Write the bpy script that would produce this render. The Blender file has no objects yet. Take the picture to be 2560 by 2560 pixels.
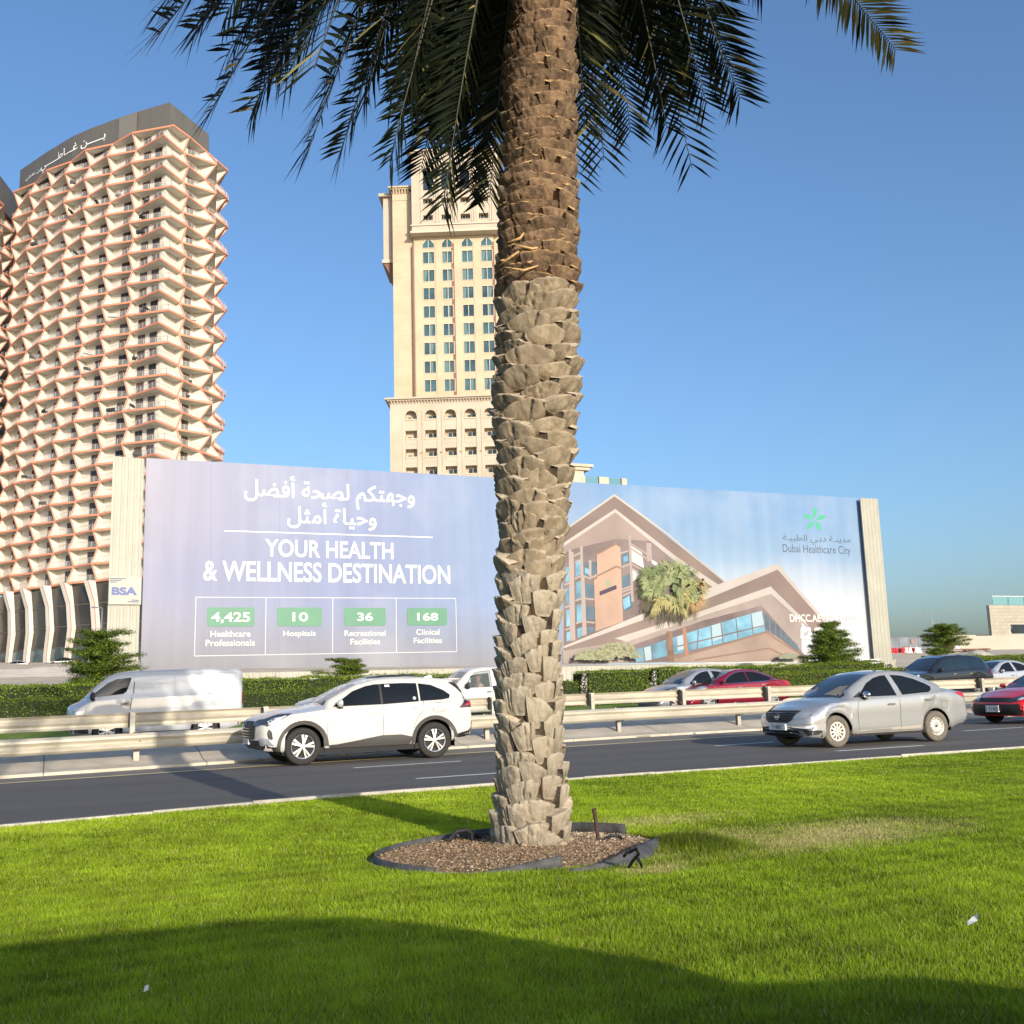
import bpy, bmesh, math, random
import numpy as np
from mathutils import Vector, Matrix, noise
from mathutils.bvhtree import BVHTree
from mathutils.geometry import delaunay_2d_cdt

# ------------------------------------------------------------------ camera
SC = bpy.context.scene
COL = SC.collection
FPX, EYE = 2600.0, 1.33
_u = Vector((-453., 15290., -FPX)).normalized()
_r = Vector((5920., -270., -FPX)); _r = (_r - _u * _r.dot(_u)).normalized()
_y = _u.cross(_r)
ROT = Matrix((_r, _y, _u))                      # camera -> world
ORG = Vector((0, 0, EYE))
cd = bpy.data.cameras.new('camera'); cam = bpy.data.objects.new('camera', cd); COL.objects.link(cam)
cd.sensor_width = 36; cd.sensor_height = 36; cd.lens = FPX / 2560 * 36
cd.clip_start = 0.05; cd.clip_end = 9000
cam.matrix_world = Matrix.Translation(ORG) @ ROT.to_4x4()
SC.camera = cam

# ------------------------------------------------------------------ light
SUN_EL, SHX = math.radians(15.5), -0.07         # shadows run +Y, a touch to -X
w = bpy.data.worlds.new('World'); SC.world = w; w.use_nodes = True
nt = w.node_tree; nt.nodes.clear()
wo = nt.nodes.new('ShaderNodeOutputWorld'); bg = nt.nodes.new('ShaderNodeBackground')
sky = nt.nodes.new('ShaderNodeTexSky'); sky.sky_type = 'NISHITA'; sky.sun_disc = False
sky.sun_elevation = SUN_EL
sky.sun_rotation = math.atan2(-SHX, -1.0)       # sun stands at (-SHX, -1)
sky.altitude = 0; sky.air_density = 1.0; sky.dust_density = 2.6; sky.ozone_density = 4.0
bg.inputs[1].default_value = 0.15
hsv = nt.nodes.new('ShaderNodeHueSaturation'); hsv.inputs['Saturation'].default_value = 1.03
nt.links.new(sky.outputs[0], hsv.inputs['Color']); nt.links.new(hsv.outputs[0], bg.inputs[0]); nt.links.new(bg.outputs[0], wo.inputs[0])
sl = bpy.data.lights.new('sun', 'SUN'); sun = bpy.data.objects.new('sun', sl); COL.objects.link(sun)
sl.energy = 3.5; sl.angle = math.radians(0.5); sl.color = (1.0, 0.89, 0.74)
LD = Vector((SHX, 1.0, 0)).normalized() * math.cos(SUN_EL) + Vector((0, 0, -math.sin(SUN_EL)))
sun.rotation_euler = LD.to_track_quat('-Z', 'Y').to_euler(); sun.location = (0, -40, 30)
SC.view_settings.view_transform = 'Standard'; SC.view_settings.look = 'None'
SC.view_settings.exposure = 0.57; SC.view_settings.gamma = 1
SC.view_settings.use_curve_mapping = False
SC.cycles.use_adaptive_sampling = True

# ------------------------------------------------------------------ helpers
def ray(px, py): return ROT @ Vector((px - 1280, -(py - 1280), -FPX))
def at(px, py, Y):
    d = ray(px, py); return ORG + d * (Y / d.y)
def atz(px, py, z=0.0):
    d = ray(px, py); return ORG + d * ((z - EYE) / d.z)

def tag(o, label=None, cat=None, group=None, kind=None):
    if label: o['label'] = label
    if cat: o['category'] = cat
    if group: o['group'] = group
    if kind: o['kind'] = kind
    return o
def empty(name, loc=(0, 0, 0), rz=0):
    o = bpy.data.objects.new(name, None); COL.objects.link(o)
    o.location = loc; o.rotation_euler = (0, 0, rz); o.empty_display_size = .2
    return o
def link(name, me, parent=None, loc=None, rot=None, scale=None):
    o = bpy.data.objects.new(name, me); COL.objects.link(o)
    if parent is not None: o.parent = parent
    if loc is not None: o.location = loc
    if rot is not None: o.rotation_euler = rot
    if scale is not None: o.scale = scale
    return o

class MB:
    """collects faces for one mesh"""
    def __init__(s): s.v = []; s.f = []; s.m = []
    def add(s, vs, fs, mi=0):
        b = len(s.v); s.v += [tuple(p) for p in vs]
        s.f += [tuple(i + b for i in f) for f in fs]; s.m += [mi] * len(fs)
    def box(s, x0, x1, y0, y1, z0, z1, mi=0, M=None):
        vs = [Vector(p) for p in ((x0,y0,z0),(x1,y0,z0),(x1,y1,z0),(x0,y1,z0),(x0,y0,z1),(x1,y0,z1),(x1,y1,z1),(x0,y1,z1))]
        if M is not None: vs = [M @ p for p in vs]
        s.add(vs, [(0,3,2,1),(4,5,6,7),(0,1,5,4),(1,2,6,5),(2,3,7,6),(3,0,4,7)], mi)
    def prism(s, poly, z0, z1, mi=0, M=None, cap=True):
        n = len(poly); vs = [Vector((x, y, z0)) for x, y in poly] + [Vector((x, y, z1)) for x, y in poly]
        if M is not None: vs = [M @ p for p in vs]
        fs = [(i, (i+1) % n, (i+1) % n + n, i + n) for i in range(n)]
        if cap: fs += [tuple(range(n-1, -1, -1)), tuple(range(n, 2*n))]
        s.add(vs, fs, mi)
    def bar(s, a, b, r, n=6, mi=0, r2=None, cap=True):
        a, b = Vector(a), Vector(b); d = (b - a)
        if d.length < 1e-6: return
        q = d.to_track_quat('Z', 'Y'); r2 = r if r2 is None else r2
        vs = []
        for p, rr in ((a, r), (b, r2)):
            for i in range(n):
                t = 2*math.pi*i/n; vs.append(p + q @ Vector((math.cos(t)*rr, math.sin(t)*rr, 0)))
        fs = [(i, (i+1) % n, (i+1) % n + n, i + n) for i in range(n)]
        if cap: fs += [tuple(range(n-1, -1, -1)), tuple(range(n, 2*n))]
        s.add(vs, fs, mi)
    def tube(s, pts, rs, n=8, mi=0):
        if not hasattr(rs, '__len__'): rs = [rs]*len(pts)
        pts = [Vector(p) for p in pts]; vs = []; m = len(pts)
        for i, p in enumerate(pts):
            d = (pts[min(i+1, m-1)] - pts[max(i-1, 0)]).normalized()
            ref = Vector((0, 0, 1)) if abs(d.z) < .95 else Vector((1, 0, 0))
            a = d.cross(ref).normalized(); b = a.cross(d)
            for k in range(n):
                t = 2*math.pi*k/n; vs.append(p + a*math.cos(t)*rs[i] + b*math.sin(t)*rs[i])
        fs = [(i*n+k, i*n+(k+1) % n, (i+1)*n+(k+1) % n, (i+1)*n+k) for i in range(m-1) for k in range(n)]
        fs += [tuple(range(n-1, -1, -1)), tuple(range((m-1)*n, m*n))]
        s.add(vs, fs, mi)
    def lathe(s, prof, n=24, axis='y', mi=0, loc=(0,0,0)):
        vs = []
        for r, h in prof:
            for k in range(n):
                t = 2*math.pi*k/n; c, q = math.cos(t)*r, math.sin(t)*r
                p = (c, h, q) if axis == 'y' else (c, q, h)
                vs.append((p[0]+loc[0], p[1]+loc[1], p[2]+loc[2]))
        m = len(prof)
        fs = [(i*n+k, i*n+(k+1) % n, (i+1)*n+(k+1) % n, (i+1)*n+k) for i in range(m-1) for k in range(n)]
        s.add(vs, fs, mi)
    def quadstrip(s, A, B, mi=0):
        n = len(A); s.add(list(A)+list(B), [(i, i+1, i+1+n, i+n) for i in range(n-1)], mi)
    def mesh(s, name, mats, smooth=False, fixn=False):
        me = bpy.data.meshes.new(name)
        me.from_pydata(s.v, [], s.f)
        for m in (mats if isinstance(mats, (list, tuple)) else [mats]): me.materials.append(m)
        if any(s.m): me.polygons.foreach_set('material_index', s.m)
        if smooth: me.polygons.foreach_set('use_smooth', [True]*len(me.polygons))
        if fixn:
            bm = bmesh.new(); bm.from_mesh(me); bmesh.ops.recalc_face_normals(bm, faces=bm.faces); bm.to_mesh(me); bm.free()
        me.update(); return me
    def build(s, name, mats, parent=None, smooth=False, loc=None, fixn=False):
        return link(name, s.mesh(name, mats, smooth, fixn), parent, loc)

def npmesh(name, V, F, mats, smooth=False, mi=None):
    """V (n,3) float, F (m,k) int, all faces with k corners"""
    me = bpy.data.meshes.new(name); V = np.asarray(V, dtype=np.float32); F = np.asarray(F, dtype=np.int32)
    me.vertices.add(len(V)); me.vertices.foreach_set('co', V.ravel())
    me.loops.add(F.size); me.loops.foreach_set('vertex_index', F.ravel())
    me.polygons.add(len(F)); me.polygons.foreach_set('loop_start', np.arange(len(F), dtype=np.int32)*F.shape[1])
    try: me.polygons.foreach_set('loop_total', np.full(len(F), F.shape[1], dtype=np.int32))
    except Exception: pass
    for m in (mats if isinstance(mats, (list, tuple)) else [mats]): me.materials.append(m)
    if mi is not None: me.polygons.foreach_set('material_index', np.asarray(mi, dtype=np.int32))
    if smooth: me.polygons.foreach_set('use_smooth', np.ones(len(F), dtype=bool))
    me.update(calc_edges=True); me.validate(); return me

# ------------------------------------------------------------------ materials
_MC = {}
def mat(name, col=(.5,.5,.5), rough=.6, metal=0., var=0., vscale=3., col2=None, bump=0., bscale=20., coat=0., spec=.5,
        alpha=1., trans=0., stretch=None, detail=4., objvar=0., emis=None, ior=1.5, transl=0.):
    if name in _MC: return _MC[name]
    m = bpy.data.materials.new(name); m.use_nodes = True; nt = m.node_tree; N = nt.nodes; L = nt.links
    b = N['Principled BSDF']
    b.inputs['Base Color'].default_value = (*col, 1); b.inputs['Roughness'].default_value = rough
    b.inputs['Metallic'].default_value = metal; b.inputs['Specular IOR Level'].default_value = spec
    b.inputs['Coat Weight'].default_value = coat; b.inputs['Coat Roughness'].default_value = .04
    b.inputs['Alpha'].default_value = alpha; b.inputs['Transmission Weight'].default_value = trans
    b.inputs['IOR'].default_value = ior
    if emis: b.inputs['Emission Color'].default_value = (*emis[0], 1); b.inputs['Emission Strength'].default_value = emis[1]
    tc = N.new('ShaderNodeTexCoord'); mp = N.new('ShaderNodeMapping'); L.new(tc.outputs['Object'], mp.inputs[0])
    if stretch: mp.inputs['Scale'].default_value = stretch
    src = None
    if var > 0 or col2 is not None:
        n = N.new('ShaderNodeTexNoise'); n.inputs['Scale'].default_value = vscale; n.inputs['Detail'].default_value = detail
        n.inputs['Roughness'].default_value = .6; L.new(mp.outputs[0], n.inputs[0])
        cr = N.new('ShaderNodeValToRGB'); L.new(n.outputs[0], cr.inputs[0])
        cr.color_ramp.elements[0].position = .35; cr.color_ramp.elements[1].position = .65
        a = tuple(c*(1-var) for c in col); c2 = col2 if col2 is not None else tuple(min(1, c*(1+var)) for c in col)
        cr.color_ramp.elements[0].color = (*a, 1); cr.color_ramp.elements[1].color = (*c2, 1)
        src = cr.outputs[0]
    if objvar > 0:
        oi = N.new('ShaderNodeObjectInfo'); mr = N.new('ShaderNodeMapRange'); L.new(oi.outputs['Random'], mr.inputs[0])
        mr.inputs[3].default_value = 1-objvar; mr.inputs[4].default_value = 1+objvar
        hs = N.new('ShaderNodeHueSaturation')
        if src: L.new(src, hs.inputs['Color'])
        else: hs.inputs['Color'].default_value = (*col, 1)
        L.new(mr.outputs[0], hs.inputs['Value']); src = hs.outputs[0]
    if src: L.new(src, b.inputs['Base Color'])
    if bump > 0:
        n2 = N.new('ShaderNodeTexNoise'); n2.inputs['Scale'].default_value = bscale; n2.inputs['Detail'].default_value = 6
        L.new(mp.outputs[0], n2.inputs[0])
        bp = N.new('ShaderNodeBump'); bp.inputs['Strength'].default_value = bump; bp.inputs['Distance'].default_value = .02
        L.new(n2.outputs[0], bp.inputs['Height']); L.new(bp.outputs[0], b.inputs['Normal'])
    if transl > 0:
        t = N.new('ShaderNodeBsdfTranslucent'); mx = N.new('ShaderNodeMixShader'); mx.inputs[0].default_value = transl
        if src: L.new(src, t.inputs[0])
        else: t.inputs[0].default_value = (*col, 1)
        L.new(b.outputs[0], mx.inputs[1]); L.new(t.outputs[0], mx.inputs[2]); L.new(mx.outputs[0], N['Material Output'].inputs[0])
    _MC[name] = m; return m
def attrmat(name, rough=.6, transl=0., attr='col', spec=.3):
    """colour read from a face-corner/point colour attribute (leaves, blades, chips)"""
    if name in _MC: return _MC[name]
    m = bpy.data.materials.new(name); m.use_nodes = True; nt = m.node_tree; N = nt.nodes; L = nt.links
    b = N['Principled BSDF']; b.inputs['Roughness'].default_value = rough; b.inputs['Specular IOR Level'].default_value = spec
    a = N.new('ShaderNodeAttribute'); a.attribute_name = attr; L.new(a.outputs['Color'], b.inputs['Base Color'])
    if transl > 0:
        t = N.new('ShaderNodeBsdfTranslucent'); mx = N.new('ShaderNodeMixShader'); mx.inputs[0].default_value = transl
        L.new(a.outputs['Color'], t.inputs[0]); L.new(b.outputs[0], mx.inputs[1]); L.new(t.outputs[0], mx.inputs[2]); L.new(mx.outputs[0], N['Material Output'].inputs[0])
    _MC[name] = m; return m
def setcol(me, C):
    at_ = me.attributes.new('col', 'FLOAT_COLOR', 'POINT'); C = np.asarray(C, dtype=np.float32)
    if C.shape[1] == 3: C = np.hstack([C, np.ones((len(C), 1), np.float32)])
    at_.data.foreach_set('color', C.ravel())

def interp(x, xs, ys): return float(np.interp(x, xs, ys))
# ------------------------------------------------------------------ ground, roads, verges
LZ = 0.22                                              # lawn height over the near carriageway
YX = [-60, -20, -0.66, 4.0, 12.4, 16, 40, 110]
YL = [13.0, 17.3, 20.1, 20.85, 21.75, 22.0, 23.0, 25.0]    # yellow edge line
def yel(x): return interp(x, YX, YL)
def asph(x): return yel(x) + interp(x, [-1, 14, 40], [1.25, 1.9, 1.9])
def rail1y(x): return asph(x) + .65
def rail2y(x): return rail1y(x) + interp(x, [-1, 14], [2.9, 2.9])
CX = [-60, -20, -3, -.5, 2.3, 5.7, 13.4, 110]
CY = [5.2, 8.8, 10.55, 10.9, 11.42, 11.62, 11.58, 11.6]
def curb(x): return interp(x, CX, CY)
def g2(x): return interp(x, [-60, 0, 40, 110], [.1, .2, .56, .8])       # far carriageway level
XS = np.concatenate([np.arange(-60, -10, 5), np.arange(-10, 40, 1.0), np.arange(40, 111, 5)])
def strip(name, ya, za, yb, zb, m, xs=XS, kind='structure'):
    A = [(x, ya(x), za(x) if callable(za) else za) for x in xs]; B = [(x, yb(x), zb(x) if callable(zb) else zb) for x in xs]
    mb = MB(); mb.quadstrip(A, B); o = mb.build(name, m)
    if kind: tag(o, kind=kind)
    return o

# terrain: sandy land, rising gently beyond the hedge
def tz(x, y):
    b = -.06
    if y > 43: b = min(.35 + (y-43)*.052, 8.0)
    if y > 43: b += .25*noise.noise(Vector((x*.06, y*.05, 3)))*min(1, (y-43)/10) + .12*noise.noise(Vector((x*.3, y*.2, 7)))*min(1, (y-43)/10)
    if y < 43 and y > 38.8: b = .3
    return b
M_sand = mat('sand', (.50, .41, .30), .95, var=.12, vscale=.35, col2=(.60, .51, .39), bump=.6, bscale=2.5)
ys = np.concatenate([[-4000, -300, -60, -12, 10, 36], np.arange(38, 46, 1.), np.arange(46, 130, 3.), np.arange(130, 420, 15.), [800, 2000, 6000]])
xs = np.concatenate([[-5000, -1000, -300, -120], np.arange(-60, 140, 3.), [160, 200, 300, 600, 1500, 6000]])
V = [(x, y, tz(x, y) if -200 < x < 400 else (tz(150, min(y, 400)))) for y in ys for x in xs]; nx = len(xs)
F = [(j*nx+i, j*nx+i+1, (j+1)*nx+i+1, (j+1)*nx+i) for j in range(len(ys)-1) for i in range(nx-1)]
tag(link('ground', npmesh('ground', V, F, M_sand, smooth=True)), kind='structure')

# asphalt
def asphalt(name, base, c2):
    m = mat(name, base, .86, var=.0, vscale=.5, col2=c2, bump=.35, bscale=60, stretch=(.05, 1.6, 1), detail=8)
    nt = m.node_tree; N = nt.nodes; L = nt.links; b = N['Principled BSDF']
    n = N.new('ShaderNodeTexNoise'); n.inputs['Scale'].default_value = 55; n.inputs['Detail'].default_value = 3
    tc = N.new('ShaderNodeTexCoord'); L.new(tc.outputs['Object'], n.inputs[0])
    mr = N.new('ShaderNodeMapRange'); L.new(n.outputs[0], mr.inputs[0]); mr.inputs[3].default_value = .55; mr.inputs[4].default_value = 1.45
    hs = N.new('ShaderNodeHueSaturation'); s = b.inputs['Base Color'].links[0].from_socket
    L.new(s, hs.inputs['Color']); L.new(mr.outputs[0], hs.inputs['Value']); L.new(hs.outputs[0], b.inputs['Base Color'])
    return m
M_asph = asphalt('asphalt', (.084, .078, .071), (.118, .109, .099))
M_shoulder = asphalt('shoulder_asphalt', (.17, .155, .13), (.21, .19, .16))
strip('road', lambda x: curb(x)-.25, 0.0, lambda x: yel(x)+.02, 0.0, M_asph)
strip('road_shoulder', lambda x: yel(x)+.02, 0.0, lambda x: asph(x), 0.0, M_shoulder)
M_white = mat('road_paint_white', (.72, .72, .69), .6, var=.12, vscale=6)
M_yel = mat('road_paint_yellow', (.78, .62, .30), .6, var=.12, vscale=4)
o = strip('edge_line', lambda x: yel(x)-.09, .005, lambda x: yel(x)+.09, .004, M_yel)
def dash(x0, y0, x1, y1, wd=.13):
    mb = MB(); mb.add([(x0, y0-wd/2, .004), (x1, y1-wd/2, .004), (x1, y1+wd/2, .004), (x0, y0+wd/2, .004)], [(0,1,2,3)])
    o = mb.build('lane_dash', M_white); tag(o, kind='structure')
for a, b in (((885, 1920), (1152, 1903)), ((1040, 1947), (1290, 1930)), ((1787, 1865), (1935, 1855)), ((2090, 1878), (2308, 1864))):
    p, q = atz(*a), atz(*b); dash(p.x, p.y, q.x, q.y)
for k in range(6):
    x = 24 + k*9; dash(x, 15.85, x+2.4, 15.87); dash(x-1.5, 19.3+k*.1, x+1, 19.33+k*.1)
dash(20.4, 19.2, 23.4, 19.3)
dash(-14.5, 13.6, -12, 13.9); dash(-8, 17.2, -5.6, 17.5)

# far carriageway (level a little higher), its verge, hedge bed
def e2(x): return interp(x, [20, 26], [33.3, 36.9])
def r2a(x): return max(rail2y(x)+.75, 28.6)
strip('far_road', r2a, g2, e2, g2, M_asph)
M_verge = mat('verge_grass', (.13, .21, .015), .9, var=.2, vscale=4, col2=(.18, .27, .02), bump=.5, bscale=25)
strip('far_verge', e2, lambda x: g2(x)+.1, lambda x: 42.6, lambda x: g2(x)+.22, M_verge)
M_kerb = mat('kerb_concrete', (.46, .44, .39), .85, var=.15, vscale=5, bump=.2, bscale=30)
mb = MB()
for i in range(len(XS)-1):
    x0, x1 = XS[i], XS[i+1]
    a_, b_ = e2(x0), e2(x1); mb.add([(x0, a_-.15, g2(x0)-.02), (x1, b_-.15, g2(x1)-.02), (x1, b_-.15, g2(x1)+.12), (x0, a_-.15, g2(x0)+.12), (x1, b_, g2(x1)+.12), (x0, a_, g2(x0)+.12)], [(0,1,2,3), (3,2,4,5)])
tag(mb.build('far_kerb', M_kerb), kind='structure')
# concrete apron between the carriageways, cast in slabs
M_conc = mat('apron_concrete', (.46, .40, .31), .9, var=.1, vscale=1.6, col2=(.55, .49, .39), bump=.25, bscale=18, detail=8)
M_joint = mat('joint', (.14, .12, .10), .9)
def prof(x, y0):      # list of (y, z) across the apron
    return [(y0, -.02), (y0+.02, .055), (y0+.55, .085), (y0+1.3, .23), (y0+2.1, .36), (y0+3.6, .40), (y0+4.6, .40), (max(y0+4.9, r2a(x)+.05), g2(x)-.01)]
slab_len = 3.0
root = empty('median_apron', (0, 0, 0)); tag(root, kind='structure')
for k in range(-9, 14):
    x0, x1 = k*slab_len+.012, (k+1)*slab_len-.012
    n = 4; mb = MB(); rows = []
    for i in range(n+1):
        x = x0+(x1-x0)*i/n; rows += [(x, y, z) for y, z in prof(x, asph(x))]
    mb.add(rows, [(i*8+j, (i+1)*8+j, (i+1)*8+j+1, i*8+j+1) for i in range(n) for j in range(7)])
    mb.build('slab', M_conc, root)
mb = MB(); rows = []
rr_ = np.linspace(-27.5, 42.5, 71); mj = MB(); w_ = []
for x in rr_: w_ += [(x, y, z-.012) for y, z in prof(x, asph(x))]
mj.add(w_, [(i*8+j, (i+1)*8+j, (i+1)*8+j+1, i*8+j+1) for i in range(len(rr_)-1) for j in range(7)]); mj.build('joint_filler', mat('joint_filler', (.24, .21, .17), .9), root)
for seg in ([-60, -50, -40, -27], [42, 60, 80, 110]):
    r0 = len(rows); rr = []
    for x in seg: rr += [(x, y, z) for y, z in prof(x, asph(x))]
    mb.add(rr, [(i*8+j, (i+1)*8+j, (i+1)*8+j+1, i*8+j+1) for i in range(len(seg)-1) for j in range(7)])
mb.build('outer_apron', M_conc, root)
# kerb of the lawn: separate stones
root = empty('lawn_kerb', (0, 0, 0)); tag(root, kind='structure')
random.seed(4)
M_kerb1 = mat('kerb_stone_concrete', (.42, .39, .33), .85, var=.18, vscale=7, bump=.3, bscale=30, objvar=.1)
x = -4.0
while x < 34:
    x1 = x+.994; mb = MB(); ya, yb = curb(x), curb(x1); dz = random.uniform(-.008, .012); t = .10
    mb.add([(x, ya, -.02), (x1, yb, -.02), (x1, yb, LZ+dz+.03), (x, ya, LZ+dz+.03), (x, ya-t, LZ+dz+.034), (x1, yb-t, LZ+dz+.034), (x1, yb-t, LZ-.05), (x, ya-t, LZ-.05)], [(1,0,3,2), (2,3,4,5), (4,7,6,5)])
    mb.build('kerb_stone', M_kerb1, root); x += 1.0
mb = MB()
for a, b in ((-60, -4), (34, 110)):
    xx = np.linspace(a, b, 12); mb.quadstrip([(q, curb(q), -.02) for q in xx], [(q, curb(q), LZ) for q in xx]); mb.quadstrip([(q, curb(q), LZ) for q in xx], [(q, curb(q)-.14, LZ+.004) for q in xx])
mb.build('outer_kerb', M_kerb1, root)

# lawn soil surface with the round planting pit left open
PC = (3.03, 6.84); PR = (.99, .77)
M_lawn = mat('lawn_soil', (.10, .14, .015), .95, var=.25, vscale=2.0, col2=(.14, .18, .02), bump=.6, bscale=60)
tag(link('lawn', npmesh('lawn', [(x, y, LZ) for x in XS for y in (.6, curb(x)-.1)], [(2*i, 2*i+2, 2*i+3, 2*i+1) for i in range(len(XS)-1)], M_lawn)), kind='structure')
strip('service_road', lambda x: -9.0, LZ-.12, lambda x: .62, LZ-.12, M_asph)

# grass blades ------------------------------------------------------
rng = np.random.default_rng(7)
def in_view(X, Y, z, mx=70):
    c = np.array(ROT.transposed()) @ np.vstack([X, Y, np.full_like(X, z-EYE)])
    px = 1280 - FPX*c[0]/c[2]; py = 1280 + FPX*c[1]/c[2]
    return (px > -mx-60) & (px < 2560+mx*5) & (py < 2560+260) & (c[2] < 0)
def fn(X, Y, s, seed):           # cheap smooth noise
    r = np.random.default_rng(seed); out = np.zeros_like(X)
    for k in range(6):
        a = r.uniform(0, 6.28); f = s*r.uniform(.6, 1.8); out += np.sin((X*math.cos(a)+Y*math.sin(a))*f + r.uniform(0, 6.28))
    return out/6
def scatter(n, y0, y1):
    X = rng.uniform(-1.5, 26, n); Y = rng.uniform(y0, y1, n)
    k = in_view(X, Y, LZ) & (Y < np.interp(X, CX, CY)-.17+.045*rng.standard_normal(n))
    e = ((X-PC[0])/(PR[0]+.07))**2 + ((Y-PC[1])/(PR[1]+.07))**2 > 1
    k &= e; return X[k], Y[k]
Xs, Ys, Hs, Ws = [], [], [], []
for y0, y1, n, h, wd in ((2.3, 4.6, 1300000, .026, .0038), (4.6, 7, 1150000, .025, .0054), (7, 9.5, 640000, .025, .0095), (9.5, 12, 360000, .026, .0145)):
    a, b = scatter(n, y0, y1); Xs.append(a); Ys.append(b); Hs.append(np.full(len(a), h)); Ws.append(np.full(len(a), wd))
X = np.concatenate(Xs); Y = np.concatenate(Ys); Hh = np.concatenate(Hs); Wd = np.concatenate(Ws); n = len(X)
print('grass blades', n)
clump = fn(X, Y, 9, 1)*.5+fn(X, Y, 26, 2)*.5
Hh = Hh*(1+.45*clump)*rng.uniform(.6, 1.35, n); Wd = Wd*rng.uniform(.7, 1.3, n)
_d1, _d2, _d3, _tf = atz(1980, 2098, LZ), atz(1600, 2058, LZ), atz(1640, 2178, LZ), atz(1738, 2122, LZ)
dry = np.clip(1.5-np.hypot((X-_d1.x)/1.25, (Y-_d1.y)/.5), 0, 1)*.85 + np.clip(1.4-np.hypot((X-_d2.x)/.9, (Y-_d2.y)/.3), 0, 1)*.55 + np.clip(1.3-np.hypot((X-_d3.x)/.25, (Y-_d3.y)/.16), 0, 1)*.8
dry = np.clip(dry*(1.0+.6*fn(X, Y, 6, 5)), 0, 1)
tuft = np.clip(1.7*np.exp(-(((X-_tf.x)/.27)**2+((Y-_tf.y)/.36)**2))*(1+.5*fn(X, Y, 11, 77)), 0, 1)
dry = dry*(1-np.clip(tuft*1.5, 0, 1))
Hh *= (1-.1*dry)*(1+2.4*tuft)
th = rng.uniform(0, 6.28, n); lean = rng.uniform(.1, .9, n)*Hh; ph = rng.uniform(0, 6.28, n)+0
bx, by = np.cos(th)*Wd/2, np.sin(th)*Wd/2; lx, ly = np.cos(ph)*lean, np.sin(ph)*lean
P = np.empty((n, 3, 3), np.float32)
P[:, 0] = np.stack([X-bx, Y-by, np.full(n, LZ)], 1); P[:, 1] = np.stack([X+bx, Y+by, np.full(n, LZ)], 1)
P[:, 2] = np.stack([X+lx, Y+ly, LZ+Hh], 1)
big = fn(X, Y, 1.1, 9)[:, None]; med = fn(X, Y, 5, 10)[:, None]
streak = fn(X*.35, Y*3.2, 1.6, 31)[:, None]; fine = fn(X, Y, 17, 33)[:, None]
base = np.array([[.245, .36, .014]])*(1+.34*big+.28*med+.26*streak+.34*fine+.28*(rng.uniform(-1, 1, (n, 1))))
base = base + np.array([[.10, .06, .01]])*np.clip(big+.3*streak+.35*rng.standard_normal((n, 1))+(.35-.05*X[:, None]), 0, 1.1)
straw = np.array([[.58, .51, .22]])*rng.uniform(.7, 1.2, (n, 1))
kk = ((rng.uniform(0, 1, n) < dry*.85) | (rng.uniform(0, 1, n) < .03))[:, None]
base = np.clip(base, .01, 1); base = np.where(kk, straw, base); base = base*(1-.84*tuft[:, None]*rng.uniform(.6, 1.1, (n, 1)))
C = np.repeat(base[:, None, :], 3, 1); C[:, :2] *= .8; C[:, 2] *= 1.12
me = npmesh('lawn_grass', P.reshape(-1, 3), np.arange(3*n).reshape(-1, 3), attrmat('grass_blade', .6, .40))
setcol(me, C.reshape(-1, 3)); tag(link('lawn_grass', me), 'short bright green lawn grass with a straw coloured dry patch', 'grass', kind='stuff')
# ------------------------------------------------------------------ guard rails (W beam) in the median
M_rail = mat('galvanised_cream_rail', (.47, .43, .34), .5, metal=.1, var=.16, vscale=1.6, col2=(.54, .49, .39), bump=.08, bscale=30, stretch=(.6, 1, 3))
M_post = mat('galvanised_post', (.36, .34, .29), .55, metal=.2, var=.15, vscale=6)
M_block = mat('rail_spacer', (.035, .033, .03), .7)
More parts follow.
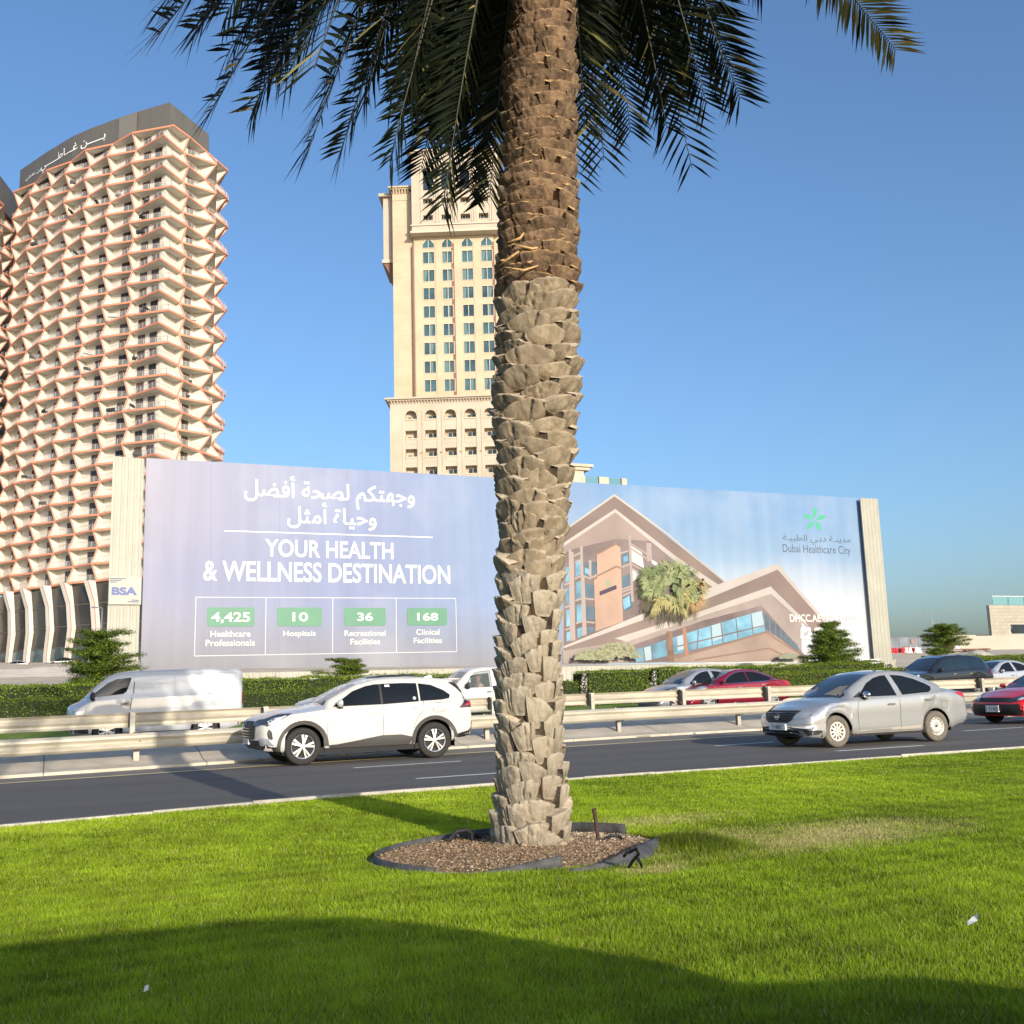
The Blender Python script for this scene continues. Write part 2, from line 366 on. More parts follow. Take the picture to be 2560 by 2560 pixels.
# W profile seen from the road: (out, z) relative to top
WP = [(.0, .0), (.028, -.012), (.075, -.05), (.082, -.085), (.03, -.13), (.012, -.155), (.03, -.18), (.082, -.225), (.075, -.26), (.028, -.298), (.0, -.31)]
def rail(name, yf, ztop, xs, label, posts, zbase, flip=1, ends=(-60, 110)):
    root = empty(name, (xs[0], yf(xs[0]), 0)); tag(root, label, 'guard rail')
    inv = root.location.copy()
    for x0, x1 in zip(xs[:-1], xs[1:]):
        n = max(2, int((x1-x0)/2)); V = []; k = len(WP)
        for i in range(n+1):
            x = x0+(x1+.12-x0)*i/n
            V += [(x-inv.x, yf(x)-o*flip-(.004 if i == n else 0)-inv.y, ztop(x)+z-inv.z) for o, z in WP]
        mb = MB(); mb.add(V, [(i*k+j, (i+1)*k+j, (i+1)*k+j+1, i*k+j+1) for i in range(n) for j in range(k-1)])
        me = mb.mesh('rail_beam', M_rail)
        bm = bmesh.new(); bm.from_mesh(me); bmesh.ops.solidify(bm, geom=bm.faces[:], thickness=.006*flip); bm.to_mesh(me); bm.free()
        link('rail_beam', me, root)
        # bolts at the splice
        b = MB()
        for dx in (.03, .09):
            for dz in (-.05, -.26):
                b.bar((x1+dx-inv.x, yf(x1)-.075*flip-inv.y, ztop(x1)+dz), (x1+dx-inv.x, yf(x1)-.098*flip-inv.y, ztop(x1)+dz), .012, 6)
        b.build('splice_bolts', M_post, root)['kind'] = 'stuff'
    pm = MB(); pm.box(-.055, .055, 0, .006, 0, 1); pm.box(-.055, .055, .1, .106, 0, 1); pm.box(-.004, .004, .006, .1, 0, 1)
    pme = pm.mesh('post', M_post)
    bm_ = MB(); bm_.box(-.07, .07, 0, .13, -.33, .02); bme = bm_.mesh('spacer_block', M_block)
    for x in posts:
        zb = zbase(x); zt = ztop(x)
        p = link('post', pme, root, (x-inv.x, yf(x)+.13*flip-inv.y, zb-.1), None, (1, flip, zt+.02-zb+.1))
        q = link('spacer_block', bme, root, (x-inv.x, yf(x)+(-.02 if flip > 0 else .02)-inv.y, zt), None, (1, flip, 1))
    return root
r1z = lambda x: interp(x, [-10, 0, 14, 40], [.63, .665, .745, .82])
r2z = lambda x: interp(x, [-10, 0, 14, 40], [.99, 1.03, 1.125, 1.22])
_sp = 4.0
def X_on(px, f):
    X = 0
    for _ in range(20): X = at(px, 1760, f(X)).x
    return X
p1 = [X_on(1552, rail1y)+_sp*k for k in range(-8, 9)]; p1[5] = X_on(346, rail1y)
rail('guard_rail', rail1y, r1z, [-60, -30] + [-14+8*k for k in range(0, 8)] + [80, 110], 'cream W-beam guard rail nearer the lawn, on short posts in the concrete', p1, lambda x: .08)
p2 = [8.9+4.05*k for k in range(-5, 12)]
p2 = [-18, -14, -10, -6] + [X_on(px, rail2y) for px in (331, 661, 950, 1226, 1473, 1701, 1914, 2105, 2280, 2450)]; x_ = p2[-1]
for _ in range(8): x_ += 4; p2.append(x_)
rail('guard_rail', rail2y, r2z, [-60, -30, -18.9, -10.9] + [-3.2+8*k for k in range(0, 7)] + [80, 110], 'cream W-beam guard rail further back, in front of the far cars', p2, lambda x: .36, flip=-1)
_M = bpy.data.objects
# ------------------------------------------------------------------ hedges, shrubs, layered trees
def leafcloud(name, P, N_, size, cols, m, aspect=.55, jit=.9, seed=1, parent=None, kind='stuff'):
    """P (n,3) leaf centres, N_ (n,3) outward directions; one small bent leaf (2 triangles) per point"""
    r = np.random.default_rng(seed); n = len(P)
    d = N_ + jit*r.standard_normal((n, 3)); d /= np.linalg.norm(d, axis=1)[:, None]
    a = r.standard_normal((n, 3)); t = np.cross(d, a); t /= np.linalg.norm(t, axis=1)[:, None]; b = np.cross(d, t)
    s = (size*r.uniform(.6, 1.3, n))[:, None]
    V = np.stack([P-t*s, P-b*s*aspect+d*s*.12, P+t*s, P+b*s*aspect+d*s*.12], 1).reshape(-1, 3)
    F = np.arange(4*n).reshape(-1, 4)
    me = npmesh(name, V, F, m)
    c = cols[r.integers(0, len(cols), n)]*r.uniform(.75, 1.25, (n, 1)); setcol(me, np.repeat(c, 4, 0))
    o = link(name, me, parent); 
    if kind: o['kind'] = kind
    return o
M_leaf = attrmat('hedge_leaf', .5, .25); M_core = mat('hedge_core', (.012, .02, .005), .95)
HC = np.array([(.15, .23, .014), (.20, .28, .018), (.12, .18, .013), (.25, .32, .025), (.08, .125, .011)])
def hedge(x0, x1, y0, y1, zb, zt, label, seed, dens=560, size=.031, cols=HC, group=None, wob=.05):
    L_ = x1-x0; root = empty('hedge', ((x0+x1)/2, (y0+y1)/2, zb)); tag(root, label, 'hedge', group)
    cx, cy = root.location.x, root.location.y
    r = np.random.default_rng(seed); zf = (lambda x: zt(x)) if callable(zt) else (lambda x: np.full_like(x, zt))
    xs_ = np.linspace(x0, x1, max(3, int(L_/2)+2)); V = []
    for x in xs_:
        z = float(zf(np.array([x]))[0])-.05; e = .05
        V += [(x-cx, y0+e-cy, 0), (x-cx, y0+e-cy, z-zb), (x-cx, y1-e-cy, z-zb), (x-cx, y1-e-cy, 0)]
    n = len(xs_); mb = MB(); mb.add(V, [(i*4+j, (i+1)*4+j, (i+1)*4+j+1, i*4+j+1) for i in range(n-1) for j in range(3)] + [(0, 1, 2, 3), ((n-1)*4+3, (n-1)*4+2, (n-1)*4+1, (n-1)*4)])
    mb.build('branches', M_core, root)
    def wobble(X, Z): return wob*(fn(X, Z, 2.2, seed)+.7*fn(X, Z, 7, seed+1))
    h = float(zf(np.array([cx]))[0])-zb
    nf = int(L_*h*dens); X = r.uniform(x0, x1, nf); T = r.uniform(0, 1, nf)**.9; Z = zb+T*(zf(X)-zb)
    Pf = np.stack([X-cx, np.full(nf, y0-cy)-wobble(X, Z)+r.uniform(-.03, .05, nf), Z-zb], 1); Nf = np.tile([0, -1, .25], (nf, 1))
    nt_ = int(L_*(y1-y0)*dens*1.1); X2 = r.uniform(x0, x1, nt_); Y2 = r.uniform(y0, y1, nt_)
    Pt = np.stack([X2-cx, Y2-cy, zf(X2)-zb+wobble(X2, Y2)*1.2+r.uniform(-.04, .05, nt_)+.10*(r.uniform(0, 1, nt_)**14)], 1); Nt = np.tile([0, -.2, 1], (nt_, 1))
    ne = int((y1-y0)*h*dens); E = []
    for xx, s_ in ((x0, -1), (x1, 1)):
        Ye = r.uniform(y0, y1, ne); Te = r.uniform(0, 1, ne); E.append(np.stack([np.full(ne, xx-cx)+r.uniform(-.05, .05, ne), Ye-cy, Te*h], 1))
    P = np.vstack([Pf, Pt]+E); N_ = np.vstack([Nf, Nt, np.tile([-1, 0, .2], (ne, 1)), np.tile([1, 0, .2], (ne, 1))])
    leafcloud('leaves', P, N_.astype(float), size, cols, M_leaf, seed=seed, parent=root)
    return root
def X_at(px, Y): return at(px, 1700, Y).x
HD = np.array([(.075, .11, .012), (.095, .135, .014), (.06, .09, .012), (.12, .155, .018)])
zlow = lambda X: np.interp(X, [-20, 0, 14, 30, 60], [1.42, 1.44, 1.52, 1.66, 1.95])
zhi = lambda X: np.interp(X, [-20, -2, 10, 20, 30, 40, 60], [1.85, 1.90, 1.98, 1.93, 1.98, 2.15, 2.4])
a, b, c_, d_ = X_at(1452, 38.4), X_at(1476, 38.4), X_at(1626, 38.4), X_at(1652, 38.4)
hedge(-30, X_at(1240, 38.6), 38.6, 39.6, .3, zlow, 'low clipped hedge behind the white van, front tier', 11, cols=HD*1.25)
hedge(X_at(1240, 38.6)+.1, a, 38.6, 39.6, .35, zlow, 'low clipped hedge just right of the palm trunk, front tier', 12, cols=HD*1.3)
hedge(-30, X_at(760, 40.3), 40.3, 41.6, .3, zhi, 'taller bright hedge behind the white van, back tier', 13, cols=HC*1.05, wob=.08)
hedge(X_at(760, 40.3), a, 40.3, 41.6, .35, zhi, 'taller bright hedge behind the pickup truck, back tier', 14, cols=HC, wob=.08)
hedge(b, c_, 38.5, 40.0, .4, lambda X: np.full_like(X, 1.93), 'tall clipped hedge block between the two white flowered gaps', 15, cols=HC)
hedge(d_, X_at(1935, 38.5), 38.5, 40.0, .45, lambda X: np.interp(X, [15, 22, 30], [1.93, 1.98, 2.0]), 'tall clipped hedge behind the maroon car, dark leaved at its end', 16, cols=HC)
hedge(X_at(1938, 38.6), 75, 38.6, 39.6, .5, zlow, 'low clipped hedge behind the silver saloon, front tier', 17, cols=HC*.95)
hedge(X_at(1935, 40.3), X_at(2215, 40.3), 40.3, 41.6, .5, zhi, 'taller leafy hedge left of the white hoarding foot, back tier', 18, cols=HC*.9, wob=.12)
hedge(X_at(2452, 40.3), 80, 40.3, 41.6, .5, lambda X: zhi(X)+.05, 'bright hedge at the right edge behind the pale silver saloon', 19, cols=HC, wob=.08)
def shrub(x, y, z0, h, r_, label, cols, seed, n=900, group=None):
    root = empty('flowering_shrub', (x, y, z0)); tag(root, label, 'shrub', group)
    mb = MB(); rr = random.Random(seed)
    for k in range(5): mb.tube([(0, 0, 0), (rr.uniform(-.4, .4)*r_, rr.uniform(-.4, .4)*r_, h*.5), (rr.uniform(-.8, .8)*r_, rr.uniform(-.5, .5)*r_, h*.9)], [.03, .02, .01], 5)
    mb.build('stems', mat('stem_bark', (.16, .11, .07), .9), root)
    g = np.random.default_rng(seed); T = g.uniform(0, 1, n); A = g.uniform(0, 6.28, n); R_ = r_*np.sqrt(g.uniform(.2, 1, n))*(.6+.5*np.sin(T*3.1+.4)); P = np.stack([np.cos(A)*R_, np.sin(A)*R_, T*h], 1)
    leafcloud('blossom', P, P-np.array([0, 0, h*.4]), .045, cols, M_leaf, seed=seed, parent=root)
FL = np.array([(.62, .60, .55), (.55, .54, .48), (.10, .14, .03), (.70, .68, .62)])
for px, lab, s_ in ((1463, 'white flowering shrub in the hedge gap right of the palm trunk', 21), (1638, 'white flowering shrub in the hedge gap behind the silver blue saloon', 22)):
    p = at(px, 1700, 38.8); shrub(p.x, p.y, .35, 1.55, .22, lab, FL, s_)
p = at(2225, 1700, 41); shrub(p.x, p.y, .5, 1.5, .35, 'thin pale shrub at the foot of the right hoarding', np.array([(.40, .40, .34), (.09, .12, .03), (.07, .10, .02)]), 23)

M_bark = mat('tree_bark', (.17, .13, .10), .95, var=.25, vscale=9, bump=.5, bscale=30)
TC = np.array([(.085, .13, .012), (.12, .175, .014), (.055, .09, .01), (.165, .22, .018), (.045, .07, .009)])
M_needle = attrmat('tree_leaf', .55, .18)
def layered_tree(x, y, z0, h, wl, wr, label, seed, tiers=9, base=.18, dens=1.0, lean=0, cols=TC, shape=None):
    """tree whose branches spread in flat tiers, like pads of small leaves"""
    root = empty('layered_tree', (x, y, z0)); tag(root, label, 'tree')
    rr = random.Random(seed); g = np.random.default_rng(seed)
    mb = MB(); n = 7; tr = [(lean*(i/n)**1.5+rr.uniform(-.03, .03), rr.uniform(-.03, .03), h*.96*i/n) for i in range(n+1)]
    mb.tube(tr, [.085*(1-.8*i/n)*h/4.5+.012 for i in range(n+1)], 8); mb.build('trunk', M_bark, root, smooth=True)
    br = MB(); P = []; N_ = []
    for k in range(tiers):
        t = base+(1-base)*(k+.5*rr.random())/tiers; zc = h*t
        ww = shape(t) if shape else (1-t)**.75*1.0+.10
        nb = max(5, int(7*(1-t)+4))
        for j in range(nb):
            a = 6.283*(j+rr.random()*.8)/nb; ca, sa = math.cos(a), math.sin(a)
            R_ = (wr if ca > 0 else wl)*ww*rr.uniform(.55, 1.08); Ry = (wl+wr)/2*ww*rr.uniform(.6, 1)
            tx = lean*t**1.5; e = Vector((tx+ca*R_, sa*Ry, zc+rr.uniform(.0, .14)*h*.5*(1-t*.5)))
            s0 = Vector((tx, 0, zc-.05*h)); m_ = s0.lerp(e, .5)+Vector((0, 0, .02*h))
            br.tube([s0, m_, e], [.02*h/4, .013*h/4, .005], 5)
            # pads of leaves along the branch
            for q in range(7):
                u_ = .22+.80*q/6; c = s0.lerp(e, u_); c.z += .02*h*math.sin(u_*3.1)
                nl = int(125*dens); pr = (.17+.20*rr.random())*max(h, 2.2)/4.5*(1.15-.5*u_)*1.9*(1.12-.5*t)
                pp = g.standard_normal((nl, 3))*np.array([pr*.62, pr*.62, pr*.24])+np.array([c.x+rr.uniform(-.1, .1), c.y+rr.uniform(-.1, .1), c.z+rr.uniform(-.03, .05)]); P.append(pp); N_.append(np.tile([0, 0, 1.], (nl, 1)))
    br.build('branches', M_bark, root)
    P = np.vstack(P); leafcloud('crown', P, np.vstack(N_), .040*(h/4.5)**.5, cols, M_needle, jit=.7, seed=seed, parent=root, aspect=.5)
    return root
def tree_at(px, py_base, py_top, Y, z0, wl_px, wr_px, label, seed, **k):
    p = at(px, py_top, Y); h = p.z-z0; sc = (at(px+100, py_top, Y)-p).length/100
    return layered_tree(p.x, Y, z0, h, wl_px*sc*1.05, wr_px*sc*1.05, label, seed, **k)
tree_at(248, 0, 1572, 42.6, .35, 82, 125, 'dark green layered tree behind the white van, under the tall blue lettered hoarding', 31, tiers=10, base=.22, dens=1.1, shape=lambda t: .55+.9*t if t < .45 else 1.0-.95*(t-.45)**1.3)
tree_at(872, 0, 1643, 42.4, .35, 98, 62, 'small spreading tree behind the white car, in front of the advertisement wall', 32, tiers=8, base=.2, dens=1.2, shape=lambda t: 1.0 if t < .45 else .75 if t < .8 else .5)
tree_at(2072, 0, 1556, 42.6, .5, 72, 82, 'dense dark green layered tree right of centre, covering part of the printed emblem row', 33, tiers=12, base=.12, dens=1.5, shape=lambda t: .96-.84*t**1.8)
tree_at(2356, 0, 1562, 62, 1.2, 42, 44, 'small umbrella shaped tree against the sky right of the hoarding', 34, tiers=8, base=.62, dens=1.2, shape=lambda t: 1.05*(1-((t-.62)/.4)**2)**.5 if .62 <= t < 1.0 else .5)
tree_at(2345, 0, 1614, 47, .6, 52, 52, 'low dark spreading tree just behind the black sport utility car', 35, tiers=7, base=.25, dens=1.4, shape=lambda t: 1.05*(1-t)**.4)
# ------------------------------------------------------------------ vehicles
# local frame of a car: x from front bumper (0) to tail (L), y to the far side (near flank at -hw), z up
def paint(name, col, metal=0., rough=.3, var=0.):
    return mat(name, col, rough, metal=metal, coat=.9, var=var, vscale=1.2)
M_glass = mat('tinted_glass', (.008, .010, .012), .05, spec=.35, coat=.0)
M_ws = mat('windscreen_glass', (.03, .035, .04), .05, spec=.5, coat=.25)
M_trim = mat('black_trim', (.02, .02, .021), .55, bump=.1, bscale=200)
M_clad = mat('grey_cladding', (.055, .052, .05), .6, bump=.15, bscale=150)
M_tyre = mat('tyre_rubber', (.022, .021, .02), .85, bump=.2, bscale=60)
M_tyred = mat('dusty_tyre', (.13, .115, .09), .9, var=.15, vscale=8)
M_alloy = mat('alloy_rim', (.62, .62, .63), .3, metal=.85)
M_steelw = mat('painted_steel_wheel', (.55, .52, .46), .5, metal=.3, var=.12, vscale=12)
M_dark = mat('wheel_dark', (.012, .012, .012), .7)
M_chrome = mat('chrome', (.8, .8, .8), .12, metal=1)
M_gap = mat('panel_gap', (.06, .06, .062), .7)
M_lamp = mat('headlamp_lens', (.34, .37, .41), .1, metal=.3, coat=1, var=.12, vscale=5)
M_lampd = mat('headlamp_dark', (.05, .055, .065), .15, coat=1, metal=.2)
M_led = mat('lamp_reflector', (.85, .87, .9), .12, metal=.5, coat=1)
M_red = mat('tail_lamp_red', (.45, .012, .015), .15, coat=1)
M_redd = mat('tail_lamp_dark', (.05, .006, .008), .2, coat=1)
M_plate = mat('number_plate_white', (.75, .75, .72), .4)
M_ink = mat('plate_ink', (.03, .03, .03), .5)
M_under = mat('underbody', (.012, .012, .012), .8)

def sstep(t): t = max(0, min(1, t)); return t*t*(3-2*t)
class Car:
    def __init__(s, name, loc, rz, L, hw, top, belt, sill, rw, wheels, R, archR, paintm, nose, tail, label, cat, group=None, crown=.05, sillm=None, hl=None, shoulder=.03, sy=1.0):
        s.L, s.hw = L, hw; s.root = empty(name, loc, rz); tag(s.root, label, cat, group)
        X = set(np.round(np.linspace(0.0, L, 84), 4))
        for xw in wheels:
            for a in np.linspace(-1, 1, 25): X.add(round(xw+archR*a*1.0, 4)); 
            X.add(round(xw-archR-.006, 4)); X.add(round(xw+archR+.006, 4))
        X = sorted(x for x in X if 0 <= x <= L)
        rows = []
        TX, TZ = zip(*top); BX, BZ = zip(*belt); RX, RW = zip(*rw); SX, SZ = zip(*sill)
        s.topf = lambda x: interp(x, TX, TZ); s.beltf = lambda x: interp(x, BX, BZ)
        NR = 17
        for x in X:
            zt, zb, zs, r = s.topf(x), s.beltf(x), interp(x, SX, SZ), interp(x, RX, RW)
            zb = min(zb, zt-.02)
            ends = 1.0
            hwx = hw*interp(x, [0, .5, 1.2, L-1.2, L-.5, L], [.955, .99, 1, 1, .985, .94])
            za = -9
            for xw in wheels:
                d = abs(x-xw)
                if d < archR: za = R*.98+math.sqrt(archR*archR-d*d)*1.0
            side = [(hwx*.90, zs), (hwx*.97, zs+.05), (hwx*.992, zs+.16), (hwx*.985, zs+(zb-zs)*.38), (hwx*1.0, zs+(zb-zs)*.58), (hwx*1.0, zs+(zb-zs)*.76), (hwx*.99, zb-.05), (hwx*(1-shoulder), zb)]
            if za > 0:
                zz = [z for _, z in side]; k = len(zz)
                m_ = max(z for z in zz[:-2]); 
                side = [(y if z > za else hwx*.985 if i > 2 else hwx*(.97+.01*i), z) for i, (y, z) in enumerate(side)]
                # compress rows between the arch edge and the shoulder
                z0, z1 = za, zb; lo = zs
                side = [(y, z0+(z-lo)/(zb-lo)*(z1-z0) if zb > z0+.02 else z) for (y, z) in side]
            y0 = hwx*(1-shoulder); g = zt-zb
            r_ = min(r, y0)
            pts = list(side)
            if g > .18:      # greenhouse
                pts += [(y0-(y0-r_)*.06-.012, zb+g*.05), (y0-(y0-r_)*.38, zb+g*.36), (y0-(y0-r_)*.74, zb+g*.68), (r_, zb+g*.88), (r_*.93, zb+g*.955), (r_*.75, zt-.018), (r_*.5, zt-.006), (r_*.25, zt-.001), (0, zt)]
            else:
                q = [.985, .95, .9, .82, .7, .52, .35, .17, 0]
                pts += [(y0*f, zb+g*(1-(f)**2.4)) for f in q]
            rows.append((x, pts))
        s.xf = lambda y, z: nose(z) + .22*abs(y/hw)**2.6*interp(z, [0, .9, 1.5], [1, 1, .8])
        s.xr = lambda y, z: tail(z) + .20*abs(y/hw)**2.8
        def warp(x, y, z):
            f = 1-sstep(x/.78); r = 1-sstep((L-x)/.8)
            return x + f*s.xf(y, z) - r*s.xr(y, z)
        vs, fs = [], []; n = NR
        for x, pts in rows:
            full = [(-y, z) for y, z in pts] + [(y, z) for y, z in reversed(pts[:-1])]
            vs += [(warp(x, y, z), y, z) for y, z in full]
        W = 2*n-1
        for i in range(len(rows)-1):
            for j in range(W-1): fs.append((i*W+j, (i+1)*W+j, (i+1)*W+j+1, i*W+j+1))
        # end caps: concentric rings
        for e, (x, pts) in ((0, rows[0]), (1, rows[-1])):
            ring = [(-y, z) for y, z in pts] + [(y, z) for y, z in reversed(pts[:-1])]
            cz = (pts[0][1]+pts[-1][1])/2; prev = [e*(len(rows)-1)*W+j for j in range(W)]
            for t in (.85, .6, .35, .12):
                b = len(vs); vs += [(warp(x, y*t, cz+(z-cz)*t), y*t, cz+(z-cz)*t) for y, z in ring]
                cur = [b+j for j in range(W)]
                for j in range(W):
                    q = (prev[j], prev[(j+1) % W], cur[(j+1) % W], cur[j]); fs.append(q if e else q[::-1])
                prev = cur
            fs.append(tuple(prev) if e else tuple(prev[::-1]))
        me = bpy.data.meshes.new('body'); me.from_pydata(vs, [], fs); me.materials.append(paintm)
        bm = bmesh.new(); bm.from_mesh(me); bmesh.ops.recalc_face_normals(bm, faces=bm.faces); bm.to_mesh(me); bm.free()
        me.polygons.foreach_set('use_smooth', [True]*len(me.polygons)); me.update()
        s.body = link('body', me, s.root)
        s.bvh = BVHTree.FromPolygons([v.co for v in me.vertices], [tuple(p.vertices) for p in me.polygons])
        s.wheels, s.R = wheels, R
        mb = MB()
        mb.box(.55, L-.6, -hw*.86, hw*.86, .20, .32); mb.box(wheels[0]-.1, wheels[1]+.1, -hw*.93, hw*.93, .20, .31)
        for xw in wheels:       # arch liners
            n = 16; arc = [(xw+math.cos(a)*archR*1.0, R*.98+math.sin(a)*archR) for a in np.linspace(0, math.pi, n)]
            for sg in (-1, 1):
                A = [(x, sg*hw*.965, z) for x, z in arc]; B = [(x, sg*(hw*.5), z) for x, z in arc]
                mb.quadstrip(A, B); mb.add(B, [tuple(range(n))])
                mb.add([(arc[0][0], sg*hw*.965, arc[0][1]), (arc[0][0], sg*hw*.5, arc[0][1]), (arc[0][0], sg*hw*.5, .22), (arc[0][0], sg*hw*.965, .22)], [(0,1,2,3)])
                mb.add([(arc[-1][0], sg*hw*.965, arc[-1][1]), (arc[-1][0], sg*hw*.5, arc[-1][1]), (arc[-1][0], sg*hw*.5, .22), (arc[-1][0], sg*hw*.965, .22)], [(0,1,2,3)])
        mb.build('underbody', M_under, s.root)
    def hit(s, o, d):
        h, nrm, i, dist = s.bvh.ray_cast(Vector(o), Vector(d)); s.miss = False
        if h is None:
            for t in (5, 6, 7, 7.5):
                h, nrm, i, dist = s.bvh.find_nearest(Vector(o)+Vector(d)*t)
                if dist < .9: break
            q = h-Vector(o); lat = (q-Vector(d)*q.dot(Vector(d))).length; s.miss = lat > .03
        if nrm.dot(Vector(d)) > 0: nrm = -nrm
        return h, nrm
    def origin(s, view, p, side=-1):
        if view == 'side': return Vector((p[0], side*8, p[1])), Vector((0, -side, 0))
        if view == 'front': return Vector((-5, p[0], p[1])), Vector((1, 0, 0))
        if view == 'rear': return Vector((s.L+5, p[0], p[1])), Vector((-1, 0, 0))
        if view == 'top': return Vector((p[0], p[1], 6)), Vector((0, 0, -1))
    def decal(s, name, view, poly, m, off=.006, side=-1, step=.09, parent=None, thick=0.0, smooth=True):
        poly = [Vector(p) for p in poly]
        # densify outline
        b = []
        for i, p in enumerate(poly):
            q = poly[(i+1) % len(poly)]; k = max(1, int((q-p).length/step))
            b += [p.lerp(q, t/k) for t in range(k)]
        x0, x1 = min(p.x for p in b), max(p.x for p in b); y0, y1 = min(p.y for p in b), max(p.y for p in b)
        def inside(x, y):
            c = False
            for i in range(len(poly)):
                a, q = poly[i], poly[i-1]
                if (a.y > y) != (q.y > y) and x < (q.x-a.x)*(y-a.y)/(q.y-a.y)+a.x: c = not c
            return c
        pts = list(b); nb = len(b)
        xx = x0+step/2
        while xx < x1:
            yy = y0+step/2
            while yy < y1:
                if inside(xx, yy) and min((Vector((xx, yy))-p).length for p in b) > step*.45: pts.append(Vector((xx, yy)))
                yy += step
            xx += step
        r = delaunay_2d_cdt(pts, [], [list(range(nb))], 1, 1e-5)
        vs, fs = r[0], r[2]; out = []; nn = []; bad = set()
        for v in vs:
            o, d = s.origin(view, v, side); h, nr = s.hit(o, d)
            if s.miss: bad.add(len(out))
            out.append(h+nr*off+(-d)*.0005); nn.append(nr)
        fl = [tuple(f) for f in fs if not any(i in bad for i in f)]
        if not fl: fl = [tuple(f) for f in fs]
        mb = MB(); mb.add(out, fl)
        me = mb.mesh(name, m, smooth)
        # orient outwards
        bm = bmesh.new(); bm.from_mesh(me); bm.normal_update()
        o, d = s.origin(view, (0, 0), side)
        if sum(f.normal.dot(d)*f.calc_area() for f in bm.faces) > 0: bmesh.ops.reverse_faces(bm, faces=bm.faces)
        bm.to_mesh(me); bm.free()
        if thick > 0:
            bm = bmesh.new(); bm.from_mesh(me); bmesh.ops.solidify(bm, geom=bm.faces[:], thickness=thick); bm.to_mesh(me); bm.free()
        return link(name, me, parent if parent is not None else s.root)
    def line(s, name, view, pts, wd=.010, m=None, side=-1, off=.004, parent=None):
        pts = [Vector(p) for p in pts]; P = []
        for a, b in zip(pts[:-1], pts[1:]):
            k = max(1, int((b-a).length/.06)); P += [a.lerp(b, t/k) for t in range(k)]
        P.append(pts[-1]); A, B = [], []
        for i, p in enumerate(P):
            t = (P[min(i+1, len(P)-1)]-P[max(i-1, 0)]).normalized(); nrm = Vector((-t.y, t.x))*wd/2
            for lst, q in ((A, p+nrm), (B, p-nrm)):
                o, d = s.origin(view, q, side); h, nr = s.hit(o, d); lst.append(h+nr*off)
        mb = MB(); mb.quadstrip(A, B); return mb.build(name, m or M_gap, parent if parent is not None else s.root)
    def lines(s, name, view, plist, **k):
        """several gap lines joined as one part"""
        nm = name[:-1] if name.endswith('gaps') else name
        for pts in plist: s.line(nm, view, pts, **k)

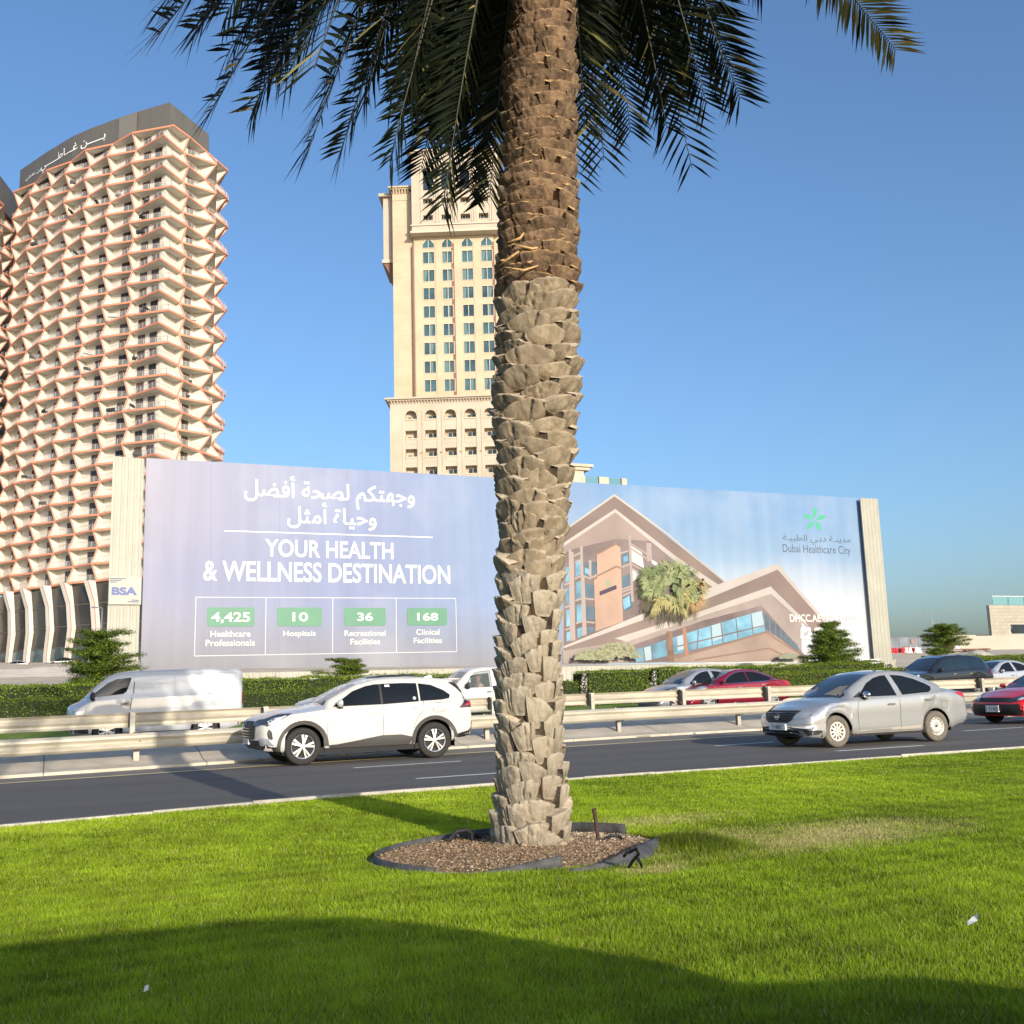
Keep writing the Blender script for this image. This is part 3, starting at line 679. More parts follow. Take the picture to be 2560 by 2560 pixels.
def tyre_mesh(R, rr, wd, m):
    mb = MB(); h = wd/2
    prof = [(rr*.97, h*.55), (rr, -h*0+h*.86), (rr+(R-rr)*.35, h*1.0), (rr+(R-rr)*.75, h*.97), (R*.975, h*.82), (R, h*.55), (R, 0), (R, -h*.55), (R*.975, -h*.82), (rr+(R-rr)*.75, -h*.97), (rr+(R-rr)*.35, -h), (rr, -h*.86), (rr*.97, -h*.55)]
    mb.lathe(prof, 40); return mb.mesh('tyre', m, smooth=True, fixn=True)
def rim_mesh(rr, wd, style, m):
    """rim facing -y"""
    mb = MB(); h = wd/2; f = -h*.80
    mb.lathe([(rr*1.0, f-.004), (rr*.985, f-.012), (rr*.93, f-.006), (rr*.90, f+.02), (rr*.88, h*.5)], 40, mi=0)
    mb.lathe([(rr*.90, f+.055), (rr*.001, f+.055)], 24, mi=1)
    mb.lathe([(rr*.88, h*.5), (rr*.001, h*.5)], 20, mi=1)
    def spoke(a, w0, w1, r0, r1, dy=0., th=.02):
        c, s_ = math.cos(a), math.sin(a)
        def P(r, t, y): return (c*r-s_*t, y, s_*r+c*t)
        y0, y1 = f-.004+dy*.0, f+.0+dy
        V = [P(r0, -w0, y1-.012), P(r0, w0, y1-.012), P(r1, w1, y0), P(r1, -w1, y0), P(r0, -w0*1.15, y1+th), P(r0, w0*1.15, y1+th), P(r1, w1*1.15, y0+th), P(r1, -w1*1.15, y0+th)]
        mb.add(V, [(0,1,2,3), (0,4,5,1), (1,5,6,2), (2,6,7,3), (3,7,4,0)], 0)
    if style == 'five':
        for k in range(5):
            a = math.pi/2+k*2*math.pi/5+.1
            spoke(a-.17, .010, .020, rr*.16, rr*.94); spoke(a+.17, .010, .020, rr*.16, rr*.94)
        mb.lathe([(rr*.001, f-.014), (rr*.16, f-.012), (rr*.22, f+.01), (rr*.22, f+.05)], 20)
    elif style == 'multi':
        for k in range(6):
            a = k*math.pi/3
            spoke(a-.17, .011, .021, rr*.15, rr*.94); spoke(a+.17, .011, .021, rr*.15, rr*.94)
        mb.lathe([(rr*.001, f-.014), (rr*.16, f-.012), (rr*.2, f+.01), (rr*.2, f+.05)], 20)
    elif style == 'cap':
        for k in range(11):
            a = k*2*math.pi/11; spoke(a, .016, .022, rr*.35, rr*.94)
        mb.lathe([(rr*.001, f-.01), (rr*.36, f-.008), (rr*.47, f-.002), (rr*.47, f+.05)], 28)
        mb.lathe([(rr*.80, f-.003), (rr*.94, f-.006)], 28)
        for k in range(5):
            a = k*2*math.pi/5; mb.lathe([(.001, f-.014), (.011, f-.012), (.011, f)], 8, mi=1, loc=(math.cos(a)*rr*.25, 0, math.sin(a)*rr*.25))
    elif style == 'steel':
        mb.lathe([(rr*.001, f+.02), (rr*.2, f+.015), (rr*.3, f-.0), (rr*.5, f-.006), (rr*.68, f+.012), (rr*.80, f+.03), (rr*.9, f+.02)], 36)
        for k in range(14):
            a = k*2*math.pi/14; c = (math.cos(a)*rr*.74, 0, math.sin(a)*rr*.74)
            mb.lathe([(.001, f+.008), (.013, f+.012)], 8, mi=1, loc=c)
        mb.lathe([(.001, f-.012), (rr*.11, f-.008), (rr*.12, f+.02)], 14, mi=1)
    return mb.mesh('rim', [m, M_dark], smooth=False, fixn=False)
def add_wheels(c, style, wd=.22, rrf=.68, tm=None, rm=None, styles=None, inset=.02):
    tme = tyre_mesh(c.R, c.R*rrf, wd, tm or M_tyre); rims = {}
    for sg in (-1, 1):
        for i, xw in enumerate(c.wheels):
            st = styles[i] if styles else style
            if st not in rims: rims[st] = rim_mesh(c.R*rrf, wd, st, rm or M_alloy)
            wl = link('wheel', tme, c.root, (xw, sg*(c.hw-wd/2-inset), c.R), (0, random.uniform(0, 6), 0) if sg < 0 else (0, 0, math.pi))
            # wheel = tyre mesh; its rim is a sub-part
            link('rim', rims[st], wl)
def box_part(c, name, x0, x1, y0, y1, z0, z1, m, bev=.0):
    mb = MB(); mb.box(x0, x1, y0, y1, z0, z1); o = mb.build(name, m, c.root)
    if bev:
        bm = bmesh.new(); bm.from_mesh(o.data); bmesh.ops.bevel(bm, geom=bm.edges[:], offset=bev, segments=3, affect='EDGES'); bm.to_mesh(o.data); bm.free()
        o.data.polygons.foreach_set('use_smooth', [True]*len(o.data.polygons))
    return o
def mirror(c, x, z, m_cap, w_=.20, sides=(-1, 1), h=.15, base=True):
    for sg in sides:
        h_, nr = c.hit((x, sg*8, z), (0, -sg, 0)); y = h_.y
        bm = bmesh.new(); bmesh.ops.create_uvsphere(bm, u_segments=14, v_segments=9, radius=.5)
        for v in bm.verts:
            p = v.co; q = Vector((max(p.x, -.5)*.17 if p.x < 0 else p.x*.06, p.y*w_*(1+.15*p.z), p.z*h*(1-.1*p.y*sg)))
            v.co = q+Vector((x, y+sg*(w_*.5+.05), z+.03))
        me = bpy.data.meshes.new('mirror'); bm.to_mesh(me); bm.free(); me.materials.append(m_cap); me.polygons.foreach_set('use_smooth', [True]*len(me.polygons))
        o = link('mirror', me, c.root)
        mb = MB(); mb.box(x-.03, x+.05, min(y-sg*.02, y+sg*.10), max(y-sg*.02, y+sg*.10), z-.07, z-.02); mb.build('mirror_foot', M_trim, o)
def arch_clad(c, xw, r0, r1, m, side=-1, z=None):
    z = z if z is not None else c.R*.98
    a = np.linspace(-.12, math.pi+.12, 28); poly = [(xw+math.cos(t)*r1, z+math.sin(t)*r1) for t in a] + [(xw+math.cos(t)*r0, z+math.sin(t)*r0) for t in a[::-1]]
    return c.decal('arch_cladding', 'side', poly, m, off=.018, side=side, step=.07)
def handle(c, x, z, m, side=-1, l=.19):
    h_, nr = c.hit((x, side*8, z), (0, -side, 0))
    bm = bmesh.new(); bmesh.ops.create_cube(bm, size=1)
    for v in bm.verts: v.co = Vector((v.co.x*l, v.co.y*.035, v.co.z*.035))+Vector((x, h_.y+side*.02, z))
    bmesh.ops.bevel(bm, geom=bm.edges[:], offset=.012, segments=2, affect='EDGES')
    me = bpy.data.meshes.new('door_handle'); bm.to_mesh(me); bm.free(); me.materials.append(m); return link('door_handle', me, c.root)
def plate(c, y, z, txt, w_=.50, h=.11, face='front', m=None):
    d = (1, 0, 0); o, dd = c.origin(face, (y, z)); h_, nr = c.hit(o, dd); x = h_.x-.02
    mb = MB(); mb.box(x-.012, x+.03, y-w_/2, y+w_/2, z-h/2, z+h/2); p = mb.build('number_plate', m or M_plate, c.root)
    t = text_mesh(txt, h*.6, M_ink); t.name = 'plate_number'; t.parent = p
    t.matrix_world = Matrix.Translation((x-.016, y+w_*.0, z)) @ Matrix(((0, 0, -1, 0), (-1, 0, 0, 0), (0, 1, 0, 0), (0, 0, 0, 1)))
    t.location = (x-.016, y, z)
    return p
def text_mesh(s, h, m, bold=0., w_=None, name='lettering', ext=0.0, font=None):
    """every glyph is meshed alone and set by its advance, so joined letters do not cancel"""
    def conv(t):
        cu = bpy.data.curves.new(name, 'FONT'); cu.body = t; cu.size = 1; cu.offset = bold; cu.resolution_u = 4
        ob = bpy.data.objects.new(name, cu); COL.objects.link(ob)
        me = bpy.data.meshes.new_from_object(ob.evaluated_get(bpy.context.evaluated_depsgraph_get())); bpy.data.objects.remove(ob)
        V = [v.co.copy() for v in me.vertices]; F = [tuple(p.vertices) for p in me.polygons]; bpy.data.meshes.remove(me); return V, F
    mx = lambda V: max(v.x for v in V)
    l0 = mx(conv('l')[0]); mb = MB()
    for i, ch in enumerate(s):
        if ch == ' ': continue
        x = mx(conv(s[:i]+'l')[0])-l0 if i else 0.
        V, F = conv(ch); mb.add([(v.x+x, v.y, (i % 2)*.0006) for v in V], F)
    A = np.array(mb.v); mn, mxx = A.min(0), A.max(0); sy = h/(mxx[1]-mn[1]); sx = sy if w_ is None else w_/(mxx[0]-mn[0]); c_ = (mn+mxx)/2
    mb.v = [((x-c_[0])*sx, (y-c_[1])*sy, z) for x, y, z in mb.v]
    return mb.build(name, m)

# ---- white sport utility car --------------------------------------
def make_suv():
    P = paint('suv_white_paint', (.53, .52, .49))
    L = 4.60
    c = Car('sport_utility_car', (3.60, 21.22, 0), math.radians(0.6), L, .925,
        top=[(0, .90), (.10, .97), (.45, 1.04), (1.0, 1.10), (1.28, 1.14), (1.7, 1.36), (2.05, 1.53), (2.45, 1.625), (2.9, 1.645), (3.5, 1.64), (3.95, 1.60), (4.14, 1.57), (4.24, 1.50), (4.40, 1.30), (4.52, 1.16), (4.6, 1.12)],
        belt=[(0, .80), (.3, .93), (1.3, 1.03), (2.2, 1.06), (3.4, 1.10), (4.1, 1.13), (4.6, 1.09)],
        sill=[(0, .30), (.5, .26), (1, .28), (3.2, .28), (4.2, .34), (4.6, .42)],
        rw=[(0, .8), (1.2, .82), (1.6, .70), (2.0, .66), (3.6, .655), (4.2, .68), (4.6, .78)],
        wheels=[.93, 3.62], R=.355, archR=.43, paintm=P,
        nose=lambda z: interp(z, [.2, .45, .75, .9, 1.0, 1.1], [.10, .02, .0, .05, .14, .35]),
        tail=lambda z: interp(z, [.3, .5, .8, 1.1, 1.35, 1.6], [.12, .02, .0, .03, .0, .05]),
        label='white sport utility car with black arch cladding, driving just left of the palm trunk', cat='car')
    # glazing
    for sg in (-1, 1):
        c.decal('side_window', 'side', [(1.52, 1.085), (1.66, 1.18), (1.95, 1.37), (2.22, 1.465), (2.42, 1.50), (2.50, 1.50), (2.50, 1.10)], M_glass, side=sg)
        c.decal('side_window', 'side', [(2.545, 1.10), (2.545, 1.505), (3.0, 1.51), (3.30, 1.50), (3.30, 1.135)], M_glass, side=sg)
        c.decal('quarter_window', 'side', [(3.335, 1.14), (3.335, 1.495), (3.60, 1.46), (3.86, 1.345), (3.99, 1.25), (3.96, 1.18), (3.80, 1.155)], M_glass, side=sg)
        c.decal('pillar_trim', 'side', [(2.50, 1.10), (2.50, 1.50), (2.545, 1.505), (2.545, 1.10)], M_trim, off=.004, side=sg)
        c.decal('pillar_trim', 'side', [(4.0, 1.50), (4.12, 1.515), (4.25, 1.40), (4.42, 1.21), (4.50, 1.10), (4.45, 1.10), (4.34, 1.20), (4.16, 1.38)], M_trim, side=sg, step=.05)
        for xw in c.wheels: arch_clad(c, xw, .43, .50, M_clad, side=sg)
        c.decal('sill_cladding', 'side', [(1.42, .27), (3.13, .27), (3.16, .44), (2.9, .50), (2.5, .50), (1.6, .37), (1.42, .36)], M_clad, off=.02, side=sg)
        c.lines('panel_gaps', 'side', [[(1.40, .36), (1.41, .85), (1.46, 1.05)], [(2.53, .42), (2.535, 1.09)], [(3.40, 1.14), (3.36, .95), (3.24, .80), (3.17, .60)], [(3.62, .91), (3.80, .91), (3.84, .95), (3.84, 1.07), (3.80, 1.10), (3.64, 1.10), (3.60, 1.06), (3.60, .94), (3.62, .91)]], side=sg, wd=.008)
        handle(c, 2.36, .93, P, sg, .24); handle(c, 3.26, 1.03, P, sg, .2)
        c.decal('tail_lamp', 'side', [(4.16, .98), (4.30, 1.12), (4.36, 1.135), (4.58, 1.13), (4.56, 1.0), (4.45, .985)], M_redd, off=.012, side=sg, step=.03)
        c.decal('tail_lens', 'side', [(4.30, 1.03), (4.38, 1.10), (4.58, 1.12), (4.56, 1.01), (4.50, 1.0), (4.44, 1.03)], M_red, off=.017, side=sg, step=.03)
        c.decal('bumper_cladding', 'side', [(4.06, .40), (4.10, .46), (4.36, .52), (4.60, .80), (4.62, .40)], M_trim, off=.012, side=sg, step=.06)
        c.decal('bumper_cladding', 'side', [(.0, .26), (.0, .50), (.14, .48), (.30, .38), (.50, .36), (.50, .26)], M_trim, off=.012, side=sg, step=.06)
        c.decal('fog_lamp_recess', 'side', [(.24, .63), (.27, .72), (.33, .66), (.355, .52), (.32, .50), (.26, .55)], M_trim, off=.008, side=sg, step=.04)
        c.decal('headlamp', 'side', [(.10, .83), (.27, .74), (.56, .90), (.72, .98), (.50, .98), (.25, .90)], M_lampd, off=.01, side=sg, step=.03)
        c.decal('headlamp_reflector', 'side', [(.28, .78), (.36, .80), (.60, .935), (.62, .95), (.40, .90), (.26, .84)], M_led, off=.015, side=sg, step=.03)
    c.decal('windscreen', 'top', [(1.36, -.66), (1.36, .66), (2.06, .56), (2.06, -.56)], M_ws, step=.12)
    c.decal('rear_window', 'rear', [(-.58, 1.17), (.58, 1.17), (.50, 1.46), (-.50, 1.46)], M_glass, step=.12)
    c.decal('grille', 'front', [(-.56, .52), (-.62, .80), (-.50, .86), (.50, .86), (.62, .80), (.56, .52)], M_trim, off=.012, step=.08)
    mb = MB()
    for k in range(5):
        z = .56+k*.055; A = []
        for y in np.linspace(-.55, .55, 13): h, n = c.hit((-5, y, z), (1, 0, 0)); A.append(h+Vector((-.022, 0, 0)))
        mb.tube(A, .008, 5)
    mb.build('grille_bars', M_lampd, c.root)
    c.decal('lower_intake', 'front', [(-.85, .27), (-.8, .50), (.8, .50), (.85, .27)], M_trim, off=.014, step=.1)
    for sg in (-1, 1):
        c.decal('headlamp', 'front', [(sg*.50, .80), (sg*.60, .88), (sg*.86, .92), (sg*.88, .82), (sg*.70, .76)], M_lampd, off=.012, step=.03)
        c.decal('fog_lamp', 'front', [(sg*.74, .40), (sg*.74, .54), (sg*.88, .54), (sg*.88, .40)], M_lamp, off=.022, step=.05)
    mb = MB(); e = []
    for t in np.linspace(0, 2*math.pi, 17):
        h, n = c.hit((-5, math.cos(t)*.085, .80+math.sin(t)*.058), (1, 0, 0)); e.append(h+Vector((-.03, 0, 0)))
    mb.tube(e, .009, 6); mb.build('badge', M_chrome, c.root)
    plate(c, 0, .47, '8 49027')
    mirror(c, 1.66, 1.12, P)
    # roof spoiler, antenna, roof rails
    box_part(c, 'roof_spoiler', 3.98, 4.34, -.54, .54, 1.545, 1.59, P, .015).rotation_euler = (0, math.radians(.0), 0)
    mb = MB(); mb.add([(3.62, 0, 1.605), (3.92, -.02, 1.585), (3.92, .02, 1.585), (3.88, 0, 1.68)], [(0,1,3), (0,3,2), (1,2,3)]); mb.build('antenna_fin', P, c.root)
    c.decal('window_sticker', 'side', [(2.62, 1.44), (2.62, 1.48), (2.72, 1.48), (2.72, 1.44)], M_plate, off=.012)
    a = np.linspace(0, 2*math.pi, 10)[:-1]; c.decal('window_sticker', 'side', [(3.21+math.cos(t)*.035, 1.20+math.sin(t)*.035) for t in a], mat('sticker_green', (.35, .5, .45), .5), off=.012, step=.05)
    add_wheels(c, 'five', .225, .66)
    return c
# ---- silver saloon --------------------------------------------------
def make_saloon(name, loc, rz, L, hw, pm, label, cat='car', group=None, wheels=(.82, 3.42), R=.312, kind='a', style='cap', **k):
    if kind == 'a':
        top = [(0, .70), (.08, .78), (.5, .90), (.85, .955), (1.08, .98), (1.45, 1.20), (1.85, 1.395), (2.15, 1.475), (2.5, 1.50), (2.9, 1.47), (3.3, 1.36), (3.7, 1.18), (3.95, 1.105), (4.3, 1.085), (4.49, 1.03)]
        belt = [(0, .62), (.3, .80), (1.1, .90), (2.0, .935), (3.0, .975), (3.8, 1.02), (4.49, .98)]
        rw = [(0, .6), (1, .70), (1.5, .62), (2.0, .585), (2.9, .575), (3.4, .59), (3.9, .70), (4.49, .75)]
        win = [[(1.45, .965), (1.55, 1.05), (1.78, 1.23), (2.0, 1.33), (2.2, 1.375), (2.33, 1.38), (2.42, .965)], [(2.58, .975), (2.46, 1.385), (2.75, 1.365), (3.05, 1.29), (3.30, 1.19), (3.42, 1.12), (3.38, 1.05), (3.30, 1.01)]]
        ws = [(1.12, -.62), (1.08, 0), (1.12, .62), (1.95, .50), (1.97, -.50)]; rwin = [(3.05, -.50), (3.05, .50), (3.72, .56), (3.72, -.56)]
    else:      # longer, lower fastback line
        top = [(0, .66), (.08, .74), (.5, .87), (.95, .95), (1.25, .98), (1.65, 1.18), (2.05, 1.345), (2.4, 1.425), (2.75, 1.44), (3.15, 1.40), (3.6, 1.25), (4.0, 1.10), (4.25, 1.05), (4.5, 1.04), (4.62, .98)]
        belt = [(0, .60), (.3, .76), (1.2, .88), (2.0, .92), (3.2, .97), (4.0, 1.0), (4.62, .94)]
        rw = [(0, .6), (1, .74), (1.6, .64), (2.1, .60), (3.1, .58), (3.6, .60), (4.1, .72), (4.62, .78)]
        win = [[(1.62, .945), (1.75, 1.04), (2.0, 1.19), (2.25, 1.285), (2.45, 1.315), (2.62, 1.32), (2.66, .955)], [(2.70, .955), (2.67, 1.32), (2.95, 1.31), (3.25, 1.25), (3.55, 1.14), (3.66, 1.07), (3.58, 1.02), (3.4, .99)]]
        ws = [(1.28, -.64), (1.22, 0), (1.28, .64), (2.15, .52), (2.18, -.52)]; rwin = [(3.3, -.50), (3.3, .50), (3.98, .58), (3.98, -.58)]
    f = L/(4.49 if kind == 'a' else 4.62)
    sc = lambda pl: [(x*f, z) for x, z in pl]
    c = Car(name, loc, rz, L, hw, top=sc(top), belt=sc(belt), sill=[(0, .22), (.4, .19), (1, .22), (L-1.2, .22), (L-.5, .27), (L, .36)], rw=sc(rw), wheels=list(wheels), R=R, archR=R+.065, paintm=pm,
        nose=lambda z: interp(z, [.2, .45, .62, .8, .95], [.08, .0, .03, .16, .42]), tail=lambda z: interp(z, [.3, .5, .9, 1.05], [.12, .0, .05, .12]), label=label, cat=cat, group=group)
    for sg in (-1, 1):
        for wn in win:
            c.decal('side_window', 'side', sc(wn), k.get('glass', M_glass), side=sg)
        c.lines('panel_gaps', 'side', [sc([(1.36, .30), (1.34, .70), (1.40, .90)]), sc([(2.44, .27), (2.46, .90)]), sc([(3.42, 1.0), (3.36, .80), (3.16, .62), (3.05, .45), (3.02, .32)]), [(1.3, .24), (3.0*f, .24)]], side=sg, wd=.008)
        if k.get('handles', True):
            handle(c, 2.22*f, .80, k.get('hm', M_chrome), sg); handle(c, 3.22*f, .86, k.get('hm', M_chrome), sg)
        c.decal('tail_lamp', 'side', sc([(3.98, .985), (4.10, .94), (4.30, .86), (4.38, .78), (4.42, .78), (4.44, .92), (4.30, 1.0)]), M_red, off=.01, side=sg, step=.03)
        c.decal('headlamp', 'side', sc([(.20, .60), (.34, .58), (.66, .66), (.88, .80), (.86, .865), (.70, .85), (.42, .76)]), k.get('lamp', M_lamp), off=.01, side=sg, step=.03)
        c.decal('headlamp', 'front', [(sg*.42, .60), (sg*.58, .72), (sg*.80, .82), (sg*.83, .72), (sg*.70, .60), (sg*.50, .57)], k.get('lamp', M_lamp), off=.012, step=.03)
    c.decal('windscreen', 'top', sc(ws), k.get('wglass', M_ws), step=.12); c.decal('rear_window', 'top', sc(rwin), M_glass, step=.12)
    mirror(c, 1.55*f, .98, pm if not k.get('chrome_mirror') else M_chrome, h=.13)
    add_wheels(c, style, .19, k.get('rrf', .66), tm=k.get('tm'), rm=k.get('rm'), styles=k.get('styles'))
    return c
def make_silver():
    P = paint('silver_paint', (.43, .43, .42), metal=.5, rough=.3)
    c = make_saloon('saloon_car', (13.53, 17.47, 0), math.radians(-0.5), 4.49, .845, P, 'silver saloon car with chrome handles and dusty tyres driving right of the palm', kind='a', style='cap', styles=['cap', 'steel'], tm=M_tyred, rm=M_steelw, chrome_mirror=True, rrf=.62)
    c.decal('grille', 'front', [(-.50, .73), (.50, .73), (.40, .55), (.30, .50), (-.30, .50), (-.40, .55)], M_trim, off=.012, step=.06)
    mb = MB()
    for k in range(4):
        z = .545+k*.05; A = []
        for y in np.linspace(-.40-.02*k, .40+.02*k, 11): h, n = c.hit((-5, y, z), (1, 0, 0)); A.append(h+Vector((-.020, 0, 0)))
        mb.tube(A, .006, 5)
    mb.build('grille_bars', M_lampd, c.root)
    e = []
    for t in np.linspace(0, 2*math.pi, 17):
        h, n = c.hit((-5, math.cos(t)*.055, .615+math.sin(t)*.055), (1, 0, 0)); e.append(h+Vector((-.028, 0, 0)))
    mb = MB(); mb.tube(e, .008, 6); x_ = min(p.x for p in e); mb.box(x_-.004, x_+.012, -.075, .075, .603, .627); mb.build('badge', M_chrome, c.root)
    c.decal('lower_intake', 'front', [(-.52, .36), (.52, .36), (.58, .20), (-.58, .20)], M_trim, off=.012, step=.07)
    for sg in (-1, 1):
        c.decal('fog_lamp_recess', 'front', [(sg*.60, .36), (sg*.80, .35), (sg*.84, .29), (sg*.70, .25)], M_trim, off=.012, step=.05)
        c.decal('fog_lamp_recess', 'side', [(.14, .36), (.42, .35), (.46, .32), (.36, .27), (.20, .27)], M_trim, off=.01, side=sg, step=.05)
        c.decal('pillar_trim', 'side', [(1.30, .955), (1.56, 1.08), (1.46, .955)], M_trim, off=.005, side=sg, step=.05)
        c.lines('fuel_flap', 'side', [[(3.58, .68), (3.76, .68), (3.76, .82), (3.58, .82), (3.58, .68)]], side=sg, wd=.006) if sg < 0 else None
    A = []
    for y in np.linspace(-.66, .66, 15): h, n = c.hit((-5, y, .20), (1, 0, 0)); A.append(h+Vector((-.03, 0, -.01)))
    mb = MB(); mb.tube(A, .016, 6); mb.build('splitter', M_lampd, c.root)
    plate(c, 0, .415, 'T 4802', w_=.52, h=.12)
    c.decal('dirt_band', 'side', [(1.30, .25), (3.0, .25), (3.0, .36), (1.30, .31)], mat('road_dust', (.36, .33, .28), .8), off=.003)
    c.decal('dust_on_windscreen', 'top', [(1.16, -.55), (1.14, -.1), (1.42, -.28), (1.46, -.52)], mat('dusty_glass', (.26, .235, .17), .45), off=.009, step=.08)
    return c
# ---- white panel van --------------------------------------------------
def make_van(y, z):
    P = paint('van_white_paint', (.47, .48, .50))
    L = 4.70
    c = Car('panel_van', (.47, y+.85, z), 0, L, .85,
        top=[(0, .98), (.05, 1.06), (.22, 1.14), (.42, 1.26), (.75, 1.56), (1.02, 1.79), (1.25, 1.88), (1.6, 1.925), (2.5, 1.955), (3.8, 1.96), (4.5, 1.94), (4.66, 1.90), (4.7, 1.84)],
        belt=[(0, .9), (.25, 1.05), (.6, 1.14), (1.5, 1.19), (4.7, 1.25)],
        sill=[(0, .26), (.4, .24), (4.3, .28), (4.7, .36)], rw=[(0, .7), (.5, .76), (1.0, .72), (1.5, .73), (4.5, .74), (4.7, .72)],
        wheels=[1.03, 3.585], R=.335, archR=.40, paintm=P, nose=lambda q: interp(q, [.2, .5, .8, 1.0, 1.15], [.06, .0, .02, .06, .16]), tail=lambda q: interp(q, [.3, .5, 1.2, 1.9], [.05, .0, .0, .05]),
        label='white panel van with a tinted cab window on the far carriageway, at the left edge', cat='van', shoulder=.012)
    for sg in (-1, 1):
        c.decal('side_window', 'side', [(.56, 1.215), (.66, 1.31), (1.02, 1.60), (1.25, 1.70), (1.60, 1.735), (1.625, 1.70), (1.50, 1.36), (1.42, 1.30)], M_glass, side=sg)
        c.lines('panel_gaps', 'side', [[(.50, .42), (.50, 1.05), (.62, 1.30), (1.05, 1.72), (1.30, 1.80), (1.70, 1.82)], [(1.70, 1.80), (1.63, 1.1), (1.55, .9), (1.45, .62)],
            [(1.9, 1.80), (2.6, 1.82), (4.42, 1.82), (4.52, 1.76), (4.50, 1.34), (4.42, 1.27), (2.2, 1.20), (1.98, 1.26), (1.88, 1.45)], [(2.75, .4), (2.75, 1.82)], [(1.8, .86), (4.5, .98)]], side=sg, wd=.009, m=mat('van_seam', (.33, .34, .36), .6))
        c.lines('door_edge', 'side', [[(1.70, 1.62), (1.68, 1.30)], [(1.64, 1.2), (1.60, .88)]], side=sg, wd=.022, m=M_gap)
        c.decal('handle_recess', 'side', [(1.34, .98), (1.34, 1.07), (1.38, 1.09), (1.58, 1.10), (1.59, 1.0), (1.56, .98)], mat('handle_grey', (.22, .22, .23), .35, coat=.5), off=.012, side=sg, step=.05)
        handle(c, 1.46, 1.035, M_trim, sg, .16)
        c.decal('tail_lamp', 'side', [(4.58, .98), (4.58, 1.30), (4.69, 1.32), (4.69, .92), (4.63, .92)], M_red, off=.01, side=sg, step=.03)
        c.decal('headlamp', 'side', [(.05, .60), (.05, .78), (.30, .88), (.46, .90), (.46, .56), (.2, .56)], M_lamp, off=.012, side=sg, step=.03)
        c.decal('bumper_cladding', 'side', [(4.45, .36), (4.45, .46), (4.70, .46), (4.70, .36)], M_trim, off=.01, side=sg)
        c.decal('bumper_cladding', 'side', [(.0, .24), (.0, .40), (.56, .40), (.60, .24)], M_trim, off=.012, side=sg)
        c.decal('headlamp', 'front', [(sg*.50, .58), (sg*.52, .82), (sg*.83, .90), (sg*.83, .58)], M_lamp, off=.012, step=.03)
    c.decal('grille', 'front', [(-.48, .60), (-.48, .85), (.48, .85), (.48, .60)], M_chrome, off=.012)
    c.decal('windscreen', 'front', [(-.70, 1.22), (.70, 1.22), (.62, 1.76), (-.62, 1.76)], M_ws, step=.12)
    mirror(c, .66, 1.22, M_trim, h=.24, w_=.17)
    add_wheels(c, 'multi', .2, .62)
    return c
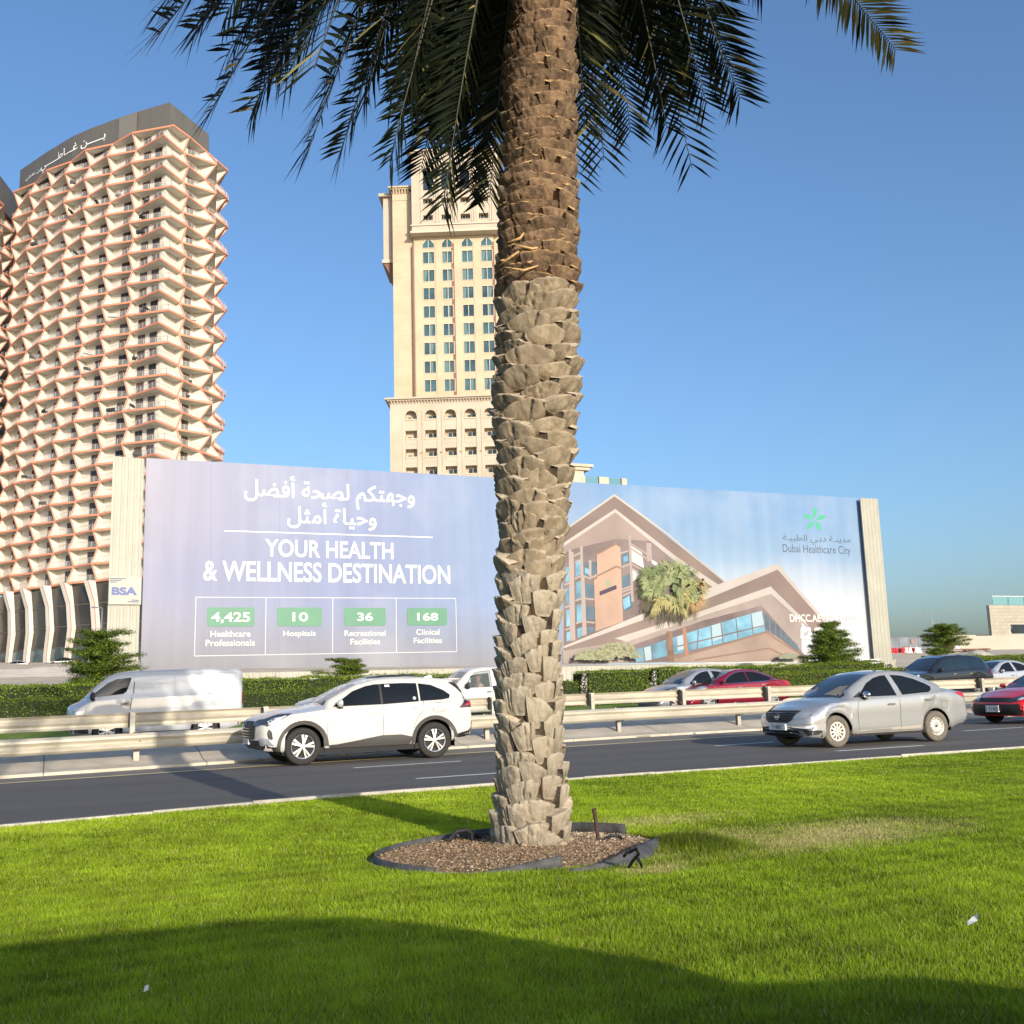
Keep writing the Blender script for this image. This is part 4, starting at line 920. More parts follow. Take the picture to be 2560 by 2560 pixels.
# ---- white double-cab pickup -----------------------------------------
def make_pickup(x, y, z):
    P = paint('pickup_white_paint', (.53, .52, .50)); L = 5.2
    MG = mat('clear_window', (.55, .62, .60), .03, trans=.9, ior=1.02, spec=.3, alpha=.55)
    c = Car('pickup_truck', (x, y+.9, z), 0, L, .9,
        top=[(0, .95), (.08, 1.02), (.5, 1.09), (1.1, 1.13), (1.28, 1.15), (1.60, 1.42), (1.86, 1.66), (2.05, 1.735), (2.4, 1.775), (3.4, 1.775), (3.62, 1.73), (3.70, 1.60), (3.74, 1.18), (3.78, 1.14), (5.2, 1.13)],
        belt=[(0, .86), (.4, 1.0), (1.3, 1.08), (3.7, 1.12), (5.2, 1.08)], sill=[(0, .36), (.5, .34), (5.2, .45)], rw=[(0, .8), (1.2, .8), (1.7, .69), (2.1, .67), (3.6, .66), (3.75, .8), (5.2, .85)],
        wheels=[.90, 3.98], R=.37, archR=.45, paintm=P, nose=lambda q: interp(q, [.2, .5, .9, 1.1], [.08, .0, .06, .2]), tail=lambda q: 0.,
        label='white double cab pickup truck with a driver inside, half hidden by the palm trunk', cat='pickup truck')
    body = c.body
    for sg in (-1, 1):
        c.decal('side_window', 'side', [(1.66, 1.13), (1.70, 1.22), (1.90, 1.44), (2.08, 1.57), (2.22, 1.61), (2.55, 1.625), (2.55, 1.16)], mat('cab_glass', (.20, .24, .24), .05, alpha=.32, spec=.6), side=sg)
        c.decal('side_window', 'side', [(2.72, 1.165), (2.70, 1.63), (3.40, 1.62), (3.46, 1.19)], mat('cab_glass_rear', (.20, .28, .27), .05, alpha=.42, spec=.6), side=sg)
        c.decal('window_bar', 'side', [(2.90, 1.17), (2.89, 1.63), (2.92, 1.63), (2.93, 1.17)], M_trim, off=.012, side=sg)
        c.lines('panel_gaps', 'side', [[(1.42, .5), (1.42, 1.0), (1.62, 1.15)], [(2.64, .5), (2.64, 1.12)], [(3.62, .6), (3.62, 1.12)]], side=sg, wd=.009)
        c.lines('window_seal', 'side', [[(1.62, 1.12), (2.60, 1.148)], [(2.66, 1.15), (3.5, 1.175)], [(1.66, 1.14), (1.90, 1.45), (2.08, 1.59), (2.56, 1.64), (2.56, 1.15)]], side=sg, wd=.016, m=M_trim)
        handle(c, 2.45, .98, M_trim, sg, .17)
        c.decal('headlamp', 'side', [(.05, .72), (.05, .9), (.5, .96), (.5, .78)], M_lamp, side=sg, off=.01)
    c.decal('windscreen', 'top', [(1.36, -.70), (1.36, .70), (1.84, .60), (1.84, -.60)], M_ws, step=.1)
    t = text_mesh('EFFA', .17, mat('door_lettering', (.20, .18, .20), .5), w_=.72); t.parent = c.root; t.name = 'door_lettering'
    t.matrix_local = Matrix.Translation((2.15, -.918, .66)) @ Matrix(((1, 0, 0, 0), (0, 0, -1, 0), (0, 1, 0, 0), (0, 0, 0, 1)))
    t = text_mesh('MCTs Sector', .05, mat('door_lettering', (.20, .18, .20), .5), w_=.62); t.parent = c.root; t.name = 'door_lettering'
    t.matrix_local = Matrix.Translation((3.02, -.918, .79)) @ Matrix(((1, 0, 0, 0), (0, 0, -1, 0), (0, 1, 0, 0), (0, 0, 0, 1)))
    # the cab is open behind its side glass, with seats and a dashboard
    wins = [[(1.70, 1.16), (1.74, 1.24), (1.93, 1.44), (2.10, 1.56), (2.22, 1.59), (2.53, 1.60), (2.53, 1.18)], [(2.74, 1.19), (2.72, 1.61), (3.38, 1.60), (3.44, 1.21)]]
    def ins(pl, x, z):
        r = False
        for i in range(len(pl)):
            a, q = pl[i], pl[i-1]
            if (a[1] > z) != (q[1] > z) and x < (q[0]-a[0])*(z-a[1])/(q[1]-a[1])+a[0]: r = not r
        return r
    bm = bmesh.new(); bm.from_mesh(body.data)
    dl = [f for f in bm.faces if abs(f.calc_center_median().y) > .55 and any(ins(w_, f.calc_center_median().x, f.calc_center_median().z) for w_ in wins)]
    bmesh.ops.delete(bm, geom=dl, context='FACES'); bm.to_mesh(body.data); bm.free()
    M_seat = mat('cab_seat_grey', (.10, .10, .105), .8)
    for x in (2.35, 3.20):
        for y in (-.38, .38):
            mb = MB(); mb.box(x+.14, x+.26, y-.24, y+.24, .8, 1.34); mb.box(x+.15, x+.24, y-.12, y+.12, 1.36, 1.52); mb.box(x-.25, x+.14, y-.24, y+.24, .72, .86); mb.build('seat', M_seat, c.root)
    mb = MB(); mb.box(1.62, 1.95, -.7, .7, .8, 1.14); mb.build('dashboard', M_trim, c.root)
    mb = MB(); mb.tube([(2.02+.06*math.cos(t)*0+.05*math.sin(t), -.38+.18*math.cos(t), 1.08+.16*math.sin(t)) for t in np.linspace(0, 6.283, 17)], .013, 6); mb.build('steering_wheel', M_trim, c.root)
    mirror(c, 1.74, 1.16, M_trim, h=.2, w_=.16)
    add_wheels(c, 'multi', .24, .6)
    return c

suv = make_suv()
silver = make_silver()
van = make_van(30.3, .20)

def skin_body(name, J, E, m, parent=None, loc=(0, 0, 0), sub=2):
    me = bpy.data.meshes.new(name); me.from_pydata([j[:3] for j in J], E, []); o = bpy.data.objects.new(name, me); COL.objects.link(o)
    md = o.modifiers.new('s', 'SKIN'); sv = me.skin_vertices[0].data
    for i, j in enumerate(J): r = j[3]; sv[i].radius = (r, r) if not hasattr(r, '__len__') else r; sv[i].use_root = (i == 0)
    md2 = o.modifiers.new('u', 'SUBSURF'); md2.levels = md2.render_levels = sub
    m2 = bpy.data.meshes.new_from_object(o.evaluated_get(bpy.context.evaluated_depsgraph_get())); bpy.data.objects.remove(o)
    m2.name = name; m2.materials.clear(); m2.materials.append(m); m2.polygons.foreach_set('use_smooth', [True]*len(m2.polygons)); return link(name, m2, parent, loc)
def driver(x, y, z):
    t = empty('person', (x, y, z)); tag(t, 'driver in pale beige clothes and cap seated at the wheel of the white pickup truck', 'person')
    M_cl = mat('beige_cloth', (.42, .33, .22), .9, var=.15, vscale=10); M_sk = mat('skin_brown', (.28, .16, .10), .6)
    # pelvis, spine, neck, head; shoulders, arms to the wheel; thighs
    J = [(0, 0, .02, .15), (.02, 0, .22, .15), (.01, 0, .42, .17), (.0, 0, .54, .11), (-.01, 0, .60, .06), (-.02, 0, .68, (.085, .075)), (-.03, 0, .76, (.095, .08)), (-.02, 0, .83, .07),
         (0, -.18, .50, .065), (-.10, -.22, .32, .05), (-.30, -.14, .36, .038), (0, .18, .50, .065), (-.10, .24, .32, .05), (-.30, .14, .36, .038), (-.25, -.11, .05, .08), (-.45, -.12, .06, .065), (-.25, .11, .05, .08), (-.45, .12, .06, .065), (-.48, -.12, -.22, .05), (-.48, .12, -.22, .05)]
    E = [(0, 1), (1, 2), (2, 3), (3, 4), (4, 5), (5, 6), (6, 7), (3, 8), (8, 9), (9, 10), (3, 11), (11, 12), (12, 13), (0, 14), (14, 15), (15, 18), (0, 16), (16, 17), (17, 19)]
    b = skin_body('body', J, E, M_sk, t)
    J2 = [(0, 0, .0, .165), (.02, 0, .22, .165), (.01, 0, .42, .185), (.0, 0, .53, .12), (0, -.18, .50, .078), (-.10, -.22, .32, .062), (-.24, -.16, .35, .052), (0, .18, .50, .078), (-.10, .24, .32, .062), (-.24, .16, .35, .052), (-.25, -.11, .05, .092), (-.44, -.12, .06, .078), (-.25, .11, .05, .092), (-.44, .12, .06, .078)]
    E2 = [(0, 1), (1, 2), (2, 3), (3, 4), (4, 5), (5, 6), (3, 7), (7, 8), (8, 9), (0, 10), (10, 11), (0, 12), (12, 13)]
    skin_body('clothes', J2, E2, M_cl, t)
    for sg in (-1, 1):      # hands closed on the wheel rim
        for k in range(4): mb = MB(); a = -.305-.006*k; mb.tube([(a, sg*.145, .345+.02*k), (a-.035, sg*(.15), .35+.02*k), (a-.045, sg*.17, .345+.02*k), (a-.025, sg*.18, .34+.02*k)], [.009, .009, .008, .007], 6); mb.build('finger', M_sk, t, smooth=True)
        mb = MB(); mb.tube([(-.30, sg*.14, .40), (-.32, sg*.165, .42), (-.345, sg*.175, .41)], [.010, .010, .008], 6); mb.build('thumb', M_sk, t, smooth=True)
    mb = MB(); mb.lathe([(.001, .915), (.07, .905), (.098, .86), (.102, .80)], 16, axis='z', loc=(-.015, 0, -.0)); mb.box(-.19, -.09, -.06, .06, .80, .812); mb.build('cap', M_cl, t, smooth=True)
    mb = MB(); mb.add([(-.128, -.012, .735), (-.128, .012, .735), (-.155, 0, .742), (-.125, 0, .785)], [(0, 1, 2), (0, 2, 3), (1, 3, 2)]); mb.build('nose', M_sk, t)
    for sg in (-1, 1):
        mb = MB(); mb.lathe([(.001, 0), (.009, .002), (.001, .006)], 8, loc=(0, 0, 0)); o = mb.build('eye', M_ink, t); o.location = (-.120, sg*.032, .775)
        mb = MB(); mb.lathe([(.001, -.008), (.022, -.006), (.026, .004), (.001, .008)], 8); o = mb.build('ear', M_sk, t); o.location = (-.015, sg*.083, .755)
    mb = MB(); mb.box(-.126, -.116, -.022, .022, .705, .711); mb.build('mouth', mat('lip', (.20, .08, .07), .6), t)
    return t
pick = make_pickup(10.12, 30.3, .28)
driver(10.12+2.30, 31.2-.38, .28+.70)
_far = 'cars on the far carriageway'
make_saloon('saloon_car', (18.95, 31.75, .36), 0, 4.45, .84, paint('blue_silver_paint', (.36, .38, .42), metal=.5), 'silver blue saloon car overlapped by the maroon car on the far carriageway', kind='a', style='multi', wheels=(.84, 3.4), handles=False, lamp=M_lampd)
mc = make_saloon('saloon_car', (19.75, 31.2, .36), 0, 4.62, .90, paint('maroon_paint', (.24, .008, .026), metal=.35, rough=.3), 'dark maroon fastback saloon car with chrome window trim on the far carriageway', kind='b', style='multi', wheels=(.95, 3.65), R=.325, glass=M_glass)
mc.lines('chrome_trim', 'side', [[(1.55, .935), (1.75, 1.06), (2.0, 1.215), (2.3, 1.32), (2.65, 1.345), (3.0, 1.325), (3.3, 1.26), (3.6, 1.145), (3.73, 1.06), (3.6, 1.0), (3.2, .965), (1.62, .925)]], wd=.022, m=M_chrome, off=.012)
box_part(mc, 'boot_spoiler', 4.22, 4.50, -.6, .6, 1.045, 1.075, mc.body.data.materials[0], .01)
mc2 = make_saloon('sports_car', (23.45, 21.0, 0), 0, 4.7, .94, paint('bright_red_paint', (.62, .012, .014), metal=.0, rough=.25), 'bright red car entering at the right edge on the near carriageway', kind='b', style='multi', wheels=(.98, 3.8), R=.35, lamp=M_lampd)
mc2.decal('grille', 'front', [(-.74, .60), (.74, .60), (.70, .70), (-.70, .70)], M_trim, off=.012, step=.06)
mc2.decal('lower_intake', 'front', [(-.80, .26), (.80, .26), (.76, .54), (-.76, .54)], M_trim, off=.012, step=.06)
for sg in (-1, 1):
    mc2.decal('running_lamp', 'front', [(sg*.84, .30), (sg*.86, .50), (sg*.89, .50), (sg*.88, .30)], M_led, off=.02, step=.04)
    mc2.decal('running_lamp', 'front', [(sg*.70, .63), (sg*.80, .63), (sg*.83, .70), (sg*.72, .70)], M_led, off=.02, step=.04)
plate(mc2, 0, .42, 'D 51826', w_=.42, h=.17)
make_saloon('saloon_car', (37.6, 35.2, .48), 0, 4.5, .85, paint('pale_silver_paint', (.50, .52, .55), metal=.5), 'pale silver saloon car behind the black car, at the right edge', kind='a', style='multi', wheels=(.84, 3.45))

def make_utility(name, loc, L, hw, H, pm, label, glass, wheels, R=.36, black_pillar=False, **k):
    f = L/4.9; h = H/1.75
    c = Car(name, loc, 0, L, hw, top=[(x*f, z*h) for x, z in [(0, .86), (.1, .97), (.5, 1.06), (1.1, 1.12), (1.35, 1.15), (1.8, 1.42), (2.2, 1.64), (2.6, 1.73), (3.3, 1.75), (4.0, 1.71), (4.4, 1.63), (4.62, 1.45), (4.8, 1.2), (4.9, 1.05)]],
        belt=[(x*f, z*h) for x, z in [(0, .78), (.3, .95), (1.4, 1.05), (2.4, 1.08), (3.8, 1.13), (4.9, 1.0)]], sill=[(0, .3), (.5, .27), (4.3*f, .3), (L, .42)],
        rw=[(0, .8), (1.3*f, .8), (1.9*f, .68), (4.2*f, .66), (L, .75)], wheels=wheels, R=R, archR=R+.075, paintm=pm,
        nose=lambda z: interp(z, [.2, .45, .8, 1.0], [.08, 0, .04, .2]), tail=lambda z: interp(z, [.3, .5, 1.0, 1.6], [.1, 0, .03, .05]), label=label, cat='car')
    W = [[(1.62, 1.11), (1.75, 1.2), (2.1, 1.43), (2.4, 1.555), (2.72, 1.59), (2.74, 1.13)], [(2.80, 1.13), (2.78, 1.60), (3.55, 1.59), (3.60, 1.17)], [(3.66, 1.175), (3.61, 1.585), (4.0, 1.555), (4.3, 1.47), (4.45, 1.32), (4.40, 1.21)]]
    for sg in (-1, 1):
        for w_ in W: c.decal('side_window', 'side', [(x*f, z*h) for x, z in w_], glass, side=sg)
        c.lines('panel_gaps', 'side', [[(1.5*f, .5), (1.5*f, 1.05*h)], [(2.77*f, .45), (2.77*f, 1.1*h)], [(3.6*f, 1.13*h), (3.5*f, .9*h), (3.35*f, .7)]], side=sg, wd=.009)
        for x in (2.55, 3.42): handle(c, x*f, .98*h, M_chrome, sg, .2)
        c.decal('tail_lamp', 'side', [(4.62*f, .95*h), (4.60*f, 1.18*h), (4.86*f, 1.16*h), (4.86*f, .92*h)], M_red, off=.01, side=sg, step=.04)
        c.decal('headlamp', 'side', [(.10, .72*h), (.12, .84*h), (.70, .98*h), (.62, .86*h)], M_led, off=.012, side=sg, step=.03)
    c.decal('windscreen', 'top', [(1.42*f, -.68), (1.42*f, .68), (2.2*f, .57), (2.2*f, -.57)], M_ws, step=.12)
    mirror(c, 1.8*f, 1.13*h, k.get('mm', M_trim), h=.16)
    add_wheels(c, 'multi', .23, .66)
    return c
make_utility('minivan', (30.6, 32.3, .42), 4.9, .95, 1.76, paint('black_paint', (.012, .014, .018), rough=.25), 'black sport utility car with chrome handles behind the silver saloon', mat('blue_black_glass', (.01, .02, .03), .08, coat=.6), (1.0, 3.85)).root.name = 'sport_utility_car'
cr_ = make_utility('sport_utility_car', (6.75, 31.4, .27), 4.3, .88, 1.6, paint('white_silver_paint', (.47, .48, .50), metal=.4), 'silver crossover car showing only its bonnet and roof behind the white car', M_glass, (.86, 3.45), R=.33)

for sg in (-1, 1): cr_.line('roof_rail', 'side', [(1.75, 1.33), (2.05, 1.47), (2.5, 1.535), (3.3, 1.545), (3.8, 1.50)], wd=.045, m=M_trim, side=sg, off=.03)
cr_.decal('sunroof', 'top', [(2.1, -.5), (2.1, .5), (3.4, .5), (3.4, -.5)], M_glass, off=.01, step=.15)
# ------------------------------------------------------------------ advertisement wall
BY = 50.0
_iso = {'ا':('ﺍ','ﺎ'), 'أ':('ﺃ','ﺄ'), 'ب':('ﺏ','ﺐ','ﺑ','ﺒ'), 'ت':('ﺕ','ﺖ','ﺗ','ﺘ'), 'ة':('ﺓ','ﺔ'), 'ث':('ﺙ','ﺚ','ﺛ','ﺜ'),
 'ج':('ﺝ','ﺞ','ﺟ','ﺠ'), 'ح':('ﺡ','ﺢ','ﺣ','ﺤ'), 'د':('ﺩ','ﺪ'), 'ص':('ﺹ','ﺺ','ﺻ','ﺼ'), 'ض':('ﺽ','ﺾ','ﺿ','ﻀ'), 'ط':('ﻁ','ﻂ','ﻃ','ﻄ'), 'غ':('ﻍ','ﻎ','ﻏ','ﻐ'),
 'ف':('ﻑ','ﻒ','ﻓ','ﻔ'), 'ك':('ﻙ','ﻚ','ﻛ','ﻜ'), 'ل':('ﻝ','ﻞ','ﻟ','ﻠ'), 'م':('ﻡ','ﻢ','ﻣ','ﻤ'), 'ن':('ﻥ','ﻦ','ﻧ','ﻨ'), 'ه':('ﻩ','ﻪ','ﻫ','ﻬ'), 'و':('ﻭ','ﻮ'), 'ي':('ﻱ','ﻲ','ﻳ','ﻴ'), 'ـ':('ـ','ـ','ـ','ـ'), 'ر':('ﺭ','ﺮ')}
def shape(s):
    out = []
    for i, ch in enumerate(s):
        if ch not in _iso: out.append(ch); continue
        f = _iso[ch]; pv = s[i-1] if i else ' '; nx = s[i+1] if i+1 < len(s) else ' '
        jp = pv in _iso and len(_iso[pv]) == 4; jn = len(f) == 4 and nx in _iso
        out.append(f[3] if jp and jn else f[1] if jp else f[2] if jn else f[0])
    return ''.join(reversed(out))
PL = MB
def P2(px, py, Y): p = at(px, py, Y); return (p.x, p.z)
class Plane:
    """a vertical sheet at distance Y; pieces of print are laid on it as thin sheets in order"""
    def __init__(s, root, Y): s.root = root; s.Y = Y; s.k = 0; s.o = root.location
    def lay(s): s.k += 1; return s.Y-.004-.0007*s.k
    def poly(s, name, pts, m, hole=None):
        Y = s.lay(); q = [at(a, b, s.Y) for a, b in pts]
        mb = MB(); mb.add([(p.x-s.o.x, Y-s.o.y, p.z-s.o.z) for p in q], [tuple(range(len(q)))])
        me = mb.mesh(name, m); bm = bmesh.new(); bm.from_mesh(me); bmesh.ops.triangulate(bm, faces=bm.faces[:]); bm.normal_update()
        if sum(f.normal.y*f.calc_area() for f in bm.faces) > 0: bmesh.ops.reverse_faces(bm, faces=bm.faces)
        bm.to_mesh(me); bm.free(); return link(name, me, s.root)
    def polys(s, name, lst, m, kind=None):
        Y = s.lay(); mb = MB()
        for i_, pts in enumerate(lst):
            q = [at(a, b, s.Y) for a, b in pts]; mb.add([(p.x-s.o.x, Y-i_*.00010-s.o.y, p.z-s.o.z) for p in q], [tuple(range(len(q)))])
        s.k += int(len(lst)*.1/.7)
        me = mb.mesh(name, m); bm = bmesh.new(); bm.from_mesh(me); bmesh.ops.triangulate(bm, faces=bm.faces[:]); bm.normal_update()
        rv = [f for f in bm.faces if f.normal.y > 0]
        if rv: bmesh.ops.reverse_faces(bm, faces=rv)
        bm.to_mesh(me); bm.free(); o = link(name, me, s.root)
        if kind: o['kind'] = kind
        return o
    def line(s, name, a, b, w_, m):
        p, q = at(*a, s.Y), at(*b, s.Y); Y = s.lay(); d = Vector((q.x-p.x, q.z-p.z)).normalized(); n = Vector((-d.y, d.x))*w_/2
        mb = MB(); V = [(p.x+n.x, p.z+n.y), (q.x+n.x, q.z+n.y), (q.x-n.x, q.z-n.y), (p.x-n.x, p.z-n.y)]
        mb.add([(x-s.o.x, Y-s.o.y, z-s.o.z) for x, z in V], [(3, 2, 1, 0)]); return mb.build(name, m, s.root)
    def text(s, txt, x0, x1, yt, yb, m, bold=0., name='lettering', xm=None, thick=0):
        """fits the lettering between pixel columns x0..x1 and rows yt..yb (at its middle column)"""
        xm = (x0+x1)/2; a, b = at(x0, (yt+yb)/2, s.Y), at(x1, (yt+yb)/2, s.Y); t, u = at(xm, yt, s.Y), at(xm, yb, s.Y)
        o = text_mesh(txt, abs(t.z-u.z), m, bold=bold, w_=abs(b.x-a.x), name=name); o.parent = s.root
        if thick:
            me = o.data; V0 = [v.co.copy() for v in me.vertices]; F0 = [tuple(p.vertices) for p in me.polygons]; mb = MB()
            for k, (dx, dy) in enumerate(((-1, -1), (1, -1), (-1, 1), (1, 1), (0, 0), (1.2, 0), (-1.2, 0), (0, 1.2), (0, -1.2))): mb.add([(v.x+dx*thick/2, v.y+dy*thick/2, k*.0004) for v in V0], F0)
            o.data = mb.mesh(name, m)
        o.matrix_local = Matrix.Translation(((a.x+b.x)/2-s.o.x, s.lay()-s.o.y, (t.z+u.z)/2-s.o.z)) @ Matrix(((1, 0, 0, 0), (0, 0, -1, 0), (0, 1, 0, 0), (0, 0, 0, 1)))
        return o
    def rrect(s, name, x0, x1, yt, yb, r, m):
        p = [(x0, yt), (x1, yt), (x1, yb), (x0, yb)]; out = []
        for (cx, cy), a0 in (((x1-r, yt+r), -90), ((x1-r, yb-r), 0), ((x0+r, yb-r), 90), ((x0+r, yt+r), 180)):
            for k in range(5): a = math.radians(a0+k*22.5); out.append((cx+math.cos(a)*r, cy+math.sin(a)*r))
        return s.poly(name, out, m)
def ptcol(me_obj, fn_):
    me = me_obj.data; n = len(me.vertices); C = np.array([fn_(v.co) for v in me.vertices]); setcol(me, C)

root = empty('advertisement_wall', (27, BY, 0)); tag(root, 'huge printed advertisement wall for a health district standing behind the hedges', 'billboard')
bl, tl, tr_, br_ = at(351, 1674, BY), at(366, 1145, BY), at(2149, 1245, BY), at(2184.5, 1655, BY)
# background print: its own colours run from lilac through blue to near-white, as printed
nx_, nz_ = 60, 20; V, F, Cc = [], [], []
BGS = .51
def bgcol(u, v):     # v = 0 bottom .. 1 top
    left = np.array([.56, .55, .70]); lb = np.array([.36, .42, .68]); mid = np.array([.33, .48, .76]); bot = np.array([.40, .40, .45])
    right_top = np.array([.24, .45, .78]); right_mid = np.array([.54, .69, .83]); white = np.array([.92, .94, .98])
    if u < .5:
        c = left*(1-min(1, u/.22))+np.array([.38, .46, .72])*min(1, u/.22)
        c = c*(1-min(1, max(0, (u-.25)/.2)))+mid*min(1, max(0, (u-.25)/.2))
        c = c*(1-.45*math.exp(-((v-.42)/.2)**2)*(1 if u < .3 else .3))+lb*.45*math.exp(-((v-.42)/.2)**2)*(1 if u < .3 else .3)
        b = max(0, 1-v/.33); c = c*(1-b)+bot*b
    else:
        c = right_top*v**1.2+right_mid*(1-v**1.2); w_ = max(0, min(1, (.62-v)/.35))*max(0, min(1, (u-.62)/.15)); c = c*(1-w_)+white*w_
        k = max(0, min(1, (u-.5)/.08)); c = c*k+(mid*(1-max(0, 1-v/.33))+bot*max(0, 1-v/.33))*(1-k)
    return c
for j in range(nz_+1):
    for i in range(nx_+1):
        u, v = i/nx_, j/nz_; b_, t_ = bl.lerp(br_, u), tl.lerp(tr_, u); p = b_.lerp(t_, v); V.append((p.x-27, 0, p.z)); Cc.append(bgcol(u, v)*BGS)
F = [(j*(nx_+1)+i, j*(nx_+1)+i+1, (j+1)*(nx_+1)+i+1, (j+1)*(nx_+1)+i) for j in range(nz_) for i in range(nx_)]
mp_ = attrmat('printed_sheet', .55, 0, spec=.25)
# faint vertical wrinkles and wash in the stretched vinyl
nt = mp_.node_tree; N = nt.nodes; L = nt.links; b = N['Principled BSDF']
tc = N.new('ShaderNodeTexCoord'); mpn = N.new('ShaderNodeMapping'); mpn.inputs['Scale'].default_value = (1.3, 1, .07); L.new(tc.outputs['Object'], mpn.inputs[0])
n1 = N.new('ShaderNodeTexNoise'); n1.inputs['Scale'].default_value = 1.2; n1.inputs['Detail'].default_value = 5; L.new(mpn.outputs[0], n1.inputs[0])
n2 = N.new('ShaderNodeTexNoise'); n2.inputs['Scale'].default_value = .22; n2.inputs['Detail'].default_value = 4; L.new(tc.outputs['Object'], n2.inputs[0])
mr = N.new('ShaderNodeMapRange'); L.new(n1.outputs[0], mr.inputs[0]); mr.inputs[1].default_value = .3; mr.inputs[2].default_value = .7; mr.inputs[3].default_value = .94; mr.inputs[4].default_value = 1.07
hs = N.new('ShaderNodeHueSaturation'); L.new(b.inputs['Base Color'].links[0].from_socket, hs.inputs['Color']); L.new(mr.outputs[0], hs.inputs['Value'])
mx = N.new('ShaderNodeMix'); mx.data_type = 'RGBA'; L.new(hs.outputs[0], mx.inputs[6]); mx.inputs[7].default_value = (.5, .5, .54, 1)
mr2 = N.new('ShaderNodeMapRange'); L.new(n2.outputs[0], mr2.inputs[0]); mr2.inputs[1].default_value = .5; mr2.inputs[2].default_value = .75; mr2.inputs[3].default_value = 0; mr2.inputs[4].default_value = .24
L.new(mr2.outputs[0], mx.inputs[0]); L.new(mx.outputs[2], b.inputs['Base Color'])
bp = N.new('ShaderNodeBump'); bp.inputs['Strength'].default_value = .25; bp.inputs['Distance'].default_value = .05; L.new(n1.outputs[0], bp.inputs['Height']); L.new(bp.outputs[0], b.inputs['Normal'])
me = npmesh('printed_sheet', V, F, mp_); setcol(me, Cc); link('printed_sheet', me, root)
# steel frame behind, and edge thickness
mb = MB(); M_steel = mat('grey_steel', (.20, .20, .21), .6, metal=.4)
mb.prism([(tl.x-27+.02, .02), (tr_.x-27-.02, .02), (tr_.x-27-.02, .35), (tl.x-27+.02, .35)], 2.75, 12.35)
mb.build('backing_frame', M_steel, root)
pl = Plane(root, BY)
W = mat('print_white', (.60, .60, .55), .5); G = mat('print_green', (.055, .20, .12), .5, var=.06, vscale=.8); WL = mat('print_pale_line', (.55, .57, .57), .5)
DG = mat('print_logo_grey', (.055, .07, .10), .5); LG = mat('print_logo_green', (.05, .32, .20), .5)
seam = mat('sheet_seam', (.17, .18, .27), .6)
for a, b_ in (((529, 1154), (523, 1676)), ((700, 1166), (697, 1676)), ((868, 1175), (866, 1672))): pl.line('sheet_seam', a, b_, .016, seam)
pl.text(shape('وجهتكم لصحة أفضل'), 611, 1036, 1196, 1270, W, thick=.026)
pl.text(shape('وحياة أمثل'), 719, 940, 1258, 1323, W, thick=.026)
pl.line('printed_rule', (560, 1327), (1082, 1343.5), .055, W)
pl.text('YOUR HEALTH', 663, 983, 1352, 1395, W, .016); pl.text('& WELLNESS DESTINATION', 508, 1125, 1407, 1456, W, .016)
for a, b_ in (((490, 1493), (1139, 1496)), ((486, 1640), (1142, 1629)), ((490, 1493), (486, 1640)), ((665, 1494), (663, 1637)), ((832, 1495), (831.5, 1633)), ((990, 1496), (991, 1631)), ((1139, 1496), (1142, 1629))): pl.line('printed_rule', a, b_, .028, WL)
for x0, x1, yt, yb, t, tx0, tx1 in ((518, 636, 1518.5, 1566.5, '4,425', 528, 625), (693, 804.5, 1519, 1565.5, '10', 731, 770), (860, 964, 1519.5, 1564.5, '36', 893, 932), (1018, 1117.5, 1520, 1563.5, '168', 1043, 1095)):
    pl.rrect('printed_panel', x0, x1, yt, yb, 5, G); pl.text(t, tx0, tx1, yt+12, yb-(12 if ',' not in t else 8), W, .02)
for t, x0, x1, yt, yb in (('Healthcare', 526, 626, 1577, 1592), ('Professionals', 514, 637, 1599, 1615), ('Hospitals', 708, 789, 1577, 1594), ('Recreational', 861, 964, 1576, 1590), ('Facilities', 876, 950, 1597, 1611), ('Clinical', 1040, 1098, 1573, 1587), ('Facilities', 1034, 1104, 1594.5, 1608)): pl.text(t, x0, x1, yt, yb, W, .012)
pl.k = 0
# printed picture of a clinic building --------------------------------
def z2(l): return [(1380+x*.44513, 1200+y*.44513) for x, y in l]
def z5(l): return [(1400+x*.2588, 1240+y*.2588) for x, y in l]
C = lambda n, c, **k: mat('print_'+n, tuple(v*.60 for v in c), .55, spec=.2, **k)
soff = C('soffit', (.31, .235, .21), var=.22, vscale=.16, detail=2); soff2 = C('soffit_light', (.42, .33, .30), var=.25, vscale=.2, detail=2); fas = C('fascia', (.64, .58, .54), var=.1, vscale=.2); fasd = C('fascia_shadow', (.46, .38, .35), var=.2, vscale=.2)
wall = C('terracotta_wall', (.62, .42, .32), var=.16, vscale=.3); wallb = C('base_wall', (.44, .33, .27), var=.2, vscale=.25); wallj = C('wall_joint', (.34, .22, .17)); gl = C('glass', (.22, .46, .62), var=.4, vscale=.45); gl2 = C('glass_pale', (.50, .66, .74)); gld = C('glass_dark', (.14, .21, .28), var=.2, vscale=.8)
fr = C('frame', (.52, .43, .40)); frd = C('frame_shadow', (.26, .205, .20), var=.3, vscale=.3); cloud = C('white_glass', (.74, .76, .76))
pl.poly('printed_roof', z2([(60, 290), (350, 82), (970, 572), (875, 612), (700, 470), (355, 170), (60, 365)]), soff)
pl.poly('printed_roof_edge', z2([(90, 262), (350, 78), (640, 290), (975, 568), (968, 574), (640, 302), (350, 92), (88, 275)]), fas)
pl.poly('printed_facade', z2([(60, 375), (355, 172), (700, 460), (880, 610), (850, 735), (840, 1000), (60, 1033)]), soff2)
pl.poly('printed_facade', z2([(66, 410), (130, 385), (360, 330), (560, 345), (800, 560), (860, 640), (840, 730), (430, 800), (66, 940)]), frd)
